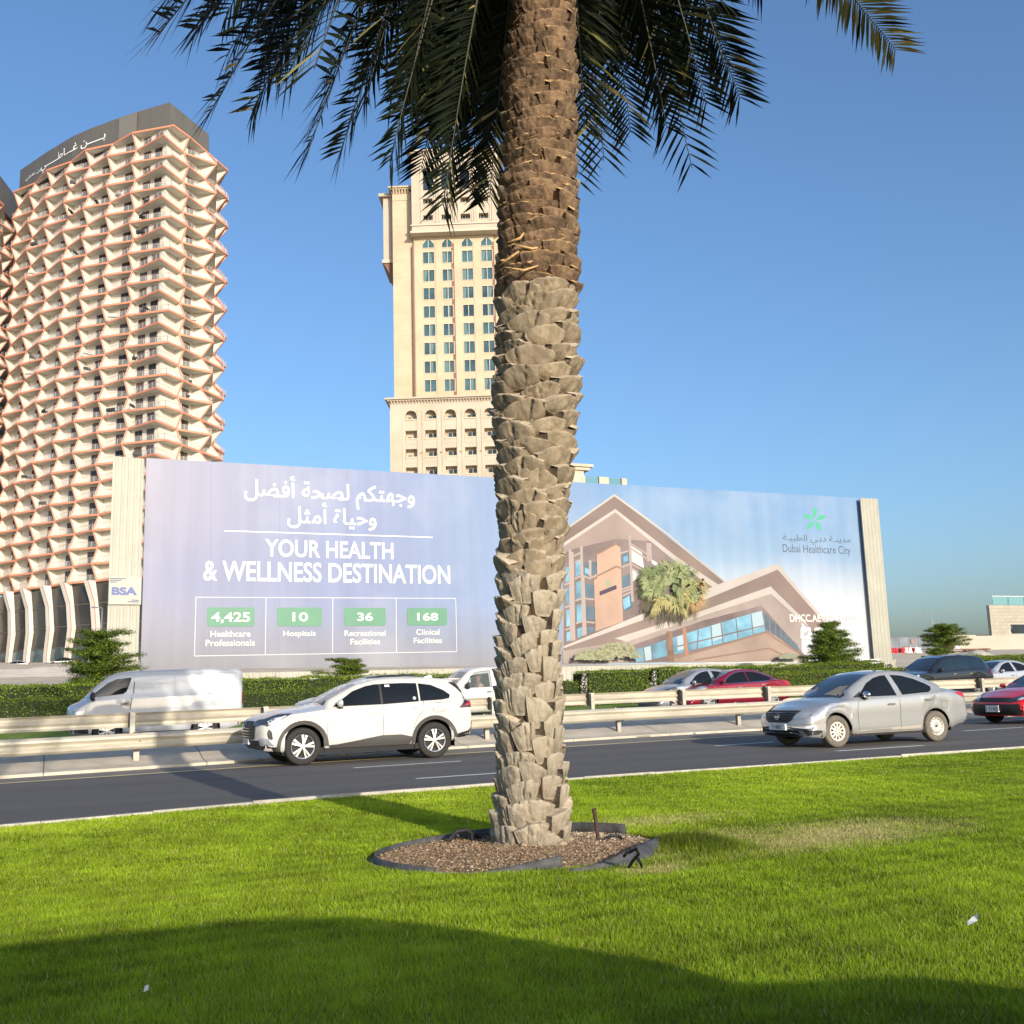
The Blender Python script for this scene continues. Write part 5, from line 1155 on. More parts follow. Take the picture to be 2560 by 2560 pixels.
pl.poly('printed_roof_edge', z2([(66, 352), (355, 162), (700, 432), (935, 588), (905, 604), (690, 455), (356, 182), (66, 372)]), fas)
# glazed bays on the left
def cells(xs_l, y_bands, m, skew=0):
    out = []
    for (xa, xb) in xs_l:
        for (ya, yb) in y_bands: out.append(z5([(xa, ya+skew*(xa)), (xb, ya+skew*(xb)), (xb, yb+skew*xb), (xa, yb+skew*xa)]))
    return out
pl.polys('printed_window', [z5(q) for q in ([(52, 690), (85, 680), (92, 820), (55, 835)], [(55, 895), (98, 880), (100, 1040), (58, 1050)], [(60, 1105), (102, 1090), (104, 1250), (62, 1262)], [(62, 1320), (105, 1305), (106, 1390), (64, 1410)], [(70, 1500), (108, 1490), (110, 1610), (72, 1615)])], gl)
pl.polys('printed_window', [z5(q) for q in ([(150, 630), (205, 605), (207, 755), (152, 778)], [(155, 838), (210, 815), (212, 985), (157, 1000)], [(160, 1055), (213, 1038), (214, 1205), (162, 1225)], [(165, 1285), (216, 1262), (217, 1350), (167, 1370)])], gl)
pl.polys('printed_window', [z5(q) for q in ([(235, 640), (355, 640), (355, 740), (280, 785), (235, 760)], [(240, 840), (330, 860), (330, 980), (290, 990), (242, 960)], [(245, 1060), (335, 1070), (335, 1190), (300, 1200), (247, 1185)], [(250, 1265), (338, 1270), (336, 1300), (252, 1335)], [(595, 570), (660, 540), (675, 640), (597, 660)], [(597, 780), (680, 750), (685, 880), (600, 900)], [(600, 990), (690, 950), (700, 1080), (610, 1120)])], gld)
pl.polys('printed_window', [z5(q) for q in ([(240, 690), (282, 710), (282, 760), (240, 745)], [(610, 585), (650, 575), (660, 625), (612, 645)], [(606, 1000), (670, 960), (680, 1060), (616, 1100)])], gl)
pl.polys('printed_white_glass', [z5(q) for q in ([(672, 470), (790, 545), (812, 700), (686, 630)], [(682, 690), (800, 770), (760, 790), (700, 830)], [(880, 610), (950, 650), (955, 700), (885, 650)], [(1150, 880), (1330, 900), (1380, 930), (1330, 980), (1160, 960)])], cloud)
for q in ([(95, 520), (110, 1400)], [(118, 540), (135, 1395)], [(205, 485), (228, 1350)], [(222, 760), (244, 1340)], [(290, 620), (290, 780)], [(845, 455), (850, 630)], [(868, 455), (876, 630)], [(670, 380), (700, 1020)]): a, b_ = z5(q); pl.line('printed_mullion', a, b_, .16, fr)
for q in ([(135, 580), (200, 545)], [(145, 640), (205, 610)], [(140, 800), (210, 768)], [(145, 1012), (215, 988)], [(150, 1232), (222, 1210)], [(210, 765), (285, 798)], [(285, 798), (355, 762)], [(215, 988), (330, 1000)], [(220, 1212), (335, 1225)], [(40, 860), (100, 835)], [(45, 1078), (105, 1055)], [(50, 1295), (108, 1272)], [(580, 555), (660, 530), (0, 0)], [(672, 455), (835, 560)], [(672, 500), (832, 605)], [(590, 690), (685, 655)], [(685, 655), (840, 745)], [(688, 700), (820, 770)], [(590, 905), (700, 865)], [(595, 930), (700, 890)], [(600, 965), (690, 925)]):
    a, b_ = z5(q[:2]); pl.line('printed_louvre', a, b_, .09, fr)
pl.poly('printed_wall', z5([(352, 560), (535, 455), (578, 480), (607, 1210), (340, 1310), (325, 790), (357, 775)]), wall)
for q in ([(357, 562), (535, 462)], [(535, 462), (578, 488)], [(360, 772), (545, 680)], [(545, 680), (582, 700)], [(325, 805), (360, 785)]): a, b_ = z5(q); pl.line('printed_joint', a, b_, .1, wallj)
# small emblem and lettering on the printed wall
def petals(cx, cy, r, m, sq=1., rot=0.):
    out = []
    for k in range(5):
        a = math.radians(-90+72*k)+rot; c, s_ = math.cos(a), math.sin(a); q = []
        for t, w_ in ((.10, .0), (.35, .13), (.6, .20), (.8, .14), (1.0, 0), (.8, -.14), (.6, -.20), (.35, -.13)): q.append((cx+(c*t-s_*w_)*r*sq, cy+(s_*t+c*w_)*r))
        out.append(q)
    return pl.polys('printed_emblem', out, m)
petals(1400+460*.2588, 1240+845*.2588, 10, LG, .65)
ink = C('small_ink', (.10, .08, .12))
for y, t in ((905, None), (922, None)):
    a, b_ = z5([(380, y+30), (543, y-35)]); pl.line('printed_small_lettering', a, b_, .13, ink)
# lower wing
pl.poly('printed_roof', z2([(70, 945), (460, 775), (845, 640), (1262, 474), (1540, 800), (1500, 900), (1230, 610), (840, 760), (400, 900), (70, 1030)]), soff)
pl.poly('printed_roof_edge', z2([(60, 935), (460, 770), (870, 612), (1262, 470), (1300, 502), (1262, 505), (875, 665), (470, 800), (66, 945)]), fas)
pl.poly('printed_roof_edge', z2([(1262, 470), (1545, 800), (1530, 806), (1262, 500)]), fas)
pl.poly('printed_facade', z2([(400, 905), (840, 745), (1228, 612), (1400, 800), (1400, 985), (1000, 1018), (440, 1026), (60, 1032), (60, 960)]), fasd)
pl.poly('printed_roof_edge', z2([(350, 890), (840, 735), (1225, 598), (1420, 790), (1440, 830), (1228, 640), (845, 762), (420, 908)]), fas)
pl.poly('printed_facade', z2([(430, 935), (845, 790), (1175, 705), (1420, 985), (1400, 1000), (430, 1026)]), frd)
pl.poly('printed_window', z2([(450, 958), (820, 840), (1175, 732), (1195, 850), (1000, 905), (700, 975), (500, 1022), (470, 1022)]), gl)
pl.polys('printed_window', [z2(q) for q in ([(895, 818), (945, 802), (952, 890), (900, 905)], [(1118, 752), (1175, 735), (1190, 820), (1128, 838)], [(700, 880), (735, 868), (738, 950), (704, 960)], [(510, 945), (550, 932), (560, 1010), (520, 1015)])], gl2)
for q in ([(890, 822), (898, 928)], [(945, 803), (960, 918)], [(1030, 778), (1042, 890)], [(1115, 752), (1128, 870)], [(820, 842), (812, 950)], [(750, 868), (760, 962)], [(640, 900), (648, 990)], [(560, 925), (560, 1012)], [(700, 935), (1195, 815)], [(510, 938), (520, 1018)]): a, b_ = z2(q); pl.line('printed_mullion', a, b_, .07, frd)
pl.polys('printed_window', [z2([(1190+k*32, 745+k*31), (1215+k*32, 770+k*31), (1218+k*32, 850+k*22), (1195+k*32, 832+k*22)]) for k in range(6)], gld)
pl.poly('printed_wall', z2([(640, 1024), (690, 1000), (1198, 852), (1260, 880), (1400, 985), (1420, 1012), (1000, 1020)]), wallb)
for q in ([(690, 1002), (1198, 856)], [(1198, 856), (1400, 985)], [(800, 1012), (1215, 945)], [(1215, 945), (1300, 985)]): a, b_ = z2(q); pl.line('printed_joint', a, b_, .09, wallj)
# printed fan palm and shrubs: many small printed blades
rp = random.Random(8)
def blades(cx, cy, n, r0, r1, spread, m, dirs, wd=3.):
    out = []
    for _ in range(n):
        a = math.radians(rp.uniform(*dirs)); d0 = rp.uniform(0, spread); x, y = cx+math.cos(a)*d0, cy+math.sin(a)*d0
        b_ = a+rp.uniform(-.5, .5); l = rp.uniform(r0, r1); c, s_ = math.cos(b_), math.sin(b_)
        if s_ < .3 and rp.random() < .3: s_ += .4
        out.append([(x-s_*wd/2, y+c*wd/2), (x+c*l*.6-s_*wd/2, y+s_*l*.6+c*wd/2), (x+c*l, y+s_*l+l*.15), (x+c*l*.6+s_*wd/2, y+s_*l*.6-c*wd/2), (x+s_*wd/2, y-c*wd/2)])
    return out
trunkc = C('palm_trunk', (.30, .18, .13), var=.3, vscale=1.5)
pl.poly('printed_trunk', z2([(640, 850), (672, 850), (684, 1022), (650, 1022)]), trunkc)
pl.poly('printed_trunk', z2([(728, 830), (748, 830), (765, 1000), (745, 985)]), C('dry_frond', (.50, .26, .17)))
cx, cy = 1380+650*.44513, 1200+612*.44513; kb = pl.k
def fans(n, r0, r1, a0, a1, L0, L1, m, nb=26, wd=1.5, droop=.5):
    out = []
    for q in range(n):
        a = math.radians(rp.uniform(a0, a1)); R_ = rp.uniform(r0, r1); hx, hy = cx+math.cos(a)*R_, cy+math.sin(a)*R_*.86; l_ = rp.uniform(L0, L1)
        for _ in range(nb):
            b_ = a+rp.uniform(-1.25, 1.25); l = l_*rp.uniform(.7, 1.05)*(1-.25*abs(b_-a)); c, s_ = math.cos(b_), math.sin(b_)
            mx_, my_ = hx+c*l*.6, hy+s_*l*.6; ex_, ey_ = hx+c*l, hy+s_*l+l*droop*rp.uniform(.3, .9); w_ = wd*rp.uniform(.6, 1.2)
            out.append([(hx, hy), (mx_-s_*w_/2, my_+c*w_/2), (ex_, ey_), (mx_+s_*w_/2, my_-c*w_/2)])
    return out
pl.polys('printed_palm_leaves', fans(34, 30, 66, 20, 160, 24, 42, None, 30, 3.2, .8), C('palm_shadow', (.16, .14, .10)), 'stuff')
pl.polys('printed_palm_leaves', fans(46, 6, 70, -200, 60, 26, 38, None, 22, 2.4), C('palm_deep', (.15, .19, .10)), 'stuff')
pl.polys('printed_palm_leaves', fans(30, 0, 30, -180, 180, 18, 34, None, 22, 1.6), C('palm_mid', (.24, .30, .14)), 'stuff')
pl.polys('printed_palm_leaves', fans(44, 12, 72, -190, 30, 22, 36, None, 22, 1.5), C('palm_green', (.27, .34, .15)), 'stuff')
pl.polys('printed_palm_leaves', fans(32, 16, 72, -200, 40, 20, 34, None, 20, 1.2), C('palm_light', (.44, .50, .24)), 'stuff')
pl.polys('printed_palm_leaves', fans(14, 0, 34, -180, 180, 16, 30, None, 20, 1.2), C('palm_pale', (.40, .45, .22)), 'stuff')
pl.polys('printed_palm_leaves', fans(22, 24, 72, -20, 150, 20, 34, None, 16, 1.2, .9), C('palm_yellow', (.58, .52, .22)), 'stuff')
pl.polys('printed_palm_leaves', fans(6, 62, 76, -10, 50, 18, 28, None, 16, 1.3, 1.2), C('palm_dry', (.60, .38, .18)), 'stuff')
for bx, by, rx, ry, m1, m2 in ((1380+205*.445, 1200+985*.445, 48, 26, (.28, .29, .17), (.40, .41, .25)), (1380+340*.445, 1200+960*.445, 58, 38, (.30, .31, .18), (.42, .43, .26)), (1380+1295*.445, 1200+992*.445, 26, 11, (.22, .24, .18), (.34, .35, .26))):
    for c_, cnt in ((m1, 220), (m2, 150)):
        l = []
        for _ in range(cnt):
            a = rp.uniform(math.pi, 2*math.pi); d = math.sqrt(rp.random()); x = bx+math.cos(a)*rx*d; y = by+18*ry/38+math.sin(a)*ry*d; q = rp.uniform(2, 5)
            if y < 1656: l.append([(x-q, y), (x, y-q*.7), (x+q, y), (x, y+q*.7)])
        pl.polys('printed_shrub', l, C('shrub_%d' % int(c_[0]*100), c_), 'stuff')
# emblem with five petals, and names
k_ = kb; pl.k = 0; ex, ey = z2([(1474, 222)])[0]; petals(ex, ey, 33, LG, .9, .05)
pl.text(shape('مدينـة دبـي الطبيـة'), 1957, 2126, 1338, 1362, DG, .0)
pl.text('Dubai Healthcare City', 1957, 2126, 1363, 1389, DG, -.004)
pl.k = k_; pl.text('DHCC.AE', 1973, 2050, 1536, 1555, W, .02); pl.text('800HEALTH', 2063, 2141, 1539, 1552, mat('print_pale_letters', (.56, .57, .58), .5), -.01)
pl.rrect('printed_icon', 2000, 2025.5, 1568, 1598, 5, W); pl.rrect('printed_icon', 2034, 2058, 1569, 1598, 5, W)
bi = mat('print_icon_ink', (.30, .29, .30), .5)
pl.poly('printed_bird', [(2005, 1577), (2010, 1581), (2013, 1581), (2014, 1577), (2018, 1577), (2021.5, 1578), (2019.5, 1583), (2016, 1590), (2009, 1591), (2006, 1589.5), (2010, 1588), (2006.5, 1584)], bi)
pl.poly('printed_letter', [(2044, 1598), (2044, 1585), (2040, 1585), (2040, 1581), (2044, 1581), (2044, 1577), (2047, 1573), (2052, 1573), (2052, 1577), (2049, 1578), (2049, 1581), (2052, 1581), (2052, 1585), (2049, 1585), (2049, 1598)], bi)

# ribbed cream hoardings ------------------------------------------------
M_rib = mat('cream_corrugated_sheet', (.34, .33, .27), .55, metal=.0, var=.08, vscale=.5, col2=(.38, .37, .31))
def ribbed(name, x0, x1, zb, zt, Y, label, seams, cat='hoarding', pitch=.30, rootl=None):
    root = empty(name, ((x0+x1)/2, Y, 0)); tag(root, label, cat); cx = root.location.x
    ed = [x0]+seams+[x1]
    for a, b_ in zip(ed[:-1], ed[1:]):
        n = max(1, int(round((b_-a)/pitch))); A, B = [], []
        for i in range(n):
            p = a+(b_-a)*i/n; w_ = (b_-a)/n
            for u, d in ((0, 0), (.42, 0), (.5, -.02), (.8, -.02), (.88, 0)):
                t = (p+u*w_-x0)/(x1-x0); A.append((p+u*w_-cx, d, zb)); B.append((p+u*w_-cx, d, zt[0]+(zt[1]-zt[0])*t))
        A.append((b_-.02-cx, 0, zb)); B.append((b_-.02-cx, 0, zt[0]+(zt[1]-zt[0])*(b_-x0)/(x1-x0)))
        mb = MB(); mb.quadstrip(A, B); mb.quadstrip([(p[0], p[1]+.04, p[2]) for p in A][::-1], [(p[0], p[1]+.04, p[2]) for p in B][::-1]); mb.quadstrip(B, [(p[0], p[1]+.04, p[2]) for p in B])
        mb.build('sheet', M_rib, root)
    mb = MB()
    for k in range(3):
        z = zb+(min(zt)-zb)*(.1+.4*k); mb.box(x0-cx+.05, x1-cx-.05, .05, .13, z, z+.1)
    for x in np.arange(x0+.2, x1, 2.5): mb.box(x-cx, x-cx+.1, .13, .23, zb, min(zt)-.1)
    mb.build('support_frame', M_steel, root); return root
YH = BY-.35
fl = at(288, 1640, YH).x; fr_ = at(358, 1640, YH).x
hl = ribbed('ribbed_hoarding', at(283, 1140, YH).x, at(364, 1140, YH).x-.03, .2, (at(283, 1140, YH).z, at(362, 1147, YH).z), YH, 'tall cream ribbed hoarding left of the lilac end of the advertisement', [])
hr = ribbed('ribbed_hoarding', at(2150, 1246, YH).x+.02, at(2195, 1247, YH).x, .2, (at(2150, 1245, YH).z, at(2195, 1247, YH).z), YH, 'tall cream ribbed hoarding at the right end of the advertisement', [])
fx = [at(p, 1660, YH-.3).x for p in (351, 2242)]
hb = ribbed('low_hoarding', fx[0], fx[1], .2, (at(351, 1684, YH-.3).z-.05, at(2242, 1650, YH-.3).z), YH-.3, 'low cream ribbed fence running along the foot of the advertisement', [fx[0]+6*k for k in range(1, 9) if fx[0]+6*k < fx[1]-1])
# square panel with three blue letters
q = empty('hoarding_sign', (0, YH-.06, 0)); tag(q, 'pale square panel with blue capital letters on the left hoarding', 'sign')
a, b_, c_, d_ = at(273, 1442, YH), at(354, 1442, YH), at(352, 1512, YH), at(268, 1512, YH)
mb = MB(); x0_, x1_ = a.x, b_.x; mb.box(x0_, x1_, -.05, 0, c_.z, a.z); mb.build('panel', mat('panel_cream', (.37, .365, .32), .55, var=.04, vscale=.6), q)
ps = Plane(q, YH-.07-.05); ps.o = q.location
BL = mat('sign_blue', (.022, .05, .22), .45); NV = mat('sign_navy', (.04, .05, .14), .5)
ps.text('BSA', 279, 343, 1467.5, 1488, BL, .05)
for A, B in (((275, 1446), (315, 1447)), ((275, 1450.5), (303, 1451)), ((275, 1455), (292, 1455)), ((330, 1500), (347.5, 1501)), ((320, 1504), (347, 1505))): ps.line('printed_rule', A, B, .035, NV)
# small notice at the right foot
q = empty('notice_board', (0, YH-.4, 0)); tag(q, 'small white notice with a dark phone number on the low fence', 'sign')
a, b_ = at(2158, 1648, YH-.4), at(2201, 1660, YH-.4); mb = MB(); mb.box(a.x, b_.x, -.02, .0, b_.z, a.z); mb.build('panel', M_plate, q)
ps = Plane(q, YH-.43); ps.o = q.location; ps.text('050 155 3042', 2160, 2191, 1649.5, 1654, M_ink, .02)
# dark net hung behind the tree gap right
# ------------------------------------------------------------------ balcony tower
M_cream = mat('tower_render_cream', (.60, .57, .50), .8, var=.04, vscale=.3)
M_copper = mat('orange_edge_band', (.62, .25, .145), .55, var=.06, vscale=1.5)
M_copperp = mat('pale_fin_face', (.60, .40, .32), .6)
M_fascia = mat('grey_cladding_panel', (.115, .108, .098), .6, var=.06, vscale=.4)
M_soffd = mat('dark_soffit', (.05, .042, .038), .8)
M_door = mat('balcony_door_glass', (.035, .035, .04), .15, var=.5, vscale=.15, col2=(.11, .095, .085), objvar=.7)
M_doorf = mat('door_frame', (.16, .10, .08), .6)
M_rg = mat('railing_glass', (.55, .60, .58), .12, alpha=.24, spec=.5)
M_railp = mat('railing_post', (.46, .30, .24), .5)
M_dglass = mat('podium_dark_glass', (.045, .04, .036), .22, var=.3, vscale=.12, spec=.5)
M_bglass = mat('blue_side_glass', (.03, .05, .09), .15, var=.3, vscale=.2)
FH = 3.07
def v2(p): return Vector((p[0], p[1]))
def honeycomb(root, W, Nn, z0, nf, off, corner=None, par=0, skip=lambda j, k: False, ztop_extra=None, mats=None, prefix=''):
    """W: wall nodes (x,y) left->right; Nn: outward unit normals; balconies between neighbouring nodes on every floor.
    off(j,k) gives how far the slab tip reaches out at node j on level k."""
    mc, mo, mp_ = mats or (M_cream, M_copper, M_copperp)
    O_ = root.location
    def tip(j, k):
        o = off(j, k); p = v2(W[j])+v2(Nn[j])*o[0]
        t = v2((-Nn[j][1], Nn[j][0])); return p+t*o[1]
    cnt = 0
    for k in range(nf+1):
        z = z0+k*FH
        for j in range(len(W)-1):
            if corner and j in corner: continue
            js = [j, j+1]
            if corner and (j+1) in corner: js = [j, j+1, j+2]
            T = [tip(q, k) for q in js]; B = [v2(W[q])+v2(Nn[q])*-.1 for q in js]
            if skip(j, k): continue
            pts = [B[0]]+T+B[1:][::-1]; ox, oy = (T[0]+T[-1])/2
            mb = MB(); n = len(pts); loc = lambda p, zz: (p.x-ox, p.y-oy, zz)
            mb.add([loc(p, -.16) for p in pts], [tuple(range(n))]); mb.add([loc(p, .14) for p in pts], [tuple(range(n-1, -1, -1))])
            th = .05; nb = []
            for a, b in zip(T[:-1], T[1:]):
                mb.add([loc(a, -.21), loc(b, -.21), loc(b, .14), loc(a, .14)], [(0, 1, 2, 3)], 1)
                d = (b-a).normalized(); ins = Vector((-d.y, d.x))*.12
                cen = (B[0]+B[-1])/2
                if (a+ins-cen).length > (a-ins-cen).length: ins = -ins
                a2, b2 = a+ins, b+ins; mb.add([loc(a, .145), loc(b, .145), loc(b2, .145), loc(a2, .145), loc(a, -.21), loc(b, -.21), loc(b2, -.21), loc(a2, -.21)], [(0, 1, 2, 3), (7, 6, 5, 4)], 1)
            me = mb.mesh('balcony_slab', [mc, mo]); link('balcony_slab', me, root, (ox-O_.x, oy-O_.y, z-O_.z))
            if k == nf: continue
            # railing: glass sheet and posts
            cnt += 1; mb = MB()
            for a, b in zip(T[:-1], T[1:]):
                c0 = (B[0]+B[-1])/2; ia, ib = a+(c0-a).normalized()*.22, b+(c0-b).normalized()*.22
                mb.add([loc(ia, .15), loc(ib, .15), loc(ib, 1.12), loc(ia, 1.12)], [(0, 1, 2, 3)], 0)
                nps = max(2, int((ib-ia).length/1.2))
                for q in range(nps+1):
                    p = ia.lerp(ib, q/nps); mb.box(p.x-ox-.03, p.x-ox+.03, p.y-oy-.03, p.y-oy+.03, .15, 1.16, 1)
                mb.bar(loc(ia, 1.16), loc(ib, 1.16), .035, 4, 1)
            link('balcony_railing', mb.mesh('balcony_railing', [M_rg, M_railp]), root, (ox-O_.x, oy-O_.y, z-O_.z))
            # doors on the back wall
            Bs = [v2(W[q]) for q in js]
            for a, b in zip(Bs[:-1], Bs[1:]):
                d = (b-a); L_ = d.length; d = d/L_; nrm = Vector((d.y, -d.x))
                if nrm.dot(v2(Nn[js[0]])) < 0: nrm = -nrm
                opts = ((.60, 1.9),) if len(js) == 2 and L_ > 4.5 else ((.30, 1.8), (.72, 1.8)) if L_ > 5.5 else ((.5, 1.8),)
                for f_, wd in opts:
                    if L_ < wd+.6: wd = L_*.5
                    cpt = a+d*(L_*f_); mbd = MB()
                    def Q(u, h, e): p = d*u+nrm*e; return (p.x, p.y, h)
                    mbd.add([Q(-wd/2, .15, .07), Q(wd/2, .15, .07), Q(wd/2, 2.45, .07), Q(-wd/2, 2.45, .07)], [(0, 1, 2, 3)], 0)
                    for u0, u1, h0, h1 in ((-wd/2-.07, -wd/2, .15, 2.5), (wd/2, wd/2+.07, .15, 2.5), (-wd/2-.07, wd/2+.07, 2.45, 2.55), (-.035, .035, .15, 2.45)):
                        mbd.add([Q(u0, h0, .09), Q(u1, h0, .09), Q(u1, h1, .09), Q(u0, h1, .09)], [(0, 1, 2, 3)], 1)
                    link('balcony_door', mbd.mesh('balcony_door', [M_door, M_doorf]), root, (cpt.x-O_.x, cpt.y-O_.y, z-O_.z))
        # fins
        if k < nf:
            for j in range(len(W)):
                if corner and j in corner: continue
                if skip(min(j, len(W)-2), k): continue
                a0 = v2(W[j])-v2(Nn[j])*.1; t0, t1 = tip(j, k), tip(j, k+1)
                d0 = (t0-a0).normalized(); s_ = Vector((-d0.y, d0.x))*.11; e = d0*.24
                ox, oy = t0; mb = MB()
                def V3(p, zz): return (p.x-ox, p.y-oy, zz)
                for sg in (1, -1):
                    q = s_*sg; f = [V3(a0+q, .1), V3(t0-e+q, .1), V3(t1-e+q, FH-.1), V3(a0+q, FH-.1)]; mb.add(f, [(0, 1, 2, 3)], 0)
                    f = [V3(t0-e+q, .0), V3(t0+q, .0), V3(t1+q, FH), V3(t1-e+q, FH)]; mb.add(f, [(0, 1, 2, 3)], 1)
                q = s_*1.0; mb.add([V3(t0-q, 0), V3(t0+q, 0), V3(t1+q, FH), V3(t1-q, FH)], [(0, 1, 2, 3)], 2)
                link('balcony_fin', mb.mesh('balcony_fin', [mc, mo, mp_]), root, (ox-O_.x, oy-O_.y, z-O_.z))
def normals(P):
    out = []
    for i in range(len(P)):
        a, b = v2(P[max(0, i-1)]), v2(P[min(len(P)-1, i+1)]); d = (b-a).normalized(); n = Vector((d.y, -d.x)); out.append((n.x, n.y))
    return out
T1 = [(-10.6, 231.4), (-7.4, 225.0), (-4.2, 219.0), (-.7, 212.9), (2.8, 207.7), (6.7, 202.7), (10.85, 197.8), (16.6, 191.6), (20.6, 195.4), (24.6, 199.6), (27.6, 206.5), (29.0, 214.0)]
N1 = normals(T1); N1[7] = tuple(Vector((N1[6][0]+.75, N1[6][1]-.2)).normalized()); N1[9] = tuple(Vector((.85, -.5)).normalized())
W1 = [(p[0]-n[0]*1.7, p[1]-n[1]*1.7) for p, n in zip(T1, N1)]
Z1 = 22.95
root = empty('apartment_tower', (8, 206, 7)); tag(root, 'tall apartment tower with zigzag orange-edged white balconies under a grey crown', 'tower')
NF = 28
def off1(j, k):
    hi = (j+k+1) % 2
    if j == 7: return (1.9+(.9 if k % 2 else -.5), (-0.9 if k % 2 else 1.0))
    a = .62 if j < 9 else 1.15
    return ((1.5 if j < 9 else 2.9)+(a if hi else -a), 0.)
skip1 = lambda j, k: (j == 0 and k % 2 == 0 and False)
honeycomb(root, W1, N1, Z1, NF, off1, corner={7}, skip=skip1)
# back wall of every storey, and the body behind
mb = MB(); back = [(28, 232), (5, 246)]
poly = [(x-8, y-206) for x, y in W1]+[(x-8, y-206) for x, y in back]
mb.prism(poly, Z1-7-.6, Z1-7+NF*FH+.3, 0); mb.build('wall', M_cream, root, fixn=True)
# blue-dark glazing round the left end
a, b = Vector(W1[0]), Vector((5, 246)); d = (b-a).normalized(); n_ = Vector((-d.y, d.x))
if n_.x > 0: n_ = -n_
for k in range(NF):
    z = Z1+k*FH-7; mb = MB(); q0, q1 = a+d*.4+n_*.12, a+d*7+n_*.12
    mb.add([(q0.x-8, q0.y-206, z+.3), (q1.x-8, q1.y-206, z+.3), (q1.x-8, q1.y-206, z+2.8), (q0.x-8, q0.y-206, z+2.8)], [(0, 1, 2, 3)]); mb.build('end_window', M_bglass, root)
# crown: grey fascia following the plan, dark underside, top corner panel
FO = [(-9.9, 233.1), (-7.3, 228.0), (-4.8, 223.1), (-2.3, 218.7), (.1, 214.4), (3.4, 209.9), (6.8, 205.7), (10.7, 201.1), (17, 194.6), (25.6, 203.9)]
zt_, zb_ = 115.0, 109.3
mb = MB(); full = FO+[(27, 214), (28, 232), (5, 246)]; mb.prism([(x-8, y-206) for x, y in full], zb_-7, zt_-7, 0)
crown = mb.build('crown_fascia', M_fascia, root, fixn=True)
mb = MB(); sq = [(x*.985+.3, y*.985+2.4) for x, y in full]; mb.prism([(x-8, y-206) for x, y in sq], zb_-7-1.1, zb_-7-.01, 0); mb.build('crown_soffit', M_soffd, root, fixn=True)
mb = MB()
for i in range(len(FO)-1):
    p, q = v2(FO[i]), v2(FO[i+1]); m_ = max(1, int((q-p).length/4.2)); dd = (q-p).normalized(); nn = Vector((dd.y, -dd.x))
    for t in range(m_):
        c = p.lerp(q, t/m_)+nn*.02; mb.add([(c.x-8-dd.x*.04, c.y-206-dd.y*.04, zb_-7), (c.x-8+dd.x*.04, c.y-206+dd.y*.04, zb_-7), (c.x-8+dd.x*.04, c.y-206+dd.y*.04, zt_-7), (c.x-8-dd.x*.04, c.y-206-dd.y*.04, zt_-7)], [(0, 1, 2, 3)])
mb.build('cladding_joints', mat('cladding_joint', (.085, .08, .072), .8), root)['kind'] = 'stuff'
# white letters on the crown, laid along the curved fascia
M_let = mat('white_letters', (.85, .85, .82), .4)
arc = [v2(p) for p in FO[:-1]]; cum = [0]
for a_, b_ in zip(arc[:-1], arc[1:]): cum.append(cum[-1]+(b_-a_).length)
def arcpos(s_):
    for i in range(len(arc)-1):
        if s_ <= cum[i+1] or i == len(arc)-2:
            t = (s_-cum[i])/(cum[i+1]-cum[i]); p = arc[i].lerp(arc[i+1], t); d = (arc[i+1]-arc[i]).normalized(); return p, Vector((d.y, -d.x))
def letters(txt, s0, s1, zc, h, name):
    o = text_mesh(txt, h, M_let, w_=(s1-s0), name=name, bold=.01); me = o.data
    # finer edges so the letters follow the curve
    for v in me.vertices:
        p, n = arcpos((s0+s1)/2+v.co.x); v.co = (p.x+n.x*.12-8, p.y+n.y*.12-206, zc-7+v.co.y)
    o.parent = root; return o
TOT = cum[-1]
letters(shape('بـــــن غـــاطـــــي'), TOT*.20, TOT*.66, 112.0, 2.7, 'sign_letters')
letters(shape('بن غاطي'), TOT*.06, TOT*.20, 111.7, 1.1, 'sign_letters')
# pale panel bay on the crown
p0, n0 = arcpos(TOT*.74); p1_, _ = arcpos(TOT*.84); mb = MB(); q0, q1 = p0+n0*.35, p1_+n0*.35
mb.add([(q0.x-8, q0.y-206, zb_-7+.05), (q1.x-8, q1.y-206, zb_-7+.05), (q1.x-8, q1.y-206, zt_-7-.3), (q0.x-8, q0.y-206, zt_-7-.3)], [(0, 1, 2, 3)]); mb.build('crown_panel', mat('lighter_panel', (.17, .16, .145), .6), root)
# podium: dark glazing between bent white piers
pod = [(p[0]+n[0]*-.6, p[1]+n[1]*-.6) for p, n in zip(T1, N1)]
for j in range(0, 8):
    a_, b_ = v2(pod[j]), v2(pod[j+1]); n = v2(N1[j]); d = (b_-a_).normalized()
    for k, (h0, h1) in enumerate(((7.0, 11.2), (11.3, 15.0), (15.1, 18.8), (18.9, 22.3))):
        mb = MB(); mb.add([(a_.x-8, a_.y-206, h0-7), (b_.x-8, b_.y-206, h0-7), (b_.x-8, b_.y-206, h1-7), (a_.x-8, a_.y-206, h1-7)], [(0, 1, 2, 3)])
        mb.build('podium_glazing', M_dglass if k else mat('shopfront_glass', (.09, .12, .13), .12, var=.5, vscale=.3), root)
    mb = MB()
    for h in (11.25, 15.05, 18.85): mb.add([(a_.x+n.x*.06-8, a_.y+n.y*.06-206, h-7-.12), (b_.x+n.x*.06-8, b_.y+n.y*.06-206, h-7-.12), (b_.x+n.x*.06-8, b_.y+n.y*.06-206, h-7+.12), (a_.x+n.x*.06-8, a_.y+n.y*.06-206, h-7+.12)], [(0, 1, 2, 3)])
    mb.build('floor_line', mat('floor_band', (.08, .07, .06), .7), root)
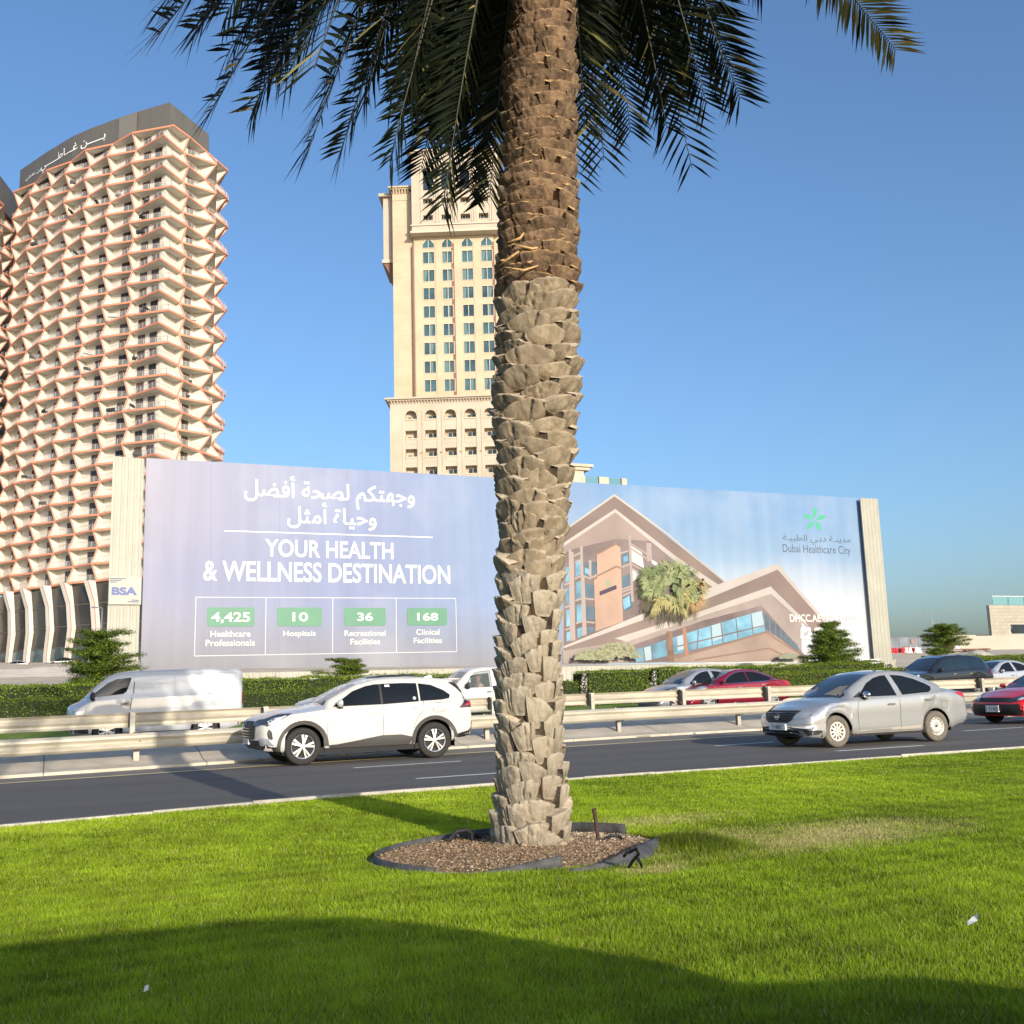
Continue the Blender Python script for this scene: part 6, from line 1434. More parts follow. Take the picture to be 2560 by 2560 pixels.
for j in range(0, 9):
    for sub in ((0.,) if j != 7 else (0.,)):
        c = v2(pod[j]); n = v2(N1[j]); t = Vector((-n.y, n.x))
        prf = [(7.0, 0, .5), (10.0, .3, .7), (14.5, 1.2, .9), (19, .4, .8), (22.9, -.5, 1.6)]     # (z, sideways, reach)
        mb = MB()
        for (za, sa, ra), (zb2, sb, rb) in zip(prf[:-1], prf[1:]):
            wa = .62; A = [c+t*(sa-wa), c+t*(sa+wa), c+t*(sa+wa)+n*ra, c+t*(sa-wa)+n*ra]; B = [c+t*(sb-wa), c+t*(sb+wa), c+t*(sb+wa)+n*rb, c+t*(sb-wa)+n*rb]
            V = [(p.x-8, p.y-206, za-7) for p in A]+[(p.x-8, p.y-206, zb2-7) for p in B]
            mb.add(V, [(0, 1, 5, 4), (1, 2, 6, 5), (3, 0, 4, 7)], 0); mb.add(V, [(2, 3, 7, 6)], 0)
            # orange line down one arris
            e0, e1 = c+t*(sa+wa+.02)+n*(ra+.02), c+t*(sb+wa+.02)+n*(rb+.02); u = t*-.22
            mb.add([(e0.x-8, e0.y-206, za-7), (e1.x-8, e1.y-206, zb2-7), ((e1+u).x-8, (e1+u).y-206, zb2-7), ((e0+u).x-8, (e0+u).y-206, za-7)], [(0, 1, 2, 3)], 1)
        mb.build('podium_pier', [M_cream, M_copper], root)
# simple furniture glimpsed on the balconies
ORD = ['first', 'second', 'third', 'fourth', 'fifth', 'sixth', 'seventh', 'eighth', 'ninth', 'tenth', 'eleventh', 'twelfth', 'thirteenth', 'fourteenth', 'fifteenth', 'sixteenth', 'seventeenth', 'eighteenth', 'nineteenth', 'twentieth', 'twenty-first', 'twenty-second', 'twenty-third', 'twenty-fourth', 'twenty-fifth', 'twenty-sixth', 'twenty-seventh', 'twenty-eighth', 'twenty-ninth']; seen_ = set()
rf = random.Random(5); M_fur = mat('balcony_furniture', (.05, .05, .055), .7, objvar=.6); M_furw = mat('balcony_furniture_pale', (.5, .48, .44), .7)
for _ in range(34):
    j = rf.randint(1, 8); k = rf.randint(1, 26)
    if j == 7 or (j, k) in seen_: continue
    seen_.add((j, k)); p = v2(W1[j]).lerp(v2(W1[j+1]), rf.uniform(.3, .7))+v2(N1[j])*1.6; z = Z1+k*FH+.15-7; mb = MB(); s_ = rf.uniform(.5, 1.0)
    mb.box(-s_, s_, -.3, .3, .38, .45); mb.box(-s_, s_, .25, .32, .45, .95)
    for xx in (-s_+.05, s_-.05):
        for yy in (-.25, .25): mb.box(xx-.03, xx+.03, yy-.03, yy+.03, 0, .4)
    o = mb.build('balcony_bench', M_fur if rf.random() < .7 else M_furw); o.location = (p.x, p.y, z+7); o.rotation_euler = (0, 0, rf.uniform(0, 3))
    tag(o, 'outdoor seat on the '+ORD[28-k]+' floor below the crown, '+ORD[j]+' balcony column from the left', 'bench', 'outdoor seats on the tower balconies')

# ---- neighbouring twin tower, mostly out of frame at the left ----------
T2 = [(-33, 236), (-27, 232.5), (-21, 229), (-15.2, 225.8), (-13.6, 232), (-11.6, 238.5), (-9.8, 245)]
N2 = normals(T2); N2[3] = tuple(Vector((.55, -.83)).normalized())
W2 = [(p[0]-n[0]*2.6, p[1]-n[1]*2.6) for p, n in zip(T2, N2)]
root2 = empty('apartment_tower', (-20, 240, 7)); tag(root2, 'twin zigzag tower cut off by the left edge, mostly in shade', 'tower')
def off2(j, k):
    if j == 3: return (2.6, 0)
    return (2.6+(1.0 if (j+k) % 2 else -1.0), 0)
honeycomb(root2, W2, N2, Z1, 27, off2, skip=lambda j, k: j < 1)
mb = MB(); mb.prism([(x+20, y-240) for x, y in W2+[(-12, 262), (-34, 262)]], 0, Z1-7+27*FH+.3); mb.build('wall', mat('painted_shade_grey_wall', (.22, .20, .175), .8), root2, fixn=True)  # wall colour darkened from the twin's cream to paint in the shade
mb = MB(); mb.prism([(x+20, y-240) for x, y in T2+[(-10, 264), (-36, 264)]], 99.0, 105.3); mb.build('crown_fascia', M_fascia, root2, fixn=True)

# ------------------------------------------------------------------ sandstone hotel tower
M_st = mat('sandstone_render', (.475, .385, .265), .85, var=.07, vscale=.18, col2=(.525, .43, .30))
M_stl = mat('pale_stone', (.45, .385, .30), .85, var=.07, vscale=.18, col2=(.49, .42, .335))
M_trimw = mat('window_surround', (.50, .44, .34), .8)
M_wg = mat('teal_window_glass', (.035, .08, .10), .12, var=.5, vscale=.10, col2=(.07, .155, .175), spec=.6)
M_wd = mat('dark_window_glass', (.02, .035, .045), .12, var=.5, vscale=.2, spec=.6)
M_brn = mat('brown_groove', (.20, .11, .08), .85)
M_loggia = mat('loggia_tan_wall', (.50, .36, .22), .9)  # warm tan for loggia backs, joints, grooves and balusters
B0 = at(966, 1003, 200.0); TH = math.radians(-25.5)
U = Vector((math.cos(TH), math.sin(TH), 0)); Vd = Vector((-math.sin(TH), math.cos(TH), 0))
hot = empty('hotel_tower', (B0.x, B0.y, 8), TH); tag(hot, 'sandstone coloured hotel tower with arched openings, partly behind the palm trunk', 'tower')
def uz(px, py, v=0.):
    d = ray(px, py); n = Vd; p0 = Vector((B0.x, B0.y, 0))+Vd*v; t = (p0-ORG).dot(n)/d.dot(n); p = ORG+d*t
    return (p-p0).dot(U), p.z-8
def hb_(name, u0, u1, v0, v1, z0, z1, m, parent=None):
    mb = MB(); mb.box(u0, u1, v0, v1, z0, z1); return mb.build(name, m, parent if parent is not None else hot)
# lower block
uL = uz(976, 1100)[0]; zc = uz(1000, 1003)[1]; zc = zc; WB = 29.6
def wall_with_holes(name, u0, u1, z0, z1, v, holes, m, depth=1.6, back=None, parent=None):
    """front wall as strips around rectangular openings (sorted columns share the same u ranges)"""
    cols = sorted(set((h[0], h[1]) for h in holes)); mb = MB(); cur = u0
    def quad(a, b, c, d, vv=v): mb.add([(a, vv, c), (b, vv, c), (b, vv, d), (a, vv, d)], [(0, 1, 2, 3)])
    for a, b in cols:
        quad(cur, a, z0, z1); hs = sorted((h[2], h[3]) for h in holes if h[0] == a and h[1] == b); z = z0
        for c, d in hs: quad(a, b, z, c); z = d
        quad(a, b, z, z1)
        for c, d in hs:
            mb.add([(a, v, c), (a, v+depth, c), (a, v+depth, d), (a, v, d)], [(0, 1, 2, 3)]); mb.add([(b, v, c), (b, v, d), (b, v+depth, d), (b, v+depth, c)], [(0, 1, 2, 3)])
            mb.add([(a, v, c), (b, v, c), (b, v+depth, c), (a, v+depth, c)], [(0, 1, 2, 3)]); mb.add([(a, v, d), (a, v+depth, d), (b, v+depth, d), (b, v, d)], [(0, 1, 2, 3)])
            mb.add([(a, v+depth, c), (b, v+depth, c), (b, v+depth, d), (a, v+depth, d)], [(0, 1, 2, 3)])
        cur = b
    quad(cur, u1, z0, z1); return mb.build(name, m, parent or hot)
bays = []
for i in range(6):
    px = 1013.2+49.3*i; bays.append((uz(px, 1060)[0], uz(px+28.5, 1060)[0]))
rows = [(uz(1014, yb)[1], uz(1014, yt)[1]) for yt, yb in ((1077, 1098), (1123, 1144), (1169, 1190))]
fh = rows[0][0]-rows[1][0]
for k in range(3, 12): rows.append((rows[2][0]-fh*(k-2), rows[2][1]-fh*(k-2)))
rows = [r for r in rows if r[0] > 2]
zarch0, zarch1 = uz(1014, 1050)[1], uz(1014, 1027)[1]
holes = [(a, b, c, d) for a, b in bays for c, d in rows] + [(a, b, zarch0, zarch1) for a, b in bays]
zwt = uz(1000, 1013)[1]
wall_with_holes('lower_wall', uL, uL+WB-1.0, 0, zwt, 0, holes, M_stl, depth=1.5)
hb_('lower_block', uL+.02, uL+WB-1.02, 1.6, 22, 0, zwt-.3, M_loggia); 
mb = MB(); mb.add([(uL, 0, 0), (uL, 22, 0), (uL, 22, zwt), (uL, 0, zwt)], [(3, 2, 1, 0)]); mb.add([(uL+WB-1, 0, 0), (uL+WB-1, 22, 0), (uL+WB-1, 22, zwt), (uL+WB-1, 0, zwt)], [(0, 1, 2, 3)]); mb.add([(uL, 0, zwt), (uL+WB-1, 0, zwt), (uL+WB-1, 22, zwt), (uL, 22, zwt)], [(0, 1, 2, 3)]); mb.build('side_wall', M_stl, hot)
def arch_pts(a, b, z0, z1, n=9, pointed=False):
    c = (a+b)/2; r = (b-a)/2; zs = z1-r*1.05; out = []
    for i in range(n+1):
        t = math.pi*i/n; x = -math.cos(t); y = math.sin(t)**(.85)
        if pointed: y = (1-abs(x)**1.35)
        out.append((c+x*r, zs+y*(z1-zs)))
    return out
for a, b in bays:
    # spandrels that turn the opening into an arch
    ap = arch_pts(a, b, zarch0, zarch1); mb = MB()
    for (x0, y0), (x1, y1) in zip(ap[:-1], ap[1:]): mb.add([(x0, .02, y0), (x1, .02, y1), (x1, .02, zarch1+.02), (x0, .02, zarch1+.02), (x0, .5, y0), (x1, .5, y1)], [(0, 1, 2, 3), (0, 4, 5, 1)])
    mb.build('arch_spandrel', M_stl, hot)
    mb = MB(); t = 0.22; op = [((x-(a+b)/2)*1.13+(a+b)/2, zarch1-.9+(y-zarch1+.9)*1.12+.05) for x, y in ap]
    for (p, q, r_, s_) in zip(ap[:-1], ap[1:], op[1:], op[:-1]): mb.add([(p[0], -.08, p[1]), (q[0], -.08, q[1]), (r_[0], -.08, r_[1]), (s_[0], -.08, s_[1])], [(0, 1, 2, 3)])
    mb.build('arch_moulding', M_trimw, hot)
for bi, (a, b) in enumerate(bays):
    for ri, (c, d) in enumerate(rows[:5]+[(zarch0, zarch1)]):
        arch = ri == len(rows[:5]); w_ = b-a
        if bi == 0: x0, x1, z0_, z1_ = a+w_*.2, a+w_*.45, c+.15, c+(d-c)*.45
        else: x0, x1, z0_, z1_ = a+w_*.26, b-.02, c+.02, c+(d-c)*(.74 if not arch else .5)
        mb = MB(); mb.add([(x0, 1.44, z0_), (x1, 1.44, z0_), (x1, 1.44, z1_), (x0, 1.44, z1_)], [(0, 1, 2, 3)]); wn = mb.build('window', M_wd if not arch else M_wg, hot)
        mb = MB()
        for q in ((x0-.12, x0, z0_, z1_+.12), ((x0+x1)/2-.05, (x0+x1)/2+.05, z0_, z1_), (x0, x1, z1_, z1_+.12), (x1, x1+.1, z0_, z1_+.12)): mb.box(q[0], q[1], 1.36, 1.42, q[2], q[3])
        mb.build('window_frame', M_trimw, wn)
        mb = MB(); mb.box(a-.02, b+.02, -.16, .10, c-.16, c+.10); mb.build('sill', M_trimw, hot)
        if not arch: hb_('parapet_panel', a+.02, b-.02, -.06, .05, c-fh*.30 if ri < 4 else c-1, c-.18, M_stl)
# piers between the bays, slightly proud
for i in range(len(bays)+1):
    a = bays[i-1][1] if i else uL; b = bays[i][0] if i < len(bays) else uL+WB-1
    if i == 0: hb_('corner_pilaster', uL-.06, uL+.9, -.10, .05, 0, zwt-1.2, M_stl); hb_('pilaster', b-.62, b-.40, -.10, .0, 0, zwt-1.4, M_trimw); continue
    c = (a+b)/2; hb_('pilaster', c-.75, c-.25, -.14, .02, 0, zwt-1.3, M_stl); hb_('pilaster', c+.25, c+.75, -.14, .02, 0, zwt-1.3, M_stl)
    mb = MB(); mb.lathe([(.001, -.22), (.13, -.2), (.13, -.02)], 8); r_ = mb.build('roundel', M_brn, hot); r_.location = (c, 0, uz(1014, 1134)[1])
def cornice(u0, u1, v0, v1, z, m=M_stl, out=.9, h=1.2, n=None, left=True):
    hb_('cornice', u0-out, u1+out, v0-out, v1+out, z-.35, z, m)
    hb_('cornice_step', u0-out*.6, u1+out*.6, v0-out*.6, v1+out*.6, z-.6, z-.351, m)
    n = n or int((u1-u0)/.62); mb = MB(); bme = None
    brk = MB(); brk.add([(-.14, -out*.55, 0), (.14, -out*.55, 0), (.14, 0, -h*.7), (-.14, 0, -h*.7), (.14, 0, 0), (-.14, 0, 0)], [(0, 1, 2, 3), (0, 3, 5), (1, 4, 2)]); bme = brk.mesh('bracket', m)
    for i in range(n): link('bracket', bme, hot, (u0+(u1-u0)*(i+.5)/n, v0-.004, z-.6))
    if left:
        for i in range(int((v1-v0)/.7)): link('bracket', bme, hot, (u0+.004, v0+(i+.5)*.7, z-.6), (0, 0, -math.pi/2))
    hb_('cornice_painted_shade', u0-.012, u1+.012, v0-.012, v1, z-.6-h*.72, z-.601, M_brn)  # dark brown board paints the shade under the cornice
cornice(uL, uL+WB-1, 0, 22, zwt+1.4, out=1.0, h=1.1)
hb_('frieze', uL-.02, uL+WB-.98, -.02, 21.9, zwt-.2, zwt+.75, M_stl)
# shaft: side wings and the window bay
zS0, zS1 = zwt+1.4, uz(1000, 480, 3)[1]
sL, sR = uz(985, 900, 3)[0], uz(985, 900, 3)[0]+25.0
bL = uz(1036, 700, 3)[0]; bR = uz(1237, 700, 3)[0]
hb_('shaft', sL, sR, 3, 21, zS0-.1, zS1, M_st)
for k in range(1, 12):
    z = zS0+(zS1-zS0)*k/12; mb = MB(); mb.box(sL, bL-1, 2.985, 2.999, z-.03, z+.03); mb.build('wall_joint', M_loggia, hot)
wins_px = ((1057.5, 1085), (1106, 1131), (1155.3, 1181.5), (1203.5, 1230.5))
wu = [(uz(a, 640, 2.4)[0], uz(b, 640, 2.4)[0]) for a, b in wins_px]
# window rows: 2.47 m glass every storey
zr0, zr1 = uz(1060, 704, 2.4)[1], uz(1060, 676, 2.4)[1]; zq = uz(1060, 659, 2.4)[1]; st = zq-zr0
zbay_top = uz(1130, 610, 2.4)[1]
rws = []; z = zq; 
while z > zS0-.5: rws.append((max(z, zS0+.05), z+(zr1-zr0))); z -= st
rws = [(zq+st*0, zq+(zr1-zr0))]+[r for r in rws[1:]]
aw = (uz(1070, 620, 2.4)[1], uz(1070, 597.5, 2.4)[1])
holes = [(a, b, c, d) for a, b in wu for c, d in rws]
wall_with_holes('bay_wall', bL, bR, zS0-.05, zbay_top+4.2, 2.4, holes, M_st, depth=.22)
hb_('bay_return', bL-.001, bL+.3, 2.41, 3.1, zS0-.05, zbay_top+4, M_brn); hb_('bay_return', bR-.3, bR+.02, 2.41, 3.1, zS0-.05, zbay_top+4, M_brn)
rw = random.Random(12)
M_cur = mat('pale_blind', (.10, .18, .185), .3, spec=.5)
for a, b in wu:
    for c, d in rws:
        mb = MB(); mb.add([(a+.02, 2.58, c), (b-.02, 2.58, c), (b-.02, 2.58, d), (a+.02, 2.58, d)], [(0, 1, 2, 3)]); wn = mb.build('window', M_wg, hot)
        mb = MB(); t = .13
        for q in ((a-t, a, c-t, d+t), (b, b+t, c-t, d+t), (a, b, d, d+t), (a, b, c-t, c), ((a+b)/2-.07, (a+b)/2+.07, c, d)): mb.box(q[0], q[1], 2.33 if q[1]-q[0] > .2 or True else 2.5, 2.46, q[2], q[3])
        mb.build('window_frame', M_trimw, wn)
        if rw.random() < .6:
            h0 = a if rw.random() < .5 else (a+b)/2; wd = (b-a)/2; mb = MB(); mb.add([(h0+.05, 2.565, c), (h0+wd*rw.uniform(.3, .9), 2.565, c), (h0+wd*rw.uniform(.3, .9), 2.565, d), (h0+.05, 2.565, d)], [(0, 1, 2, 3)]); mb.build('blind', M_cur, wn)
    # pointed arch window above
    c, d = aw; ap = arch_pts(a, b, c, d, pointed=True); zs = min(p[1] for p in ap)
    mb = MB(); V = [(a, 2.37, c-.0), (b, 2.37, c-.0)]+[(x, 2.37, max(y, c)) for x, y in ap[::-1]]; mb.add(V, [tuple(range(len(V)))]); wn = mb.build('arched_window', M_wg, hot)
    mb = MB(); o_ = [((x-(a+b)/2)*1.12+(a+b)/2, c+(max(y, c)-c)*1.12+.05) for x, y in ap]
    for p, q, r_, s_ in zip(ap[:-1], ap[1:], o_[1:], o_[:-1]): mb.add([(p[0], 2.33, max(p[1], c)), (q[0], 2.33, max(q[1], c)), (r_[0], 2.33, r_[1]), (s_[0], 2.33, s_[1])], [(0, 1, 2, 3)])
    mb.box((a+b)/2-.07, (a+b)/2+.07, 2.32, 2.36, c, d); mb.box(a-.15, b+.15, 2.30, 2.37, c-.14, c); mb.build('window_frame', M_trimw, wn)
# grooves between the columns
for px, m_, w_ in ((1034, M_brn, .35), (1090.5, M_loggia, .14), (1135.5, M_brn, .7), (1187, M_loggia, .14), (1237, M_brn, .5)):
    u_ = uz(px, 800, 2.4)[0]; hb_('wall_groove', u_-w_/2, u_+w_/2, 2.36, 2.395, zS0, zbay_top+.1, m_)
for px in (1045, 1098, 1145, 1194):
    u_ = uz(px, 800, 2.4)[0]; hb_('pilaster', u_-.55, u_+.55, 2.28, 2.395, zS0, zbay_top+.5, M_st)
# crown block (projecting, paler)
cL, cR = uz(1029, 520, .6)[0], uz(1029, 520, .6)[0]+18.6
zc0, zc1 = uz(1100, 580, .2)[1]+.25, uz(1130, 375, .6)[1]
cw = [(uz(a, 500, .6)[0], uz(b, 500, .6)[0]) for a, b in ((1057.5, 1081), (1103, 1127.5), (1150.5, 1174.5), (1196, 1220))]
ch = []
for a, b in cw:
    for yt, yb in ((551, 538), (508, 494)): pass
rr_ = [(uz(1080, 551, .6)[1], uz(1080, 537.5, .6)[1]), (uz(1100, 508.5, .6)[1], uz(1100, 495, .6)[1]), (uz(1110, 474, .6)[1], uz(1115, 421, .6)[1])]
holes = [(a, b, c, d) for a, b in cw for c, d in rr_]
wall_with_holes('crown_wall', cL, cR, zc0+1.7, zc1-1.6, .6, holes, M_stl, depth=1.0)
hb_('crown_body', cL+.02, cR-.02, 1.7, 19, zc0+.2, zc1-1.0, M_stl)
mb = MB(); mb.add([(cL, .6, zc0+1), (cL, 19, zc0+1), (cL, 19, zc1-1.6), (cL, .6, zc1-1.6)], [(3, 2, 1, 0)]); mb.add([(cR, .6, zc0+1), (cR, 19, zc0+1), (cR, 19, zc1-1.6), (cR, .6, zc1-1.6)], [(0, 1, 2, 3)]); mb.build('crown_side', M_stl, hot)
hb_('crown_ledge', cL-.25, cR+.25, .2, 19.2, zc0+1.4, zc0+1.7, M_trimw); hb_('crown_ledge', cL, cR, .45, 19, zc0+.25, zc0+1.4, M_stl); hb_('crown_ledge', cL-.3, cR+.3, .1, 19.3, zc0-.25, zc0+.25, M_trimw)
for a, b in cw:
    for c, d in rr_:
        big = d-c > 2; mb = MB(); mb.add([(a, 1.55, c), (b, 1.55, c), (b, 1.55, d), (a, 1.55, d)], [(0, 1, 2, 3)]); mb.build('window', M_wd, hot)
        if big:
            ap = arch_pts(a+.15, b-.15, c, d, n=8); mb = MB(); zl_ = min(p[1] for p in ap)
            mb.add([(a, .62, zl_), (a+.15, .62, zl_), (a+.15, .62, d), (a, .62, d)], [(0, 1, 2, 3)]); mb.add([(b-.15, .62, zl_), (b, .62, zl_), (b, .62, d), (b-.15, .62, d)], [(0, 1, 2, 3)])
            for p, q in zip(ap[:-1], ap[1:]): mb.add([(p[0], .62, p[1]), (q[0], .62, q[1]), (q[0], .62, d+.01), (p[0], .62, d+.01)], [(0, 1, 2, 3)])
            mb.build('arch_spandrel', M_stl, hot)
        else:
            mb = MB()
            for i in range(3): x = a+(b-a)*(i+.5)/3; mb.box(x-.03, x+.03, 1.2, 1.3, c, d)
            mb.build('baluster', M_loggia, hot); mb = MB(); mb.box(a-.05, b+.05, .5, .6, c-.14, c+.02); mb.build('sill', M_trimw, hot)
    for x in (a-.42, b+.42): hb_('colonnette', x-.12, x+.12, .45, .6, zc0+2.1, rr_[2][1]+1.4, M_trimw)
    hb_('brown_line', b+.62, b+.72, .56, .6, zc0+2.1, rr_[2][1]+1.2, M_brn)
cornice(cL, cR, .6, 18, zc1, out=.9, h=1.1)
hb_('frieze', cL-.02, cR+.02, .58, 18, zc1-2.0, zc1-.6, M_stl)
# left wing head and bracketed bay on the side
hb_('wing_head', sL-.0, bL-.6, 2.9, 20, zS1-2, zS1, M_st); cornice(sL, bL-.8, 2.9, 20, zS1+1.0, m=M_st, out=.8, h=1.3)
q0 = -2.3
hb_('side_bay', sL+q0, sL-.01, 5, 16, uz(965, 655, 6)[1], zS1-.2, M_stl); hb_('side_bay_sill', sL+q0-.3, sL, 4.7, 16.3, uz(965, 663, 6)[1], uz(965, 655, 6)[1], M_trimw)
mb = MB(); z9 = uz(965, 663, 6)[1]; mb.add([(sL+q0, 5, z9), (sL, 5, z9), (sL, 5, z9-4.4), (sL+q0, 16, z9), (sL, 16, z9), (sL, 16, z9-4.4)], [(0, 1, 2), (5, 4, 3), (0, 2, 5, 3)]); mb.build('side_bracket', M_brn, hot)
hb_('side_bay_cornice', sL+q0-.9, sL+.3, 4.2, 16.8, zS1-.2, zS1+.5, M_stl)
hb_('right_wing_head', bR+.6, sR, 2.9, 20, zS1-2, zS1, M_st); cornice(bR+.8, sR, 2.9, 20, zS1+1.0, m=M_st, out=.8, h=1.3, left=False)
# low wing with a glass balustrade, right of the palm trunk
lw = empty('low_wing', (0, 0, 0)); tag(lw, 'low sandstone wing with a glass roof balustrade right of the trunk', 'building')
p0, p1 = at(1425, 1205, 185), at(1566, 1206, 185)
mb = MB(); mb.box(p0.x-14, p1.x, 185, 205, 6, p0.z-.6); mb.build('wall', M_stl, lw)
pc = at(1462, 1162, 184.8); mb = MB(); mb.box(p0.x-14, at(1460, 1180, 184.8).x, 184.9, 204, p0.z-.6, pc.z-.9); mb.build('stair_head', M_stl, lw)
mb = MB(); x1 = at(1466, 1160, 184.8).x; mb.box(p0.x-14, x1+1.2, 184, 205, pc.z-.55, pc.z); mb.box(p0.x-14, x1+.6, 184.4, 204.5, pc.z-1.2, pc.z-.56); mb.build('cornice', M_stl, lw)
for a, b in ((1455, 1462), (1497, 1521), (1553, 1566)):
    xa, xb = at(a, 1200, 185).x, at(b, 1200, 185).x; mb = MB(); mb.box(xa, xb, 184.8, 185.6, p0.z-.62, at(1510, 1193, 185).z); mb.build('parapet_pier', M_stl, lw)
M_bal = mat('teal_balustrade', (.10, .24, .29), .1, alpha=.85, spec=.6)
for a, b in ((1464, 1496), (1522, 1552)):
    xa, xb = at(a, 1200, 185).x, at(b, 1200, 185).x; mb = MB(); mb.box(xa, xb, 185.1, 185.14, p0.z-.6, at(1510, 1194, 185).z); mb.build('glass_balustrade', M_bal, lw)
# ------------------------------------------------------------------ the date palm
PY = 7.02
M_boot = mat('grey_leaf_base', (.22, .17, .11), .95, var=.3, vscale=5, col2=(.37, .30, .205), bump=.45, bscale=48, detail=9, objvar=.12, stretch=(1, 1, .7))
M_bootl = mat('pale_leaf_base', (.29, .24, .17), .95, var=.3, vscale=6, col2=(.43, .37, .28), bump=.5, bscale=38, detail=9, objvar=.12)
M_bootb = mat('brown_leaf_base', (.13, .08, .045), .95, var=.5, vscale=5, col2=(.28, .18, .10), bump=1., bscale=35, detail=9, objvar=.25)
M_cut = mat('cut_face', (.42, .35, .25), .9, var=.2, vscale=12, bump=.4, bscale=50)
M_cutb = mat('tan_cut_face', (.50, .32, .14), .9, var=.25, vscale=9, bump=.5, bscale=40)
M_core2 = mat('fibrous_bark', (.085, .055, .035), .98, var=.5, vscale=16, bump=1., bscale=45, stretch=(1, 1, .4))
M_crack = mat('crack_shadow_wood', (.05, .035, .025), .98)
# centre line and half width measured up the trunk: (row in the picture, centre, width)
_pr = [(2096, 1331, 206), (2060, 1331, 200), (1980, 1328, 188), (1900, 1326, 184), (1760, 1322, 178), (1600, 1322, 172), (1520, 1325, 176), (1420, 1328, 164), (1330, 1332, 172), (1240, 1338, 186), (1100, 1340, 194), (900, 1343, 196), (700, 1346, 196), (600, 1346, 190), (450, 1349, 180), (300, 1351, 180), (120, 1358, 166), (0, 1362, 158), (-200, 1372, 150), (-420, 1384, 140), (-800, 1404, 120)]
_tc = []
for r_, c_, w_ in _pr:
    p = at(c_, r_, PY); q = at(c_+w_/2, r_, PY); _tc.append((p.z, p.x, (q.x-p.x)*math.cos(math.atan2(p.x, PY))*1.0))
_tc.sort(); TZz = [t[0] for t in _tc]; TXx = [t[1] for t in _tc]; TRr = [t[2] for t in _tc]
txc = lambda z: interp(z, TZz, TXx); trr = lambda z: interp(z, TZz, TRr)
palm = empty('date_palm', (txc(LZ), PY, LZ)); tag(palm, 'tall date palm with a stubbled grey and brown trunk in the middle of the lawn', 'palm tree')
PO = palm.location.copy()
ZTOP = 9.3
mb = MB(); zs = np.linspace(LZ-.15, ZTOP, 60); mb.tube([(txc(z)-PO.x, 0, z-PO.z) for z in zs], [max(.1, trr(z)-.085) for z in zs], 24)
mb.build('trunk', M_core2, palm, smooth=True)
def boot(seed, w_, h, d, style):
    """one cut leaf base: x along the trunk's girth, y outwards, z up; lower lip rounded, upper face cut"""
    r = random.Random(seed); nu, nv = 22, 9; V, F, MI = [], [], []
    tilt = r.uniform(-.28, .28); cracks = [(r.uniform(-.75, .75), r.uniform(.018, .05), r.uniform(.4, 1)) for _ in range(r.choice([1, 2, 3, 4]) if style != 'top' else 1)]
    off = Vector((seed*3.1, seed*1.7, 0)); pk = r.uniform(-.5, .5)
    for j in range(nv+1):
        v = j/nv
        for i in range(nu+1):
            u = -1+2*i/nu
            if style == 'mid': half = w_/2*(max(.02, 1-(1-v)**2.3))**.5; z = h*v*(1-.18*abs(u)**2)
            elif style == 'low': half = w_/2*(.55+.45*v**.7)*(1 if v > 0 else .85); z = h*v
            else: half = w_/2*(max(.03, 1-(1-v)**2))**.5; z = h*v
            top = h*(tilt*u*.5 - .16*abs(u-pk)**1.6)
            z += top*v
            y = d*(v**.6)*(1-.55*abs(u)**2.4)+.01
            n = noise.noise(Vector((u*2.2, v*2.0, 0))+off)
            y += d*.14*n*(.3+v) + .006*noise.noise(Vector((u*7, v*5, 3))+off)
            for uc, cw, cd in cracks:
                y -= d*.65*cd*math.exp(-((u-uc-.05*math.sin(v*5))/cw)**2)*min(1, v*1.6+.1)
            V.append((u*half, y, z+.012*noise.noise(Vector((u*4, 9, v*2))+off)*v))
    for j in range(nv):
        for i in range(nu): a = j*(nu+1)+i; F.append((a, a+1, a+nu+2, a+nu+1)); MI.append(0)
    for idx in ([j*(nu+1) for j in range(nv+1)], [j*(nu+1)+nu for j in range(nv+1)], list(range(nu+1))):      # closed flanks and underside
        b_ = len(V); V += [(V[q][0]*.9, -.10, V[q][2]-.005) for q in idx]
        for q in range(len(idx)-1): F.append((idx[q], idx[q+1], b_+q+1, b_+q)); MI.append(0)
    # cut top: from the lip back to the trunk, in two rings
    b0 = nv*(nu+1); rise = {'mid': .28, 'low': .05, 'top': .45}[style]*h; prev = [b0+i for i in range(nu+1)]
    for ring, f in enumerate((.55, 0.0)):
        cur = []
        for i in range(nu+1):
            x, y, z = V[b0+i]; cur.append(len(V)); V.append((x*(.93+.07*f), -.055*(1-f)+y*f+(.01*noise.noise(Vector((x*30, ring*3, 1))+off)), z+rise*(1-f)-(.03*h if f else 0)+.008*noise.noise(Vector((x*25, ring, 7))+off)))
        for i in range(nu): F.append((prev[i], prev[i+1], cur[i+1], cur[i])); MI.append(1)
        prev = cur
    me = bpy.data.meshes.new('leaf_base'); me.from_pydata(V, [], F); me.polygons.foreach_set('material_index', MI)
    mats = {'mid': (M_boot, M_cut), 'low': (M_bootl, M_cut), 'top': (M_bootb, M_cutb)}[style]
    for m_ in mats: me.materials.append(m_)
    me.polygons.foreach_set('use_smooth', [m_ == 0 for m_ in MI]); me.update(); return me
zmid0, zmid1 = at(1340, 1500, PY).z, at(1340, 752, PY).z
VAR = {'low': [boot(k, .225, .175, .060, 'low') for k in range(16)], 'mid': [boot(40+k, .33, .145, .092, 'mid') for k in range(16)], 'top': [boot(80+k, .29, .135, .065, 'top') for k in range(16)]}
rp = random.Random(77); items = []; z = LZ-.10; k = 0; ang = 0.
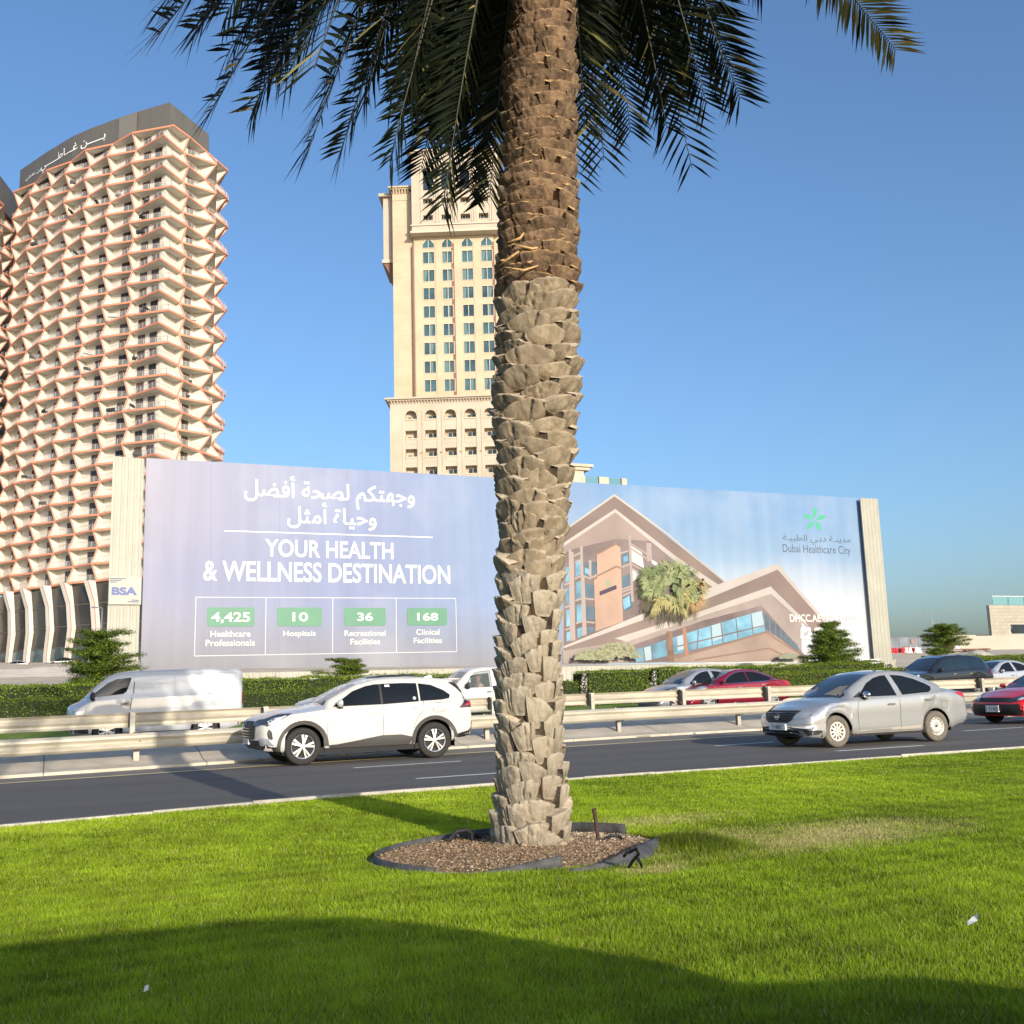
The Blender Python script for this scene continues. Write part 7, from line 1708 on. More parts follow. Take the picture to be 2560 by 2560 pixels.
while z < ZTOP-.05:
    zone = 'low' if z < zmid0 else 'mid' if z < zmid1 else 'top'
    if zmid1-.28 < z < zmid1+.22: zone = 'top' if rp.random() < (z-zmid1+.28)/.5 else 'mid'
    if zmid0-.3 < z < zmid0+.5 and rp.random() < .5: zone = 'low' if rp.random() < .5 else 'mid'
    per = {'low': 8.2, 'mid': 6.4, 'top': 7.4}[zone]; pitch = {'low': .155, 'mid': .128, 'top': .105}[zone]
    ang += 2*math.pi*(1/per)*(round(per*.382)+.0)+2.399963*0 if False else 2.399963
    z += pitch/per; items.append((z, ang+rp.uniform(-.12, .12), zone)); k += 1
cv = math.atan2(-PY, -txc(2))        # direction from the trunk to the viewer
score = []
for it in items:
    a = it[1]; score.append((math.cos(a-cv), it))
score.sort(key=lambda t: -t[0]); parts = score[:300]; rest = score[300:]
def boot_mtx(z, a, zone):
    R_ = trr(z); s_ = rp.uniform(.85, 1.15); lean_ = {'low': .03, 'mid': .03, 'top': .08}[zone]*rp.uniform(.4, 1.7)
    rot = Matrix.Rotation(a-math.pi/2, 4, 'Z') @ Matrix.Rotation(-lean_, 4, 'X') @ Matrix.Rotation(rp.uniform(-.10, .10), 4, 'Y')
    rr = R_-{'low': .078, 'mid': .086, 'top': .075}[zone]+rp.uniform(-.012, .012)
    pos = Vector((txc(z)-PO.x+math.cos(a)*rr, math.sin(a)*rr, z-PO.z))
    q = R_/.29
    return Matrix.Translation(pos) @ rot @ Matrix.Diagonal((s_*q, rp.uniform(.8, 1.25)*q, rp.uniform(.85, 1.2), 1))
for sc_, (z, a, zone) in parts:
    o = link('leaf_base', rp.choice(VAR[zone]), palm); o.matrix_local = boot_mtx(z, a, zone)
mb = {}
bmr = bmesh.new()
for sc_, (z, a, zone) in rest:
    me = rp.choice(VAR[zone]).copy(); me.transform(boot_mtx(z, a, zone)); bmr.from_mesh(me); bpy.data.meshes.remove(me)
me = bpy.data.meshes.new('leaf_bases_behind'); bmr.to_mesh(me); bmr.free(); me.materials.append(M_boot); me.materials.append(M_cut)
o = link('leaf_bases_behind', me, palm); o['kind'] = 'stuff'
# fibre mats and torn strips between the upper leaf bases
rng2 = np.random.default_rng(5); n = 5200; Z = rng2.uniform(zmid1-.1, ZTOP, n); A = rng2.uniform(0, 6.283, n); R0 = np.interp(Z, TZz, TRr)-rng2.uniform(-.0, .07, n)
C0 = np.stack([np.interp(Z, TZz, TXx)-PO.x+np.cos(A)*R0, np.sin(A)*R0, Z-PO.z], 1); T = np.stack([-np.sin(A), np.cos(A), np.zeros(n)], 1); O_ = np.stack([np.cos(A), np.sin(A), np.zeros(n)], 1)
L_ = rng2.uniform(.03, .10, n)[:, None]; D = T*rng2.uniform(-1, 1, (n, 1))+np.array([[0, 0, 1]])*rng2.uniform(-.9, .9, (n, 1))+O_*rng2.uniform(0, .35, (n, 1)); wv = np.cross(D, O_); wv /= np.linalg.norm(wv, axis=1)[:, None]
wv *= rng2.uniform(.0012, .005, (n, 1)); V = np.stack([C0-wv, C0+wv, C0+D*L_], 1).reshape(-1, 3)
me = npmesh('fibres', V, np.arange(3*n).reshape(-1, 3), attrmat('palm_fibre', .9)); c = np.array([(.20, .11, .05), (.33, .21, .10), (.10, .055, .03)])[rng2.integers(0, 3, n)]*rng2.uniform(.7, 1.3, (n, 1)); setcol(me, np.repeat(c, 3, 0))
o = link('fibres', me, palm); o['kind'] = 'stuff'
# a few long pale bracts crossing the brown zone
for (xa, ya, xb, yb, xc, yc) in ((1268, 606, 1300, 596, 1310, 582), (1280, 610, 1330, 622, 1378, 612), (1366, 588, 1400, 606, 1432, 618), (1246, 666, 1275, 644, 1298, 628), (1385, 662, 1412, 678, 1438, 692), (1262, 668, 1310, 676, 1345, 664)):
    mb = MB(); P = []
    for x, y in ((xa, ya), (xb, yb), (xc, yc)):
        h = at(x, y, PY); ax, R_ = txc(h.z), trr(h.z)+.035; dx = h.x-ax; t = max(0, R_*R_-(dx*.9)**2)**.5; d_ = (h-ORG).normalized()
        p = h-d_*t; P.append((p.x-PO.x, p.y-PO.y, p.z-PO.z))
    mb.tube(P, [.004, .011, .005], 6); mb.build('bract', M_cutb, palm, smooth=True)
# knobbly root boots and collar at the foot
for a in np.linspace(0, 6.1, 13):
    bm = bmesh.new(); bmesh.ops.create_icosphere(bm, subdivisions=2, radius=1); s0 = rp.uniform(.035, .06)
    for v in bm.verts: v.co = Vector((v.co.x*s0, v.co.y*s0*.8, v.co.z*s0*.9))*(1+.35*noise.noise(v.co*2+Vector((a, 0, 0))))
    me = bpy.data.meshes.new('root_knob'); bm.to_mesh(me); bm.free(); me.materials.append(M_boot)
    rr = trr(LZ)-.03; link('root_knob', me, palm, (math.cos(a)*rr, math.sin(a)*rr, rp.uniform(-.02, .04)))

# ---- fronds ---------------------------------------------------------------
LEAFC = np.array([(.009, .014, .008), (.012, .017, .008), (.007, .011, .006), (.018, .023, .009)])  # near-black greens, darkened to put the crown's self-shade into the colour
DRYC = np.array([(.30, .24, .09), (.22, .20, .07), (.12, .13, .035), (.36, .30, .13)])
M_frond = attrmat('palm_leaflet', .6, .08, spec=.12); M_rach = mat('rachis_green', (.03, .03, .015), .6)
CZ = 8.95; CROWN = Vector((txc(9.3), PY, CZ))
def frond(tip, up, seed, nl=62, wmax=.40, dry=.0, ind=False, base_r=.28, droop=.35, sidepull=(0, 0)):
    r = random.Random(seed); g = np.random.default_rng(seed)
    tip = Vector(tip); d = tip-CROWN; hd = Vector((d.x, d.y, 0)); hl = hd.length; hd = hd/hl if hl > 1e-3 else Vector((1, 0, 0))
    p0 = CROWN+hd*base_r*.6+Vector((0, 0, -.1)); p1 = CROWN+hd*hl*.33+Vector((sidepull[0], sidepull[1], up*.55)); p3 = tip; p2 = p1.lerp(p3, .52)+Vector((0, 0, .34*up))
    def B(t): return p0*(1-t)**3+p1*3*t*(1-t)**2+p2*3*t*t*(1-t)+p3*t**3
    N_ = 22; pts = [B(i/N_) for i in range(N_+1)]
    fr_ = empty('frond', tuple(pts[0]-PO)); fr_.parent = palm
    mb = MB(); mb.tube([p-pts[0] for p in pts], [.030*(1-.88*i/N_) for i in range(N_+1)], 6); mb.build('rachis', M_rach, fr_, smooth=True)
    V = []; cols = []; singles = []
    for i in range(nl):
        t = .14+.86*(i+.5)/nl; p = B(t); tg = (B(min(1, t+.01))-B(t-.01)).normalized()
        side = tg.cross(Vector((0, 0, 1)));
        if side.length < .15: side = tg.cross(Vector(hd))
        side.normalize(); upv = side.cross(tg)
        env = min(1, (t-.10)/.18)*(1-max(0, (t-.62)/.38)**2.2*.42)
        for sg in (-1, 1):
            L_ = wmax*env*r.uniform(.85, 1.12); fwd = .38+.55*t+r.uniform(-.13, .13); lift = r.uniform(-.12, .45)
            dr = (side*sg+tg*fwd+upv*lift).normalized(); wv = tg.cross(dr).cross(dr).normalized()*(-.5) if False else dr.cross(upv+side*r.uniform(-.5, .5)).normalized()
            wdt = .0165*r.uniform(.8, 1.2)*(.6+.4*env)
            a = p+dr*.01; m_ = p+dr*L_*.5+Vector((0, 0, -L_*.05*droop)); e = p+dr*L_+Vector((0, 0, -L_*.28*droop))
            q = [a-wv*wdt*.4, a+wv*wdt*.4, m_-wv*wdt, m_+wv*wdt, e]
            dd = r.random() < dry*(.3+1.0*t); c = (DRYC if dd else LEAFC)[r.randrange(4)]*r.uniform(.75, 1.25)
            if ind: singles.append((q, c))
            else: V += q; cols += [c]*5
    if ind:
        for q, c in singles:
            me = npmesh('leaflet', [v-pts[0] for v in q], [(0, 1, 3), (0, 3, 2), (2, 3, 4)], M_frond); setcol(me, [c]*5); link('leaflet', me, fr_)
    else:
        n = len(V)//5; F = []
        for k in range(n): b = 5*k; F += [(b, b+1, b+3), (b, b+3, b+2), (b+2, b+3, b+4)]
        me = npmesh('leaflets', [v-pts[0] for v in V], F, M_frond); setcol(me, cols); o = link('leaflets', me, fr_); o['kind'] = 'stuff'
    return fr_
sd = 0
# fronds whose tips show in the view: (column, row, distance, arch height, dryness, leaflets single)
TIPS = [(374, 128, 5.6, .55, .15, 0), (470, 118, 6.3, .6, .05, 0), (505, 322, 6.2, .75, .10, 0), (608, 318, 7.3, .8, .05, 0), (690, 246, 6.9, .8, .1, 0), (747, 424, 6.2, .85, .05, 0),
        (828, 424, 7.2, .85, .0, 0), (952, 445, 6.6, .8, .0, 0), (1030, 468, 7.6, .8, .0, 0), (1085, 556, 6.8, .75, .05, 0), (1150, 520, 7.9, .7, .25, 0), (1202, 535, 7.0, .65, .1, 0),
        (1462, 498, 8.0, .7, .05, 1), (1532, 442, 7.4, .75, .15, 1), (1752, 462, 7.4, .95, .02, 1), (1872, 288, 6.7, .95, .05, 0), (2262, 168, 6.4, .75, .75, 0)]
for px, py, Yd, up, dry, ind in TIPS:
    sd += 1; tp = at(px+(22 if px < 1300 else -22), py-42, Yd+(1.3 if 900 < px < 1560 else .7)); frond(tp, up, 100+sd, nl=140 if not ind else 50, wmax=.54 if px not in (2262,) else .54, dry=dry, ind=bool(ind), droop=.3)
    # companion fronds lying above, so the crown thickens towards its heart
rc = random.Random(3)
for k in range(54):
    px, py, Yd, up, dry, ind = rc.choice(TIPS[:-1]); sd += 1
    tp = at(px+rc.uniform(-70, 90)*(1 if px < 1300 else -1), py-rc.uniform(110, 330)-(60 if 900 < px < 1300 else 0), max(Yd+rc.uniform(-1.2, 1.4), 8.2 if 1000 < px < 1560 else 0)); frond(tp, up+rc.uniform(.1, .6), 300+sd, nl=115, wmax=.52, dry=.03)
for k in range(16):        # upright heart and the far side of the crown, above the frame
    a = 6.283*k/16+.2; R_ = rc.uniform(1.6, 3.2); sd += 1
    frond(CROWN+Vector((math.cos(a)*R_, math.sin(a)*R_, rc.uniform(.2, 2.2))), rc.uniform(1.0, 2.0), 500+sd, nl=50, wmax=.42)

# ---- planting pit ---------------------------------------------------------
pit = empty('planting_pit', (PC[0], PC[1], LZ)); tag(pit, 'round mulch bed with broken black plastic edging at the foot of the palm', 'planting bed')
M_soil = mat('pit_soil', (.26, .17, .11), .98, var=.4, vscale=7, col2=(.38, .27, .19), bump=1., bscale=30)
V = [(0, 0, .0)]; F = []; nr, na = 7, 48
for i in range(1, nr+1):
    for k in range(na):
        a = 6.283*k/na; f = i/nr; V.append((math.cos(a)*PR[0]*f*1.04, math.sin(a)*PR[1]*f*1.04, .03*(1-f)+.018*noise.noise(Vector((math.cos(a)*f*5, math.sin(a)*f*5, 2)))))
F = [(0, 1+k, 1+(k+1) % na) for k in range(na)]; me = bpy.data.meshes.new('soil')
Q = [(1+(i-1)*na+k, 1+i*na+k, 1+i*na+(k+1) % na, 1+(i-1)*na+(k+1) % na) for i in range(1, nr) for k in range(na)]
me.from_pydata(V, [], F+Q); me.materials.append(M_soil); me.polygons.foreach_set('use_smooth', [True]*len(me.polygons)); link('soil', me, pit)
g = np.random.default_rng(6); n = 26000; A = g.uniform(0, 6.283, n); Rr = np.sqrt(g.uniform(0, 1, n)); X = np.cos(A)*PR[0]*Rr; Y = np.sin(A)*PR[1]*Rr; Z = .03*(1-Rr)+g.uniform(0, .022, n)
D = g.standard_normal((n, 3))*np.array([1, 1, .22]); D /= np.linalg.norm(D, axis=1)[:, None]; L_ = g.uniform(.002, .009, (n, 1)); wv = np.cross(D, g.standard_normal((n, 3))); wv /= np.linalg.norm(wv, axis=1)[:, None]; wv *= g.uniform(.001, .0035, (n, 1)); P = np.stack([X, Y, Z], 1)
V = np.stack([P-D*L_-wv, P+D*L_-wv, P+D*L_+wv, P-D*L_+wv], 1).reshape(-1, 3); me = npmesh('mulch', V, np.arange(4*n).reshape(-1, 4), attrmat('mulch_chip', .95))
pale_side = np.clip((X-.1)/.8, 0, 1)*np.clip((Y+.35)/.6, 0, 1); pal = np.array([(.29, .19, .11), (.19, .12, .07), (.36, .25, .15), (.46, .35, .22)]); pal2 = np.array([(.58, .46, .34), (.50, .38, .27), (.64, .53, .40), (.38, .27, .18)])  # chips drawn paler towards the right rear of the bed
ix = g.integers(0, 4, n); c = np.where((g.uniform(0, 1, n) < pale_side)[:, None], pal2[ix], pal[ix])*g.uniform(.75, 1.2, (n, 1)); setcol(me, np.repeat(c, 4, 0)); o = link('mulch', me, pit); o['kind'] = 'stuff'
M_edge = mat('black_plastic_edging', (.06, .06, .062), .7, var=.5, vscale=7, bump=.3, bscale=30)
def edging(a0, a1, hfun, name='edging_strip', lean_=0.12, rs=1.0):
    mb = MB(); A = []; B = []; n = 40
    for i in range(n+1):
        a = math.radians(a0+(a1-a0)*i/n); h = hfun(i/n); x, y = math.cos(a)*PR[0]*rs*1.03, math.sin(a)*PR[1]*rs*1.05
        A.append((x, y, -.02)); B.append((x*(1-lean_*h*2), y*(1-lean_*h*2), h))
    mb.quadstrip(A, B); me = mb.mesh(name, M_edge, smooth=True); bm = bmesh.new(); bm.from_mesh(me); bmesh.ops.solidify(bm, geom=bm.faces[:], thickness=.012); bm.to_mesh(me); bm.free(); return link(name, me, pit)
edging(15, 218, lambda t: .035+.055*(1-t)**1.5+.008*math.sin(t*9)); edging(236, 266, lambda t: .01+.075*t, lean_=-.1)
# the torn flap folded outwards on the right, with its black tie
def pz(px, py, z=0.): p = atz(px, py, LZ+z); return (p.x-PC[0], p.y-PC[1], z)
mb = MB(); up_ = [pz(1425, 2174, .02), pz(1470, 2166, .035), pz(1520, 2150, .05), pz(1570, 2128, .065), pz(1612, 2106, .07), pz(1640, 2097, .07)]
mid_ = [pz(1422, 2178, .012), pz(1475, 2174, .016), pz(1530, 2162, .02), pz(1590, 2144, .025), pz(1632, 2124, .03), pz(1650, 2112, .035)]
lo_ = [pz(1418, 2181, .0), pz(1480, 2181, .0), pz(1545, 2172, .0), pz(1610, 2156, .0), pz(1642, 2138, .0), pz(1656, 2124, .0)]
mb.quadstrip(up_, mid_); mb.quadstrip(mid_, lo_); me = mb.mesh('torn_flap', M_edge); bm = bmesh.new(); bm.from_mesh(me); bmesh.ops.remove_doubles(bm, verts=bm.verts, dist=.001); bmesh.ops.subdivide_edges(bm, edges=bm.edges[:], cuts=2, use_grid_fill=True, smooth=.6)
for v in bm.verts: v.co.z += .006*noise.noise(v.co*11)
bmesh.ops.solidify(bm, geom=bm.faces[:], thickness=.012); bm.to_mesh(me); bm.free(); me.polygons.foreach_set('use_smooth', [True]*len(me.polygons)); link('torn_flap', me, pit)
mb = MB(); M_tie = mat('black_tie', (.012, .012, .013), .6)
for pts in (((1578, 2128, .16), (1590, 2122, .18), (1597, 2135, .13), (1585, 2148, .08), (1572, 2167, .03)), ((1590, 2140, .11), (1600, 2155, .07), (1604, 2166, .03)), ((1578, 2128, .15), (1566, 2134, .14), (1560, 2140, .12))): mb.tube([pz(*q) for q in pts], .010, 6)
mb.build('tie', M_tie, pit)
# rusty stake standing in the bed, and a loop of drip hose
st = empty('stake', atz(1497, 2112, LZ)[:]); tag(st, 'short dark rusty stake standing in the mulch right of the trunk', 'stake')
mb = MB(); mb.box(-.013, .013, -.006, .006, -.03, .255); mb.box(-.02, .012, -.008, .008, .235, .262); o = mb.build('shaft', mat('rusty_iron', (.07, .04, .03), .85, metal=.3, var=.3, vscale=20), st); o.rotation_euler = (0.08, -.20, .3)
hs_ = empty('drip_hose', atz(1520, 2110, LZ)[:]); tag(hs_, 'small dark loop of irrigation hose beside the rusty stake', 'hose')
mb = MB(); mb.tube([(-.03, 0, .0), (.0, .02, .035), (.05, .04, .05), (.10, .03, .045), (.12, -.01, .02), (.11, -.03, .0)], .011, 7); mb.build('hose', M_tie, hs_)
hv = empty('irrigation_valve', atz(1170, 2110, LZ)[:]); tag(hv, 'dark irrigation pipe end at the left foot of the trunk', 'pipe')
mb = MB(); mb.tube([(.04, 0, .0), (.03, 0, .07), (-.01, 0, .10), (-.08, .02, .09), (-.14, .03, .03)], .016, 8); mb.tube([(.1, 0, .03), (.05, 0, .08)], .02, 7); mb.build('pipe', M_tie, hv)
# litter on the lawn
pp = atz(2440, 2340, LZ); lt = MB(); lt.add([(-.05, -.008, .05), (.03, .01, .058), (.055, .03, .085), (.045, .045, .07), (-.01, .03, .055)], [(0, 1, 2, 3, 4)]); o = lt.build('paper_scrap', mat('paper', (.72, .70, .66), .8)); o.location = (pp.x, pp.y, LZ); tag(o, 'curled white paper scrap lying on the grass at the lower right', 'litter')
pp = atz(366, 2508, LZ); lt = MB(); lt.add([(-.012, 0, .04), (.006, .004, .045), (.008, .01, .062), (-.006, .008, .06)], [(0, 1, 2, 3)]); o = lt.build('paper_scrap', mat('paper', (.72, .70, .66), .8)); o.location = (pp.x, pp.y, LZ); tag(o, 'tiny white scrap in the shaded grass at the lower left', 'litter')

# ------------------------------------------------------------------ the van beside the viewpoint whose roof and bonnet throw the long shadow on the lawn
pv = paint('dark_grey_paint', (.06, .06, .065))
vn = Car('passenger_van', (4.1, -1.42, LZ-.12), math.pi, 6.6, .93,
    top=[(x, .12+(z-.12)*.88) for x, z in [(0, .90), (.3, 1.08), (.61, 1.20), (.83, 1.31), (1.12, 1.44), (1.42, 1.53), (1.6, 1.63), (1.74, 1.76), (1.94, 1.92), (2.26, 2.08), (2.77, 2.15), (4.5, 2.16), (6.4, 2.15), (6.6, 2.0)]],
    belt=[(0, .84), (.3, 1.0), (.83, 1.16), (1.42, 1.22), (2.2, 1.22), (6.6, 1.22)], sill=[(0, .3), (6.6, .3)], rw=[(0, .9), (1.4, .84), (2.0, .78), (6.6, .78)], wheels=[1.0, 5.0], R=.36, archR=.44,
    paintm=pv, nose=lambda z: 0, tail=lambda z: 0, label='dark grey van parked behind the viewpoint, whose shadow falls across the lawn', cat='van')
for sg in (-1, 1):
    for a, b in ((2.2, 3.2), (3.3, 4.5), (4.6, 5.9)): vn.decal('side_window', 'side', [(a+(.45 if a < 2.5 else 0), 1.74), (a, 1.28), (b, 1.28), (b, 1.74)], M_glass, side=sg)
vn.decal('windscreen', 'top', [(1.52, -.7), (1.52, .7), (2.15, .62), (2.15, -.62)], M_ws, step=.12)
add_wheels(vn, 'steel', .22, .62)

# ------------------------------------------------------------------ right hand background
def gz(x, y): return tz(x, y)
def lampmast(px, ptop, Y, arms, label, h_base=None):
    p = at(px, ptop, Y); g_ = gz(p.x, Y); root = empty('street_lamp', (p.x, Y, g_)); tag(root, label, 'street lamp'); h = p.z-g_
    mb = MB(); mb.bar((0, 0, 0), (0, 0, h), .14, 8, r2=.08); mb.build('pole', mat('lamp_pole_grey', (.30, .31, .33), .6, metal=.3), root)
    for dx, dz in arms:
        mb = MB(); mb.bar((0, 0, h-.05), (dx, 0, h+dz), .05, 6); mb.build('arm', mat('lamp_pole_grey', (.3, .3, .3)), root)
        mb = MB(); mb.box(min(dx, dx*1.35), max(dx, dx*1.35), -.2, .2, h+dz-.10, h+dz+.05); mb.build('lamp_head', mat('lamp_head_grey', (.24, .25, .27), .5), root)
    return root
lampmast(2329, 1535, 300, [(-2.6, .1), (1.6, .0)], 'taller twin-armed street lamp rising faintly above the umbrella shaped tree')
lampmast(2335, 1558, 300, [(-1.2, .1), (1.5, .15)], 'shorter twin-armed street lamp just above the umbrella shaped tree')
p = at(256, 1520, 58); root = empty('street_lamp', (p.x, 58, gz(p.x, 58))); tag(root, 'slim white lamp post at the left edge of the lettered hoarding', 'street lamp')
h = p.z-root.location.z; mb = MB(); mb.bar((0, 0, 0), (0, 0, h), .05, 8, r2=.035); mb.build('pole', mat('white_metal', (.7, .7, .68), .5), root)
mb = MB(); mb.bar((0, 0, h), (-.35, 0, h+.05), .03, 6); mb.box(-.55, -.25, -.08, .08, h, h+.06); mb.build('lamp_head', mat('white_metal', (.7, .7, .68), .5), root)
# mesh covered fence
Y_ = 150.
def span(a, b, Y): return at(a, 1600, Y).x, at(b, 1600, Y).x
xa, xb = span(2224, 2342, Y_); zt_f, zb_f = at(2280, 1593, Y_).z, at(2280, 1622, Y_).z
root = empty('screen_fence', ((xa+xb)/2, Y_, zb_f-1)); tag(root, 'grey mesh covered fence behind the red and white barriers', 'fence'); cx = root.location.x
n = 5
for i in range(n):
    a, b = xa+(xb-xa)*i/n, xa+(xb-xa)*(i+1)/n; mb = MB(); mb.box(a-cx+.04, b-cx-.04, -.03, .03, 1, zt_f-zb_f+1); mb.build('screen_panel', mat('grey_mesh', (.15, .17, .20), .8, var=.25, vscale=.5, objvar=.1), root)
    mb = MB(); mb.box(a-cx-.06, a-cx+.04, -.1, .06, 0, zt_f-zb_f+1.15); mb.build('post', M_steel, root)
mb = MB(); mb.box(xa-cx, xb-cx, -.06, -.03, 1+(zt_f-zb_f)*.5, 1.08+(zt_f-zb_f)*.5); mb.build('rail', M_steel, root)
a = at(2281, 1600, Y_-.2).x; mb = MB(); z_ = at(2281, 1598, Y_).z; mb.box(a-cx-.35, a-cx+.35, -.2, -.12, z_-zb_f+1-.9, z_-zb_f+1+.0); mb.build('fence_notice', mat('rust_notice', (.28, .16, .12), .8), root)
# plastic road barriers
M_bar_r = mat('red_plastic', (.50, .03, .04), .45, var=.1, vscale=3); M_bar_w = mat('white_plastic', (.72, .70, .68), .45, var=.08, vscale=3)
def barrier_mesh(m, L_=1.15):
    mb = MB(); pr = [(-.28, 0), (-.28, .15), (-.12, .45), (-.09, .95), (.09, .95), (.12, .45), (.28, .15), (.28, 0)]
    n = len(pr); V = [(-L_/2, y, z) for y, z in pr]+[(L_/2, y, z) for y, z in pr]
    mb.add(V, [(i, i+1, i+1+n, i+n) for i in range(n-1)]+[tuple(range(n-1, -1, -1)), tuple(range(n, 2*n))]); return mb.mesh('road_barrier', m, fixn=True)
BR, BW = barrier_mesh(M_bar_r), barrier_mesh(M_bar_w)
lay = [(2231, 0, 'r'), (2241, 0, 'r'), (2250, .8, 'r'), (2258, 0, 'r'), (2267, 0, 'w'), (2276, 0, 'w'), (2285, .6, 'r'), (2293, 0, 'w'), (2300, .9, 'w'), (2262, 2.4, 'r'), (2272, 2.6, 'r'), (2283, 2.8, 'w'), (2380, -2, 'r'), (2388, -2, 'w'), (2393, -3.0, 'w')]
for i, (px, dy, c) in enumerate(lay):
    Yb = 138+dy; p = at(px, 1630, Yb); g_ = gz(p.x, Yb)
    o = link('road_barrier', BR if c == 'r' else BW, None, (p.x, Yb, at(2265, 1633, 138).z+(.15 if dy > 2 else 0)+(.35 if px > 2350 else 0)), (0, 0, math.radians(25+rp.uniform(-9, 9))))
    row = 'in the front row below the mesh fence' if i < 9 else 'in the rear row below the mesh fence' if i < 12 else 'right of the low tree'
    n_ = [q[0] for q in sorted(enumerate(lay[:9] if i < 9 else lay[9:12] if i < 12 else lay[12:]), key=lambda q: q[1][0])].index(i if i < 9 else i-9 if i < 12 else i-12)
    tag(o, {'r': 'red', 'w': 'white'}[c]+' plastic road barrier, '+['first', 'second', 'third', 'fourth', 'fifth', 'sixth', 'seventh', 'eighth', 'ninth'][n_]+' from left '+row, 'barrier', 'red and white road barriers on the sand')
# the sand bank they stand on, and the pale heap right of the small trees
def mound(name, px0, px1, ytop, Y, depth, label, m, seed, flat=.3, base=None):
    x0, x1 = at(px0, 1640, Y).x, at(px1, 1640, Y).x; zt = at((px0+px1)/2, ytop, Y).z; zb = (gz((x0+x1)/2, Y)-1.2) if base is None else base
    V = []; nu, nv = 40, 16
    for j in range(nv+1):
        for i in range(nu+1):
            u, v = i/nu, j/nv; e = min(1, min(u, 1-u)/flat)**.7*min(1, min(v, 1-v)/.38)**.8
            q = Vector((x0+(x1-x0)*u, (v-.4)*depth, 0)); hh = (zt-zb)*e*(1+.14*noise.noise(q*.35+Vector((seed, 0, 0))))+.25*noise.noise(q*1.2)
            V.append((q.x-(x0+x1)/2, q.y, max(0, hh)))
    F = [(j*(nu+1)+i, j*(nu+1)+i+1, (j+1)*(nu+1)+i+1, (j+1)*(nu+1)+i) for j in range(nv) for i in range(nu)]
    o = link(name, npmesh(name, V, F, m, smooth=True), None, ((x0+x1)/2, Y, zb)); tag(o, kind='structure'); return o
M_sand2 = mat('pale_sand', (.50, .45, .37), .95, var=.15, vscale=.8, col2=(.60, .55, .46), bump=.8, bscale=4)
mound('sand_bank', 2150, 2440, 1633, 138, 26, '', M_sand, 1, .2)
mound('sand_heap', 2380, 2510, 1629, 118, 12, '', M_sand2, 5, .45)
mound('sand_bank', -200, 330, 1672, 120, 40, '', mat('pale_sand_left', (.74, .63, .49), .95, var=.08, vscale=.6, col2=(.80, .70, .56), bump=.8, bscale=2), 9, .15)
# beige building at the right edge
Yb = 165.
M_bst = mat('travertine_cladding', (.36, .33, .27), .85, var=.06, vscale=.4, col2=(.40, .37, .31)); M_bwl = mat('smooth_beige_wall', (.38, .35, .29), .85, var=.04, vscale=.2)
root = empty('office_building', (at(2480, 1600, Yb).x, Yb, 5)); tag(root, 'low beige stone clad building with a glass parapet at the right edge', 'building'); bo = root.location
def bb(name, px0, px1, y0, y1, Y, dep, m, parent=None):
    a, b = at(px0, y0, Y), at(px1, y1, Y); mb = MB(); mb.box(a.x-bo.x, b.x-bo.x, Y-bo.y, Y-bo.y+dep, b.z-bo.z, a.z-bo.z); return mb.build(name, m, parent or root)
# stone courses on the upper block as separate slabs
ux0, ux1 = at(2476, 1550, Yb).x, at(2760, 1550, Yb).x; z0u, z1u = at(2500, 1589, Yb).z, at(2500, 1513, Yb).z
wx0, wx1 = at(2520, 1570, Yb).x, at(2700, 1570, Yb).x; wz0, wz1 = at(2540, 1584, Yb).z, at(2540, 1561, Yb).z
rows_n = 9; rs_ = random.Random(9); me_cache = {}
for r_ in range(rows_n):
    za, zb2 = z0u+(z1u-z0u)*r_/rows_n, z0u+(z1u-z0u)*(r_+1)/rows_n; x = ux0-(r_ % 2)*.7
    while x < ux1:
        xa, xb = max(x, ux0), min(x+1.5, ux1); x += 1.5
        if xb-xa < .1 or (za < wz1-.05 and zb2 > wz0+.05 and xa > wx0-.1): continue
        mb = MB(); mb.box(xa-bo.x+.012, xb-bo.x-.012, rs_.uniform(0, .015), .3, za-bo.z+.012, zb2-bo.z-.012); mb.build('stone_slab', mat('travertine_slab', (.34, .31, .255), .85, var=.05, vscale=.6, objvar=.06), root)
mb = MB(); mb.box(ux0-bo.x+.05, ux1-bo.x, .25, .8, z0u-bo.z, z1u-bo.z-.02); mb.build('wall', M_bwl, root)
mb = MB(); mb.box(wx0-bo.x, wx1-bo.x, .2, .245, wz0-bo.z, wz1-bo.z); mb.build('window', M_wd, root)
mb = MB(); mb.box(wx0-bo.x-.02, wx0-bo.x+.9, .19, .24, wz0-bo.z, wz1-bo.z); mb.build('window_reveal', M_trimw, root)
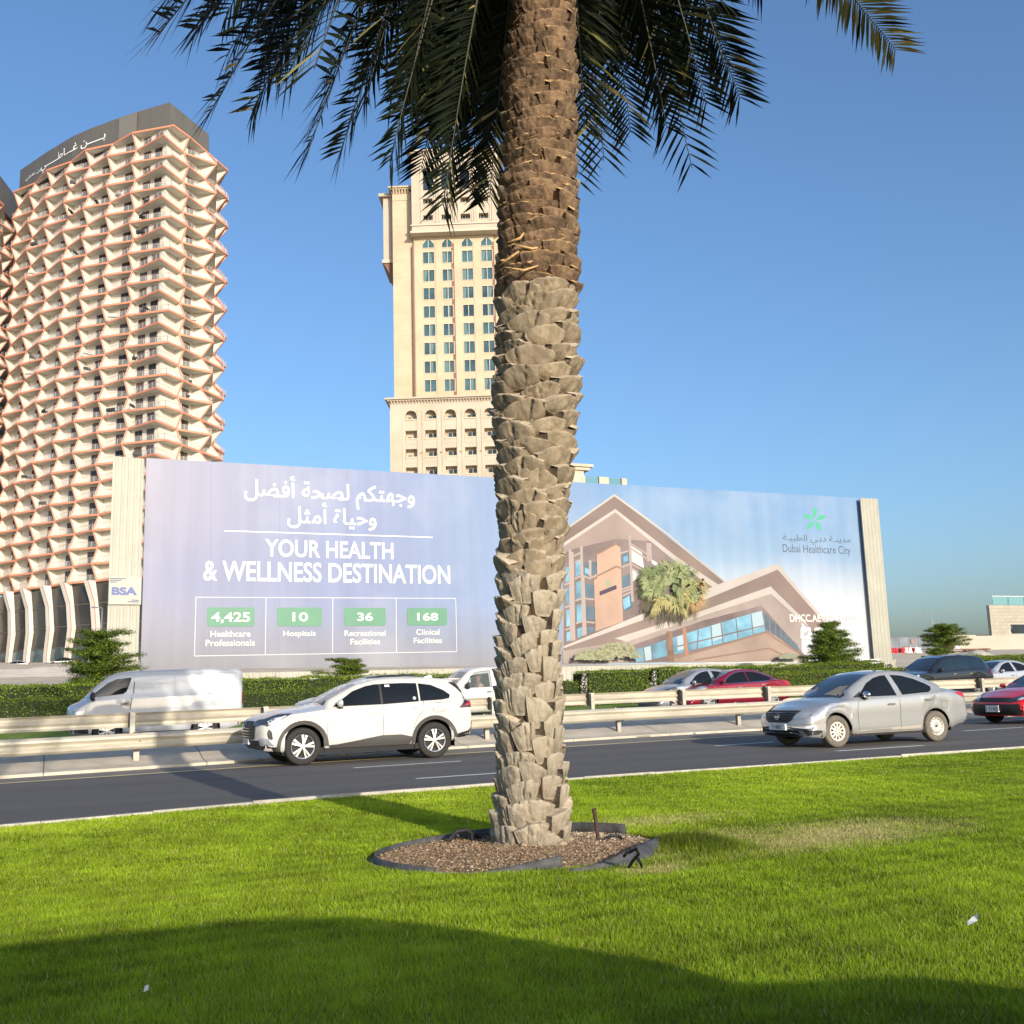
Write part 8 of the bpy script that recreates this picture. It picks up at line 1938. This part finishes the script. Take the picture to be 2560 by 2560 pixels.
bb('lower_wall', 2372, 2760, 1590, 1629, Yb-2.0, 5, M_bwl); bb('roof_edge', 2368, 2440, 1588.5, 1591, Yb-2.1, 5.2, M_trimw); bb('roof_line', 2430, 2477, 1587.5, 1589.5, Yb-1.9, 2, M_wd)
bb('retaining_wall', 2478, 2760, 1630, 1652, Yb-2.6, 3, mat('grey_board_wall', (.34, .31, .27), .85)); bb('painted_shadow_line', 2478, 2760, 1628.3, 1630, Yb-2.7, 3, M_brn)  # dark brown strip paints a shadow line above the retaining wall
for px in (2505, 2535, 2566): bb('wall_post', px, px+3, 1632, 1652, Yb-2.9, .3, mat('rust_post', (.25, .16, .11), .8))
for a_, b_ in ((2480, 2519), (2520, 2559), (2560, 2600)):
    o = bb('glass_parapet', a_+.3, b_, 1491, 1512, Yb+.1, .08, mat('parapet_glass', (.16, .34, .36), .1, alpha=.75, spec=.6))
mb = MB(); p = at(2480, 1490, Yb); mb.box(p.x-bo.x, p.x-bo.x+30, .05, .22, p.z-bo.z-.05, p.z-bo.z+.05); mb.build('parapet_rail', mat('white_metal', (.7, .7, .68), .5), root)
# bare stakes of a heap of timber near the heap
tb = empty('timber_pile', at(2440, 1628, 122)[:]); tag(tb, 'low pile of dark planks lying on top of the pale sand heap', 'timber pile')
for k in range(7):
    mb = MB(); a_ = rs_.uniform(-.25, .25); l = rs_.uniform(2, 4.2); mb.bar((-l, rs_.uniform(-1, 1), .1*k*.6), (l*.7, rs_.uniform(-1, 1), .1*k*.6+a_), .09, 4); mb.build('plank', M_brn, tb)
# parked cars on the rise at the left, in front of the tower
for px, lab, pm_, kw in ((112, 'dark car parked on the rise in front of the tower piers', paint('black_paint', (.012, .014, .018)), {}), (-8, 'silver car parked on the rise, cut by the left edge', paint('silver_paint', (.46, .46, .45)), {})):
    Yc = 172.; p = at(px, 1668 if px > 50 else 1676, Yc); make_saloon('parked_car', (p.x, Yc+.9, p.z), 0, 4.6, .88, pm_, lab, kind='b', style='multi', wheels=(.95, 3.65), handles=False)
bpy.context.view_layer.update()
print('objects', len(bpy.data.objects), 'tris', sum(len(o.data.loops)-2*len(o.data.polygons) for o in bpy.data.objects if o.type == 'MESH'))
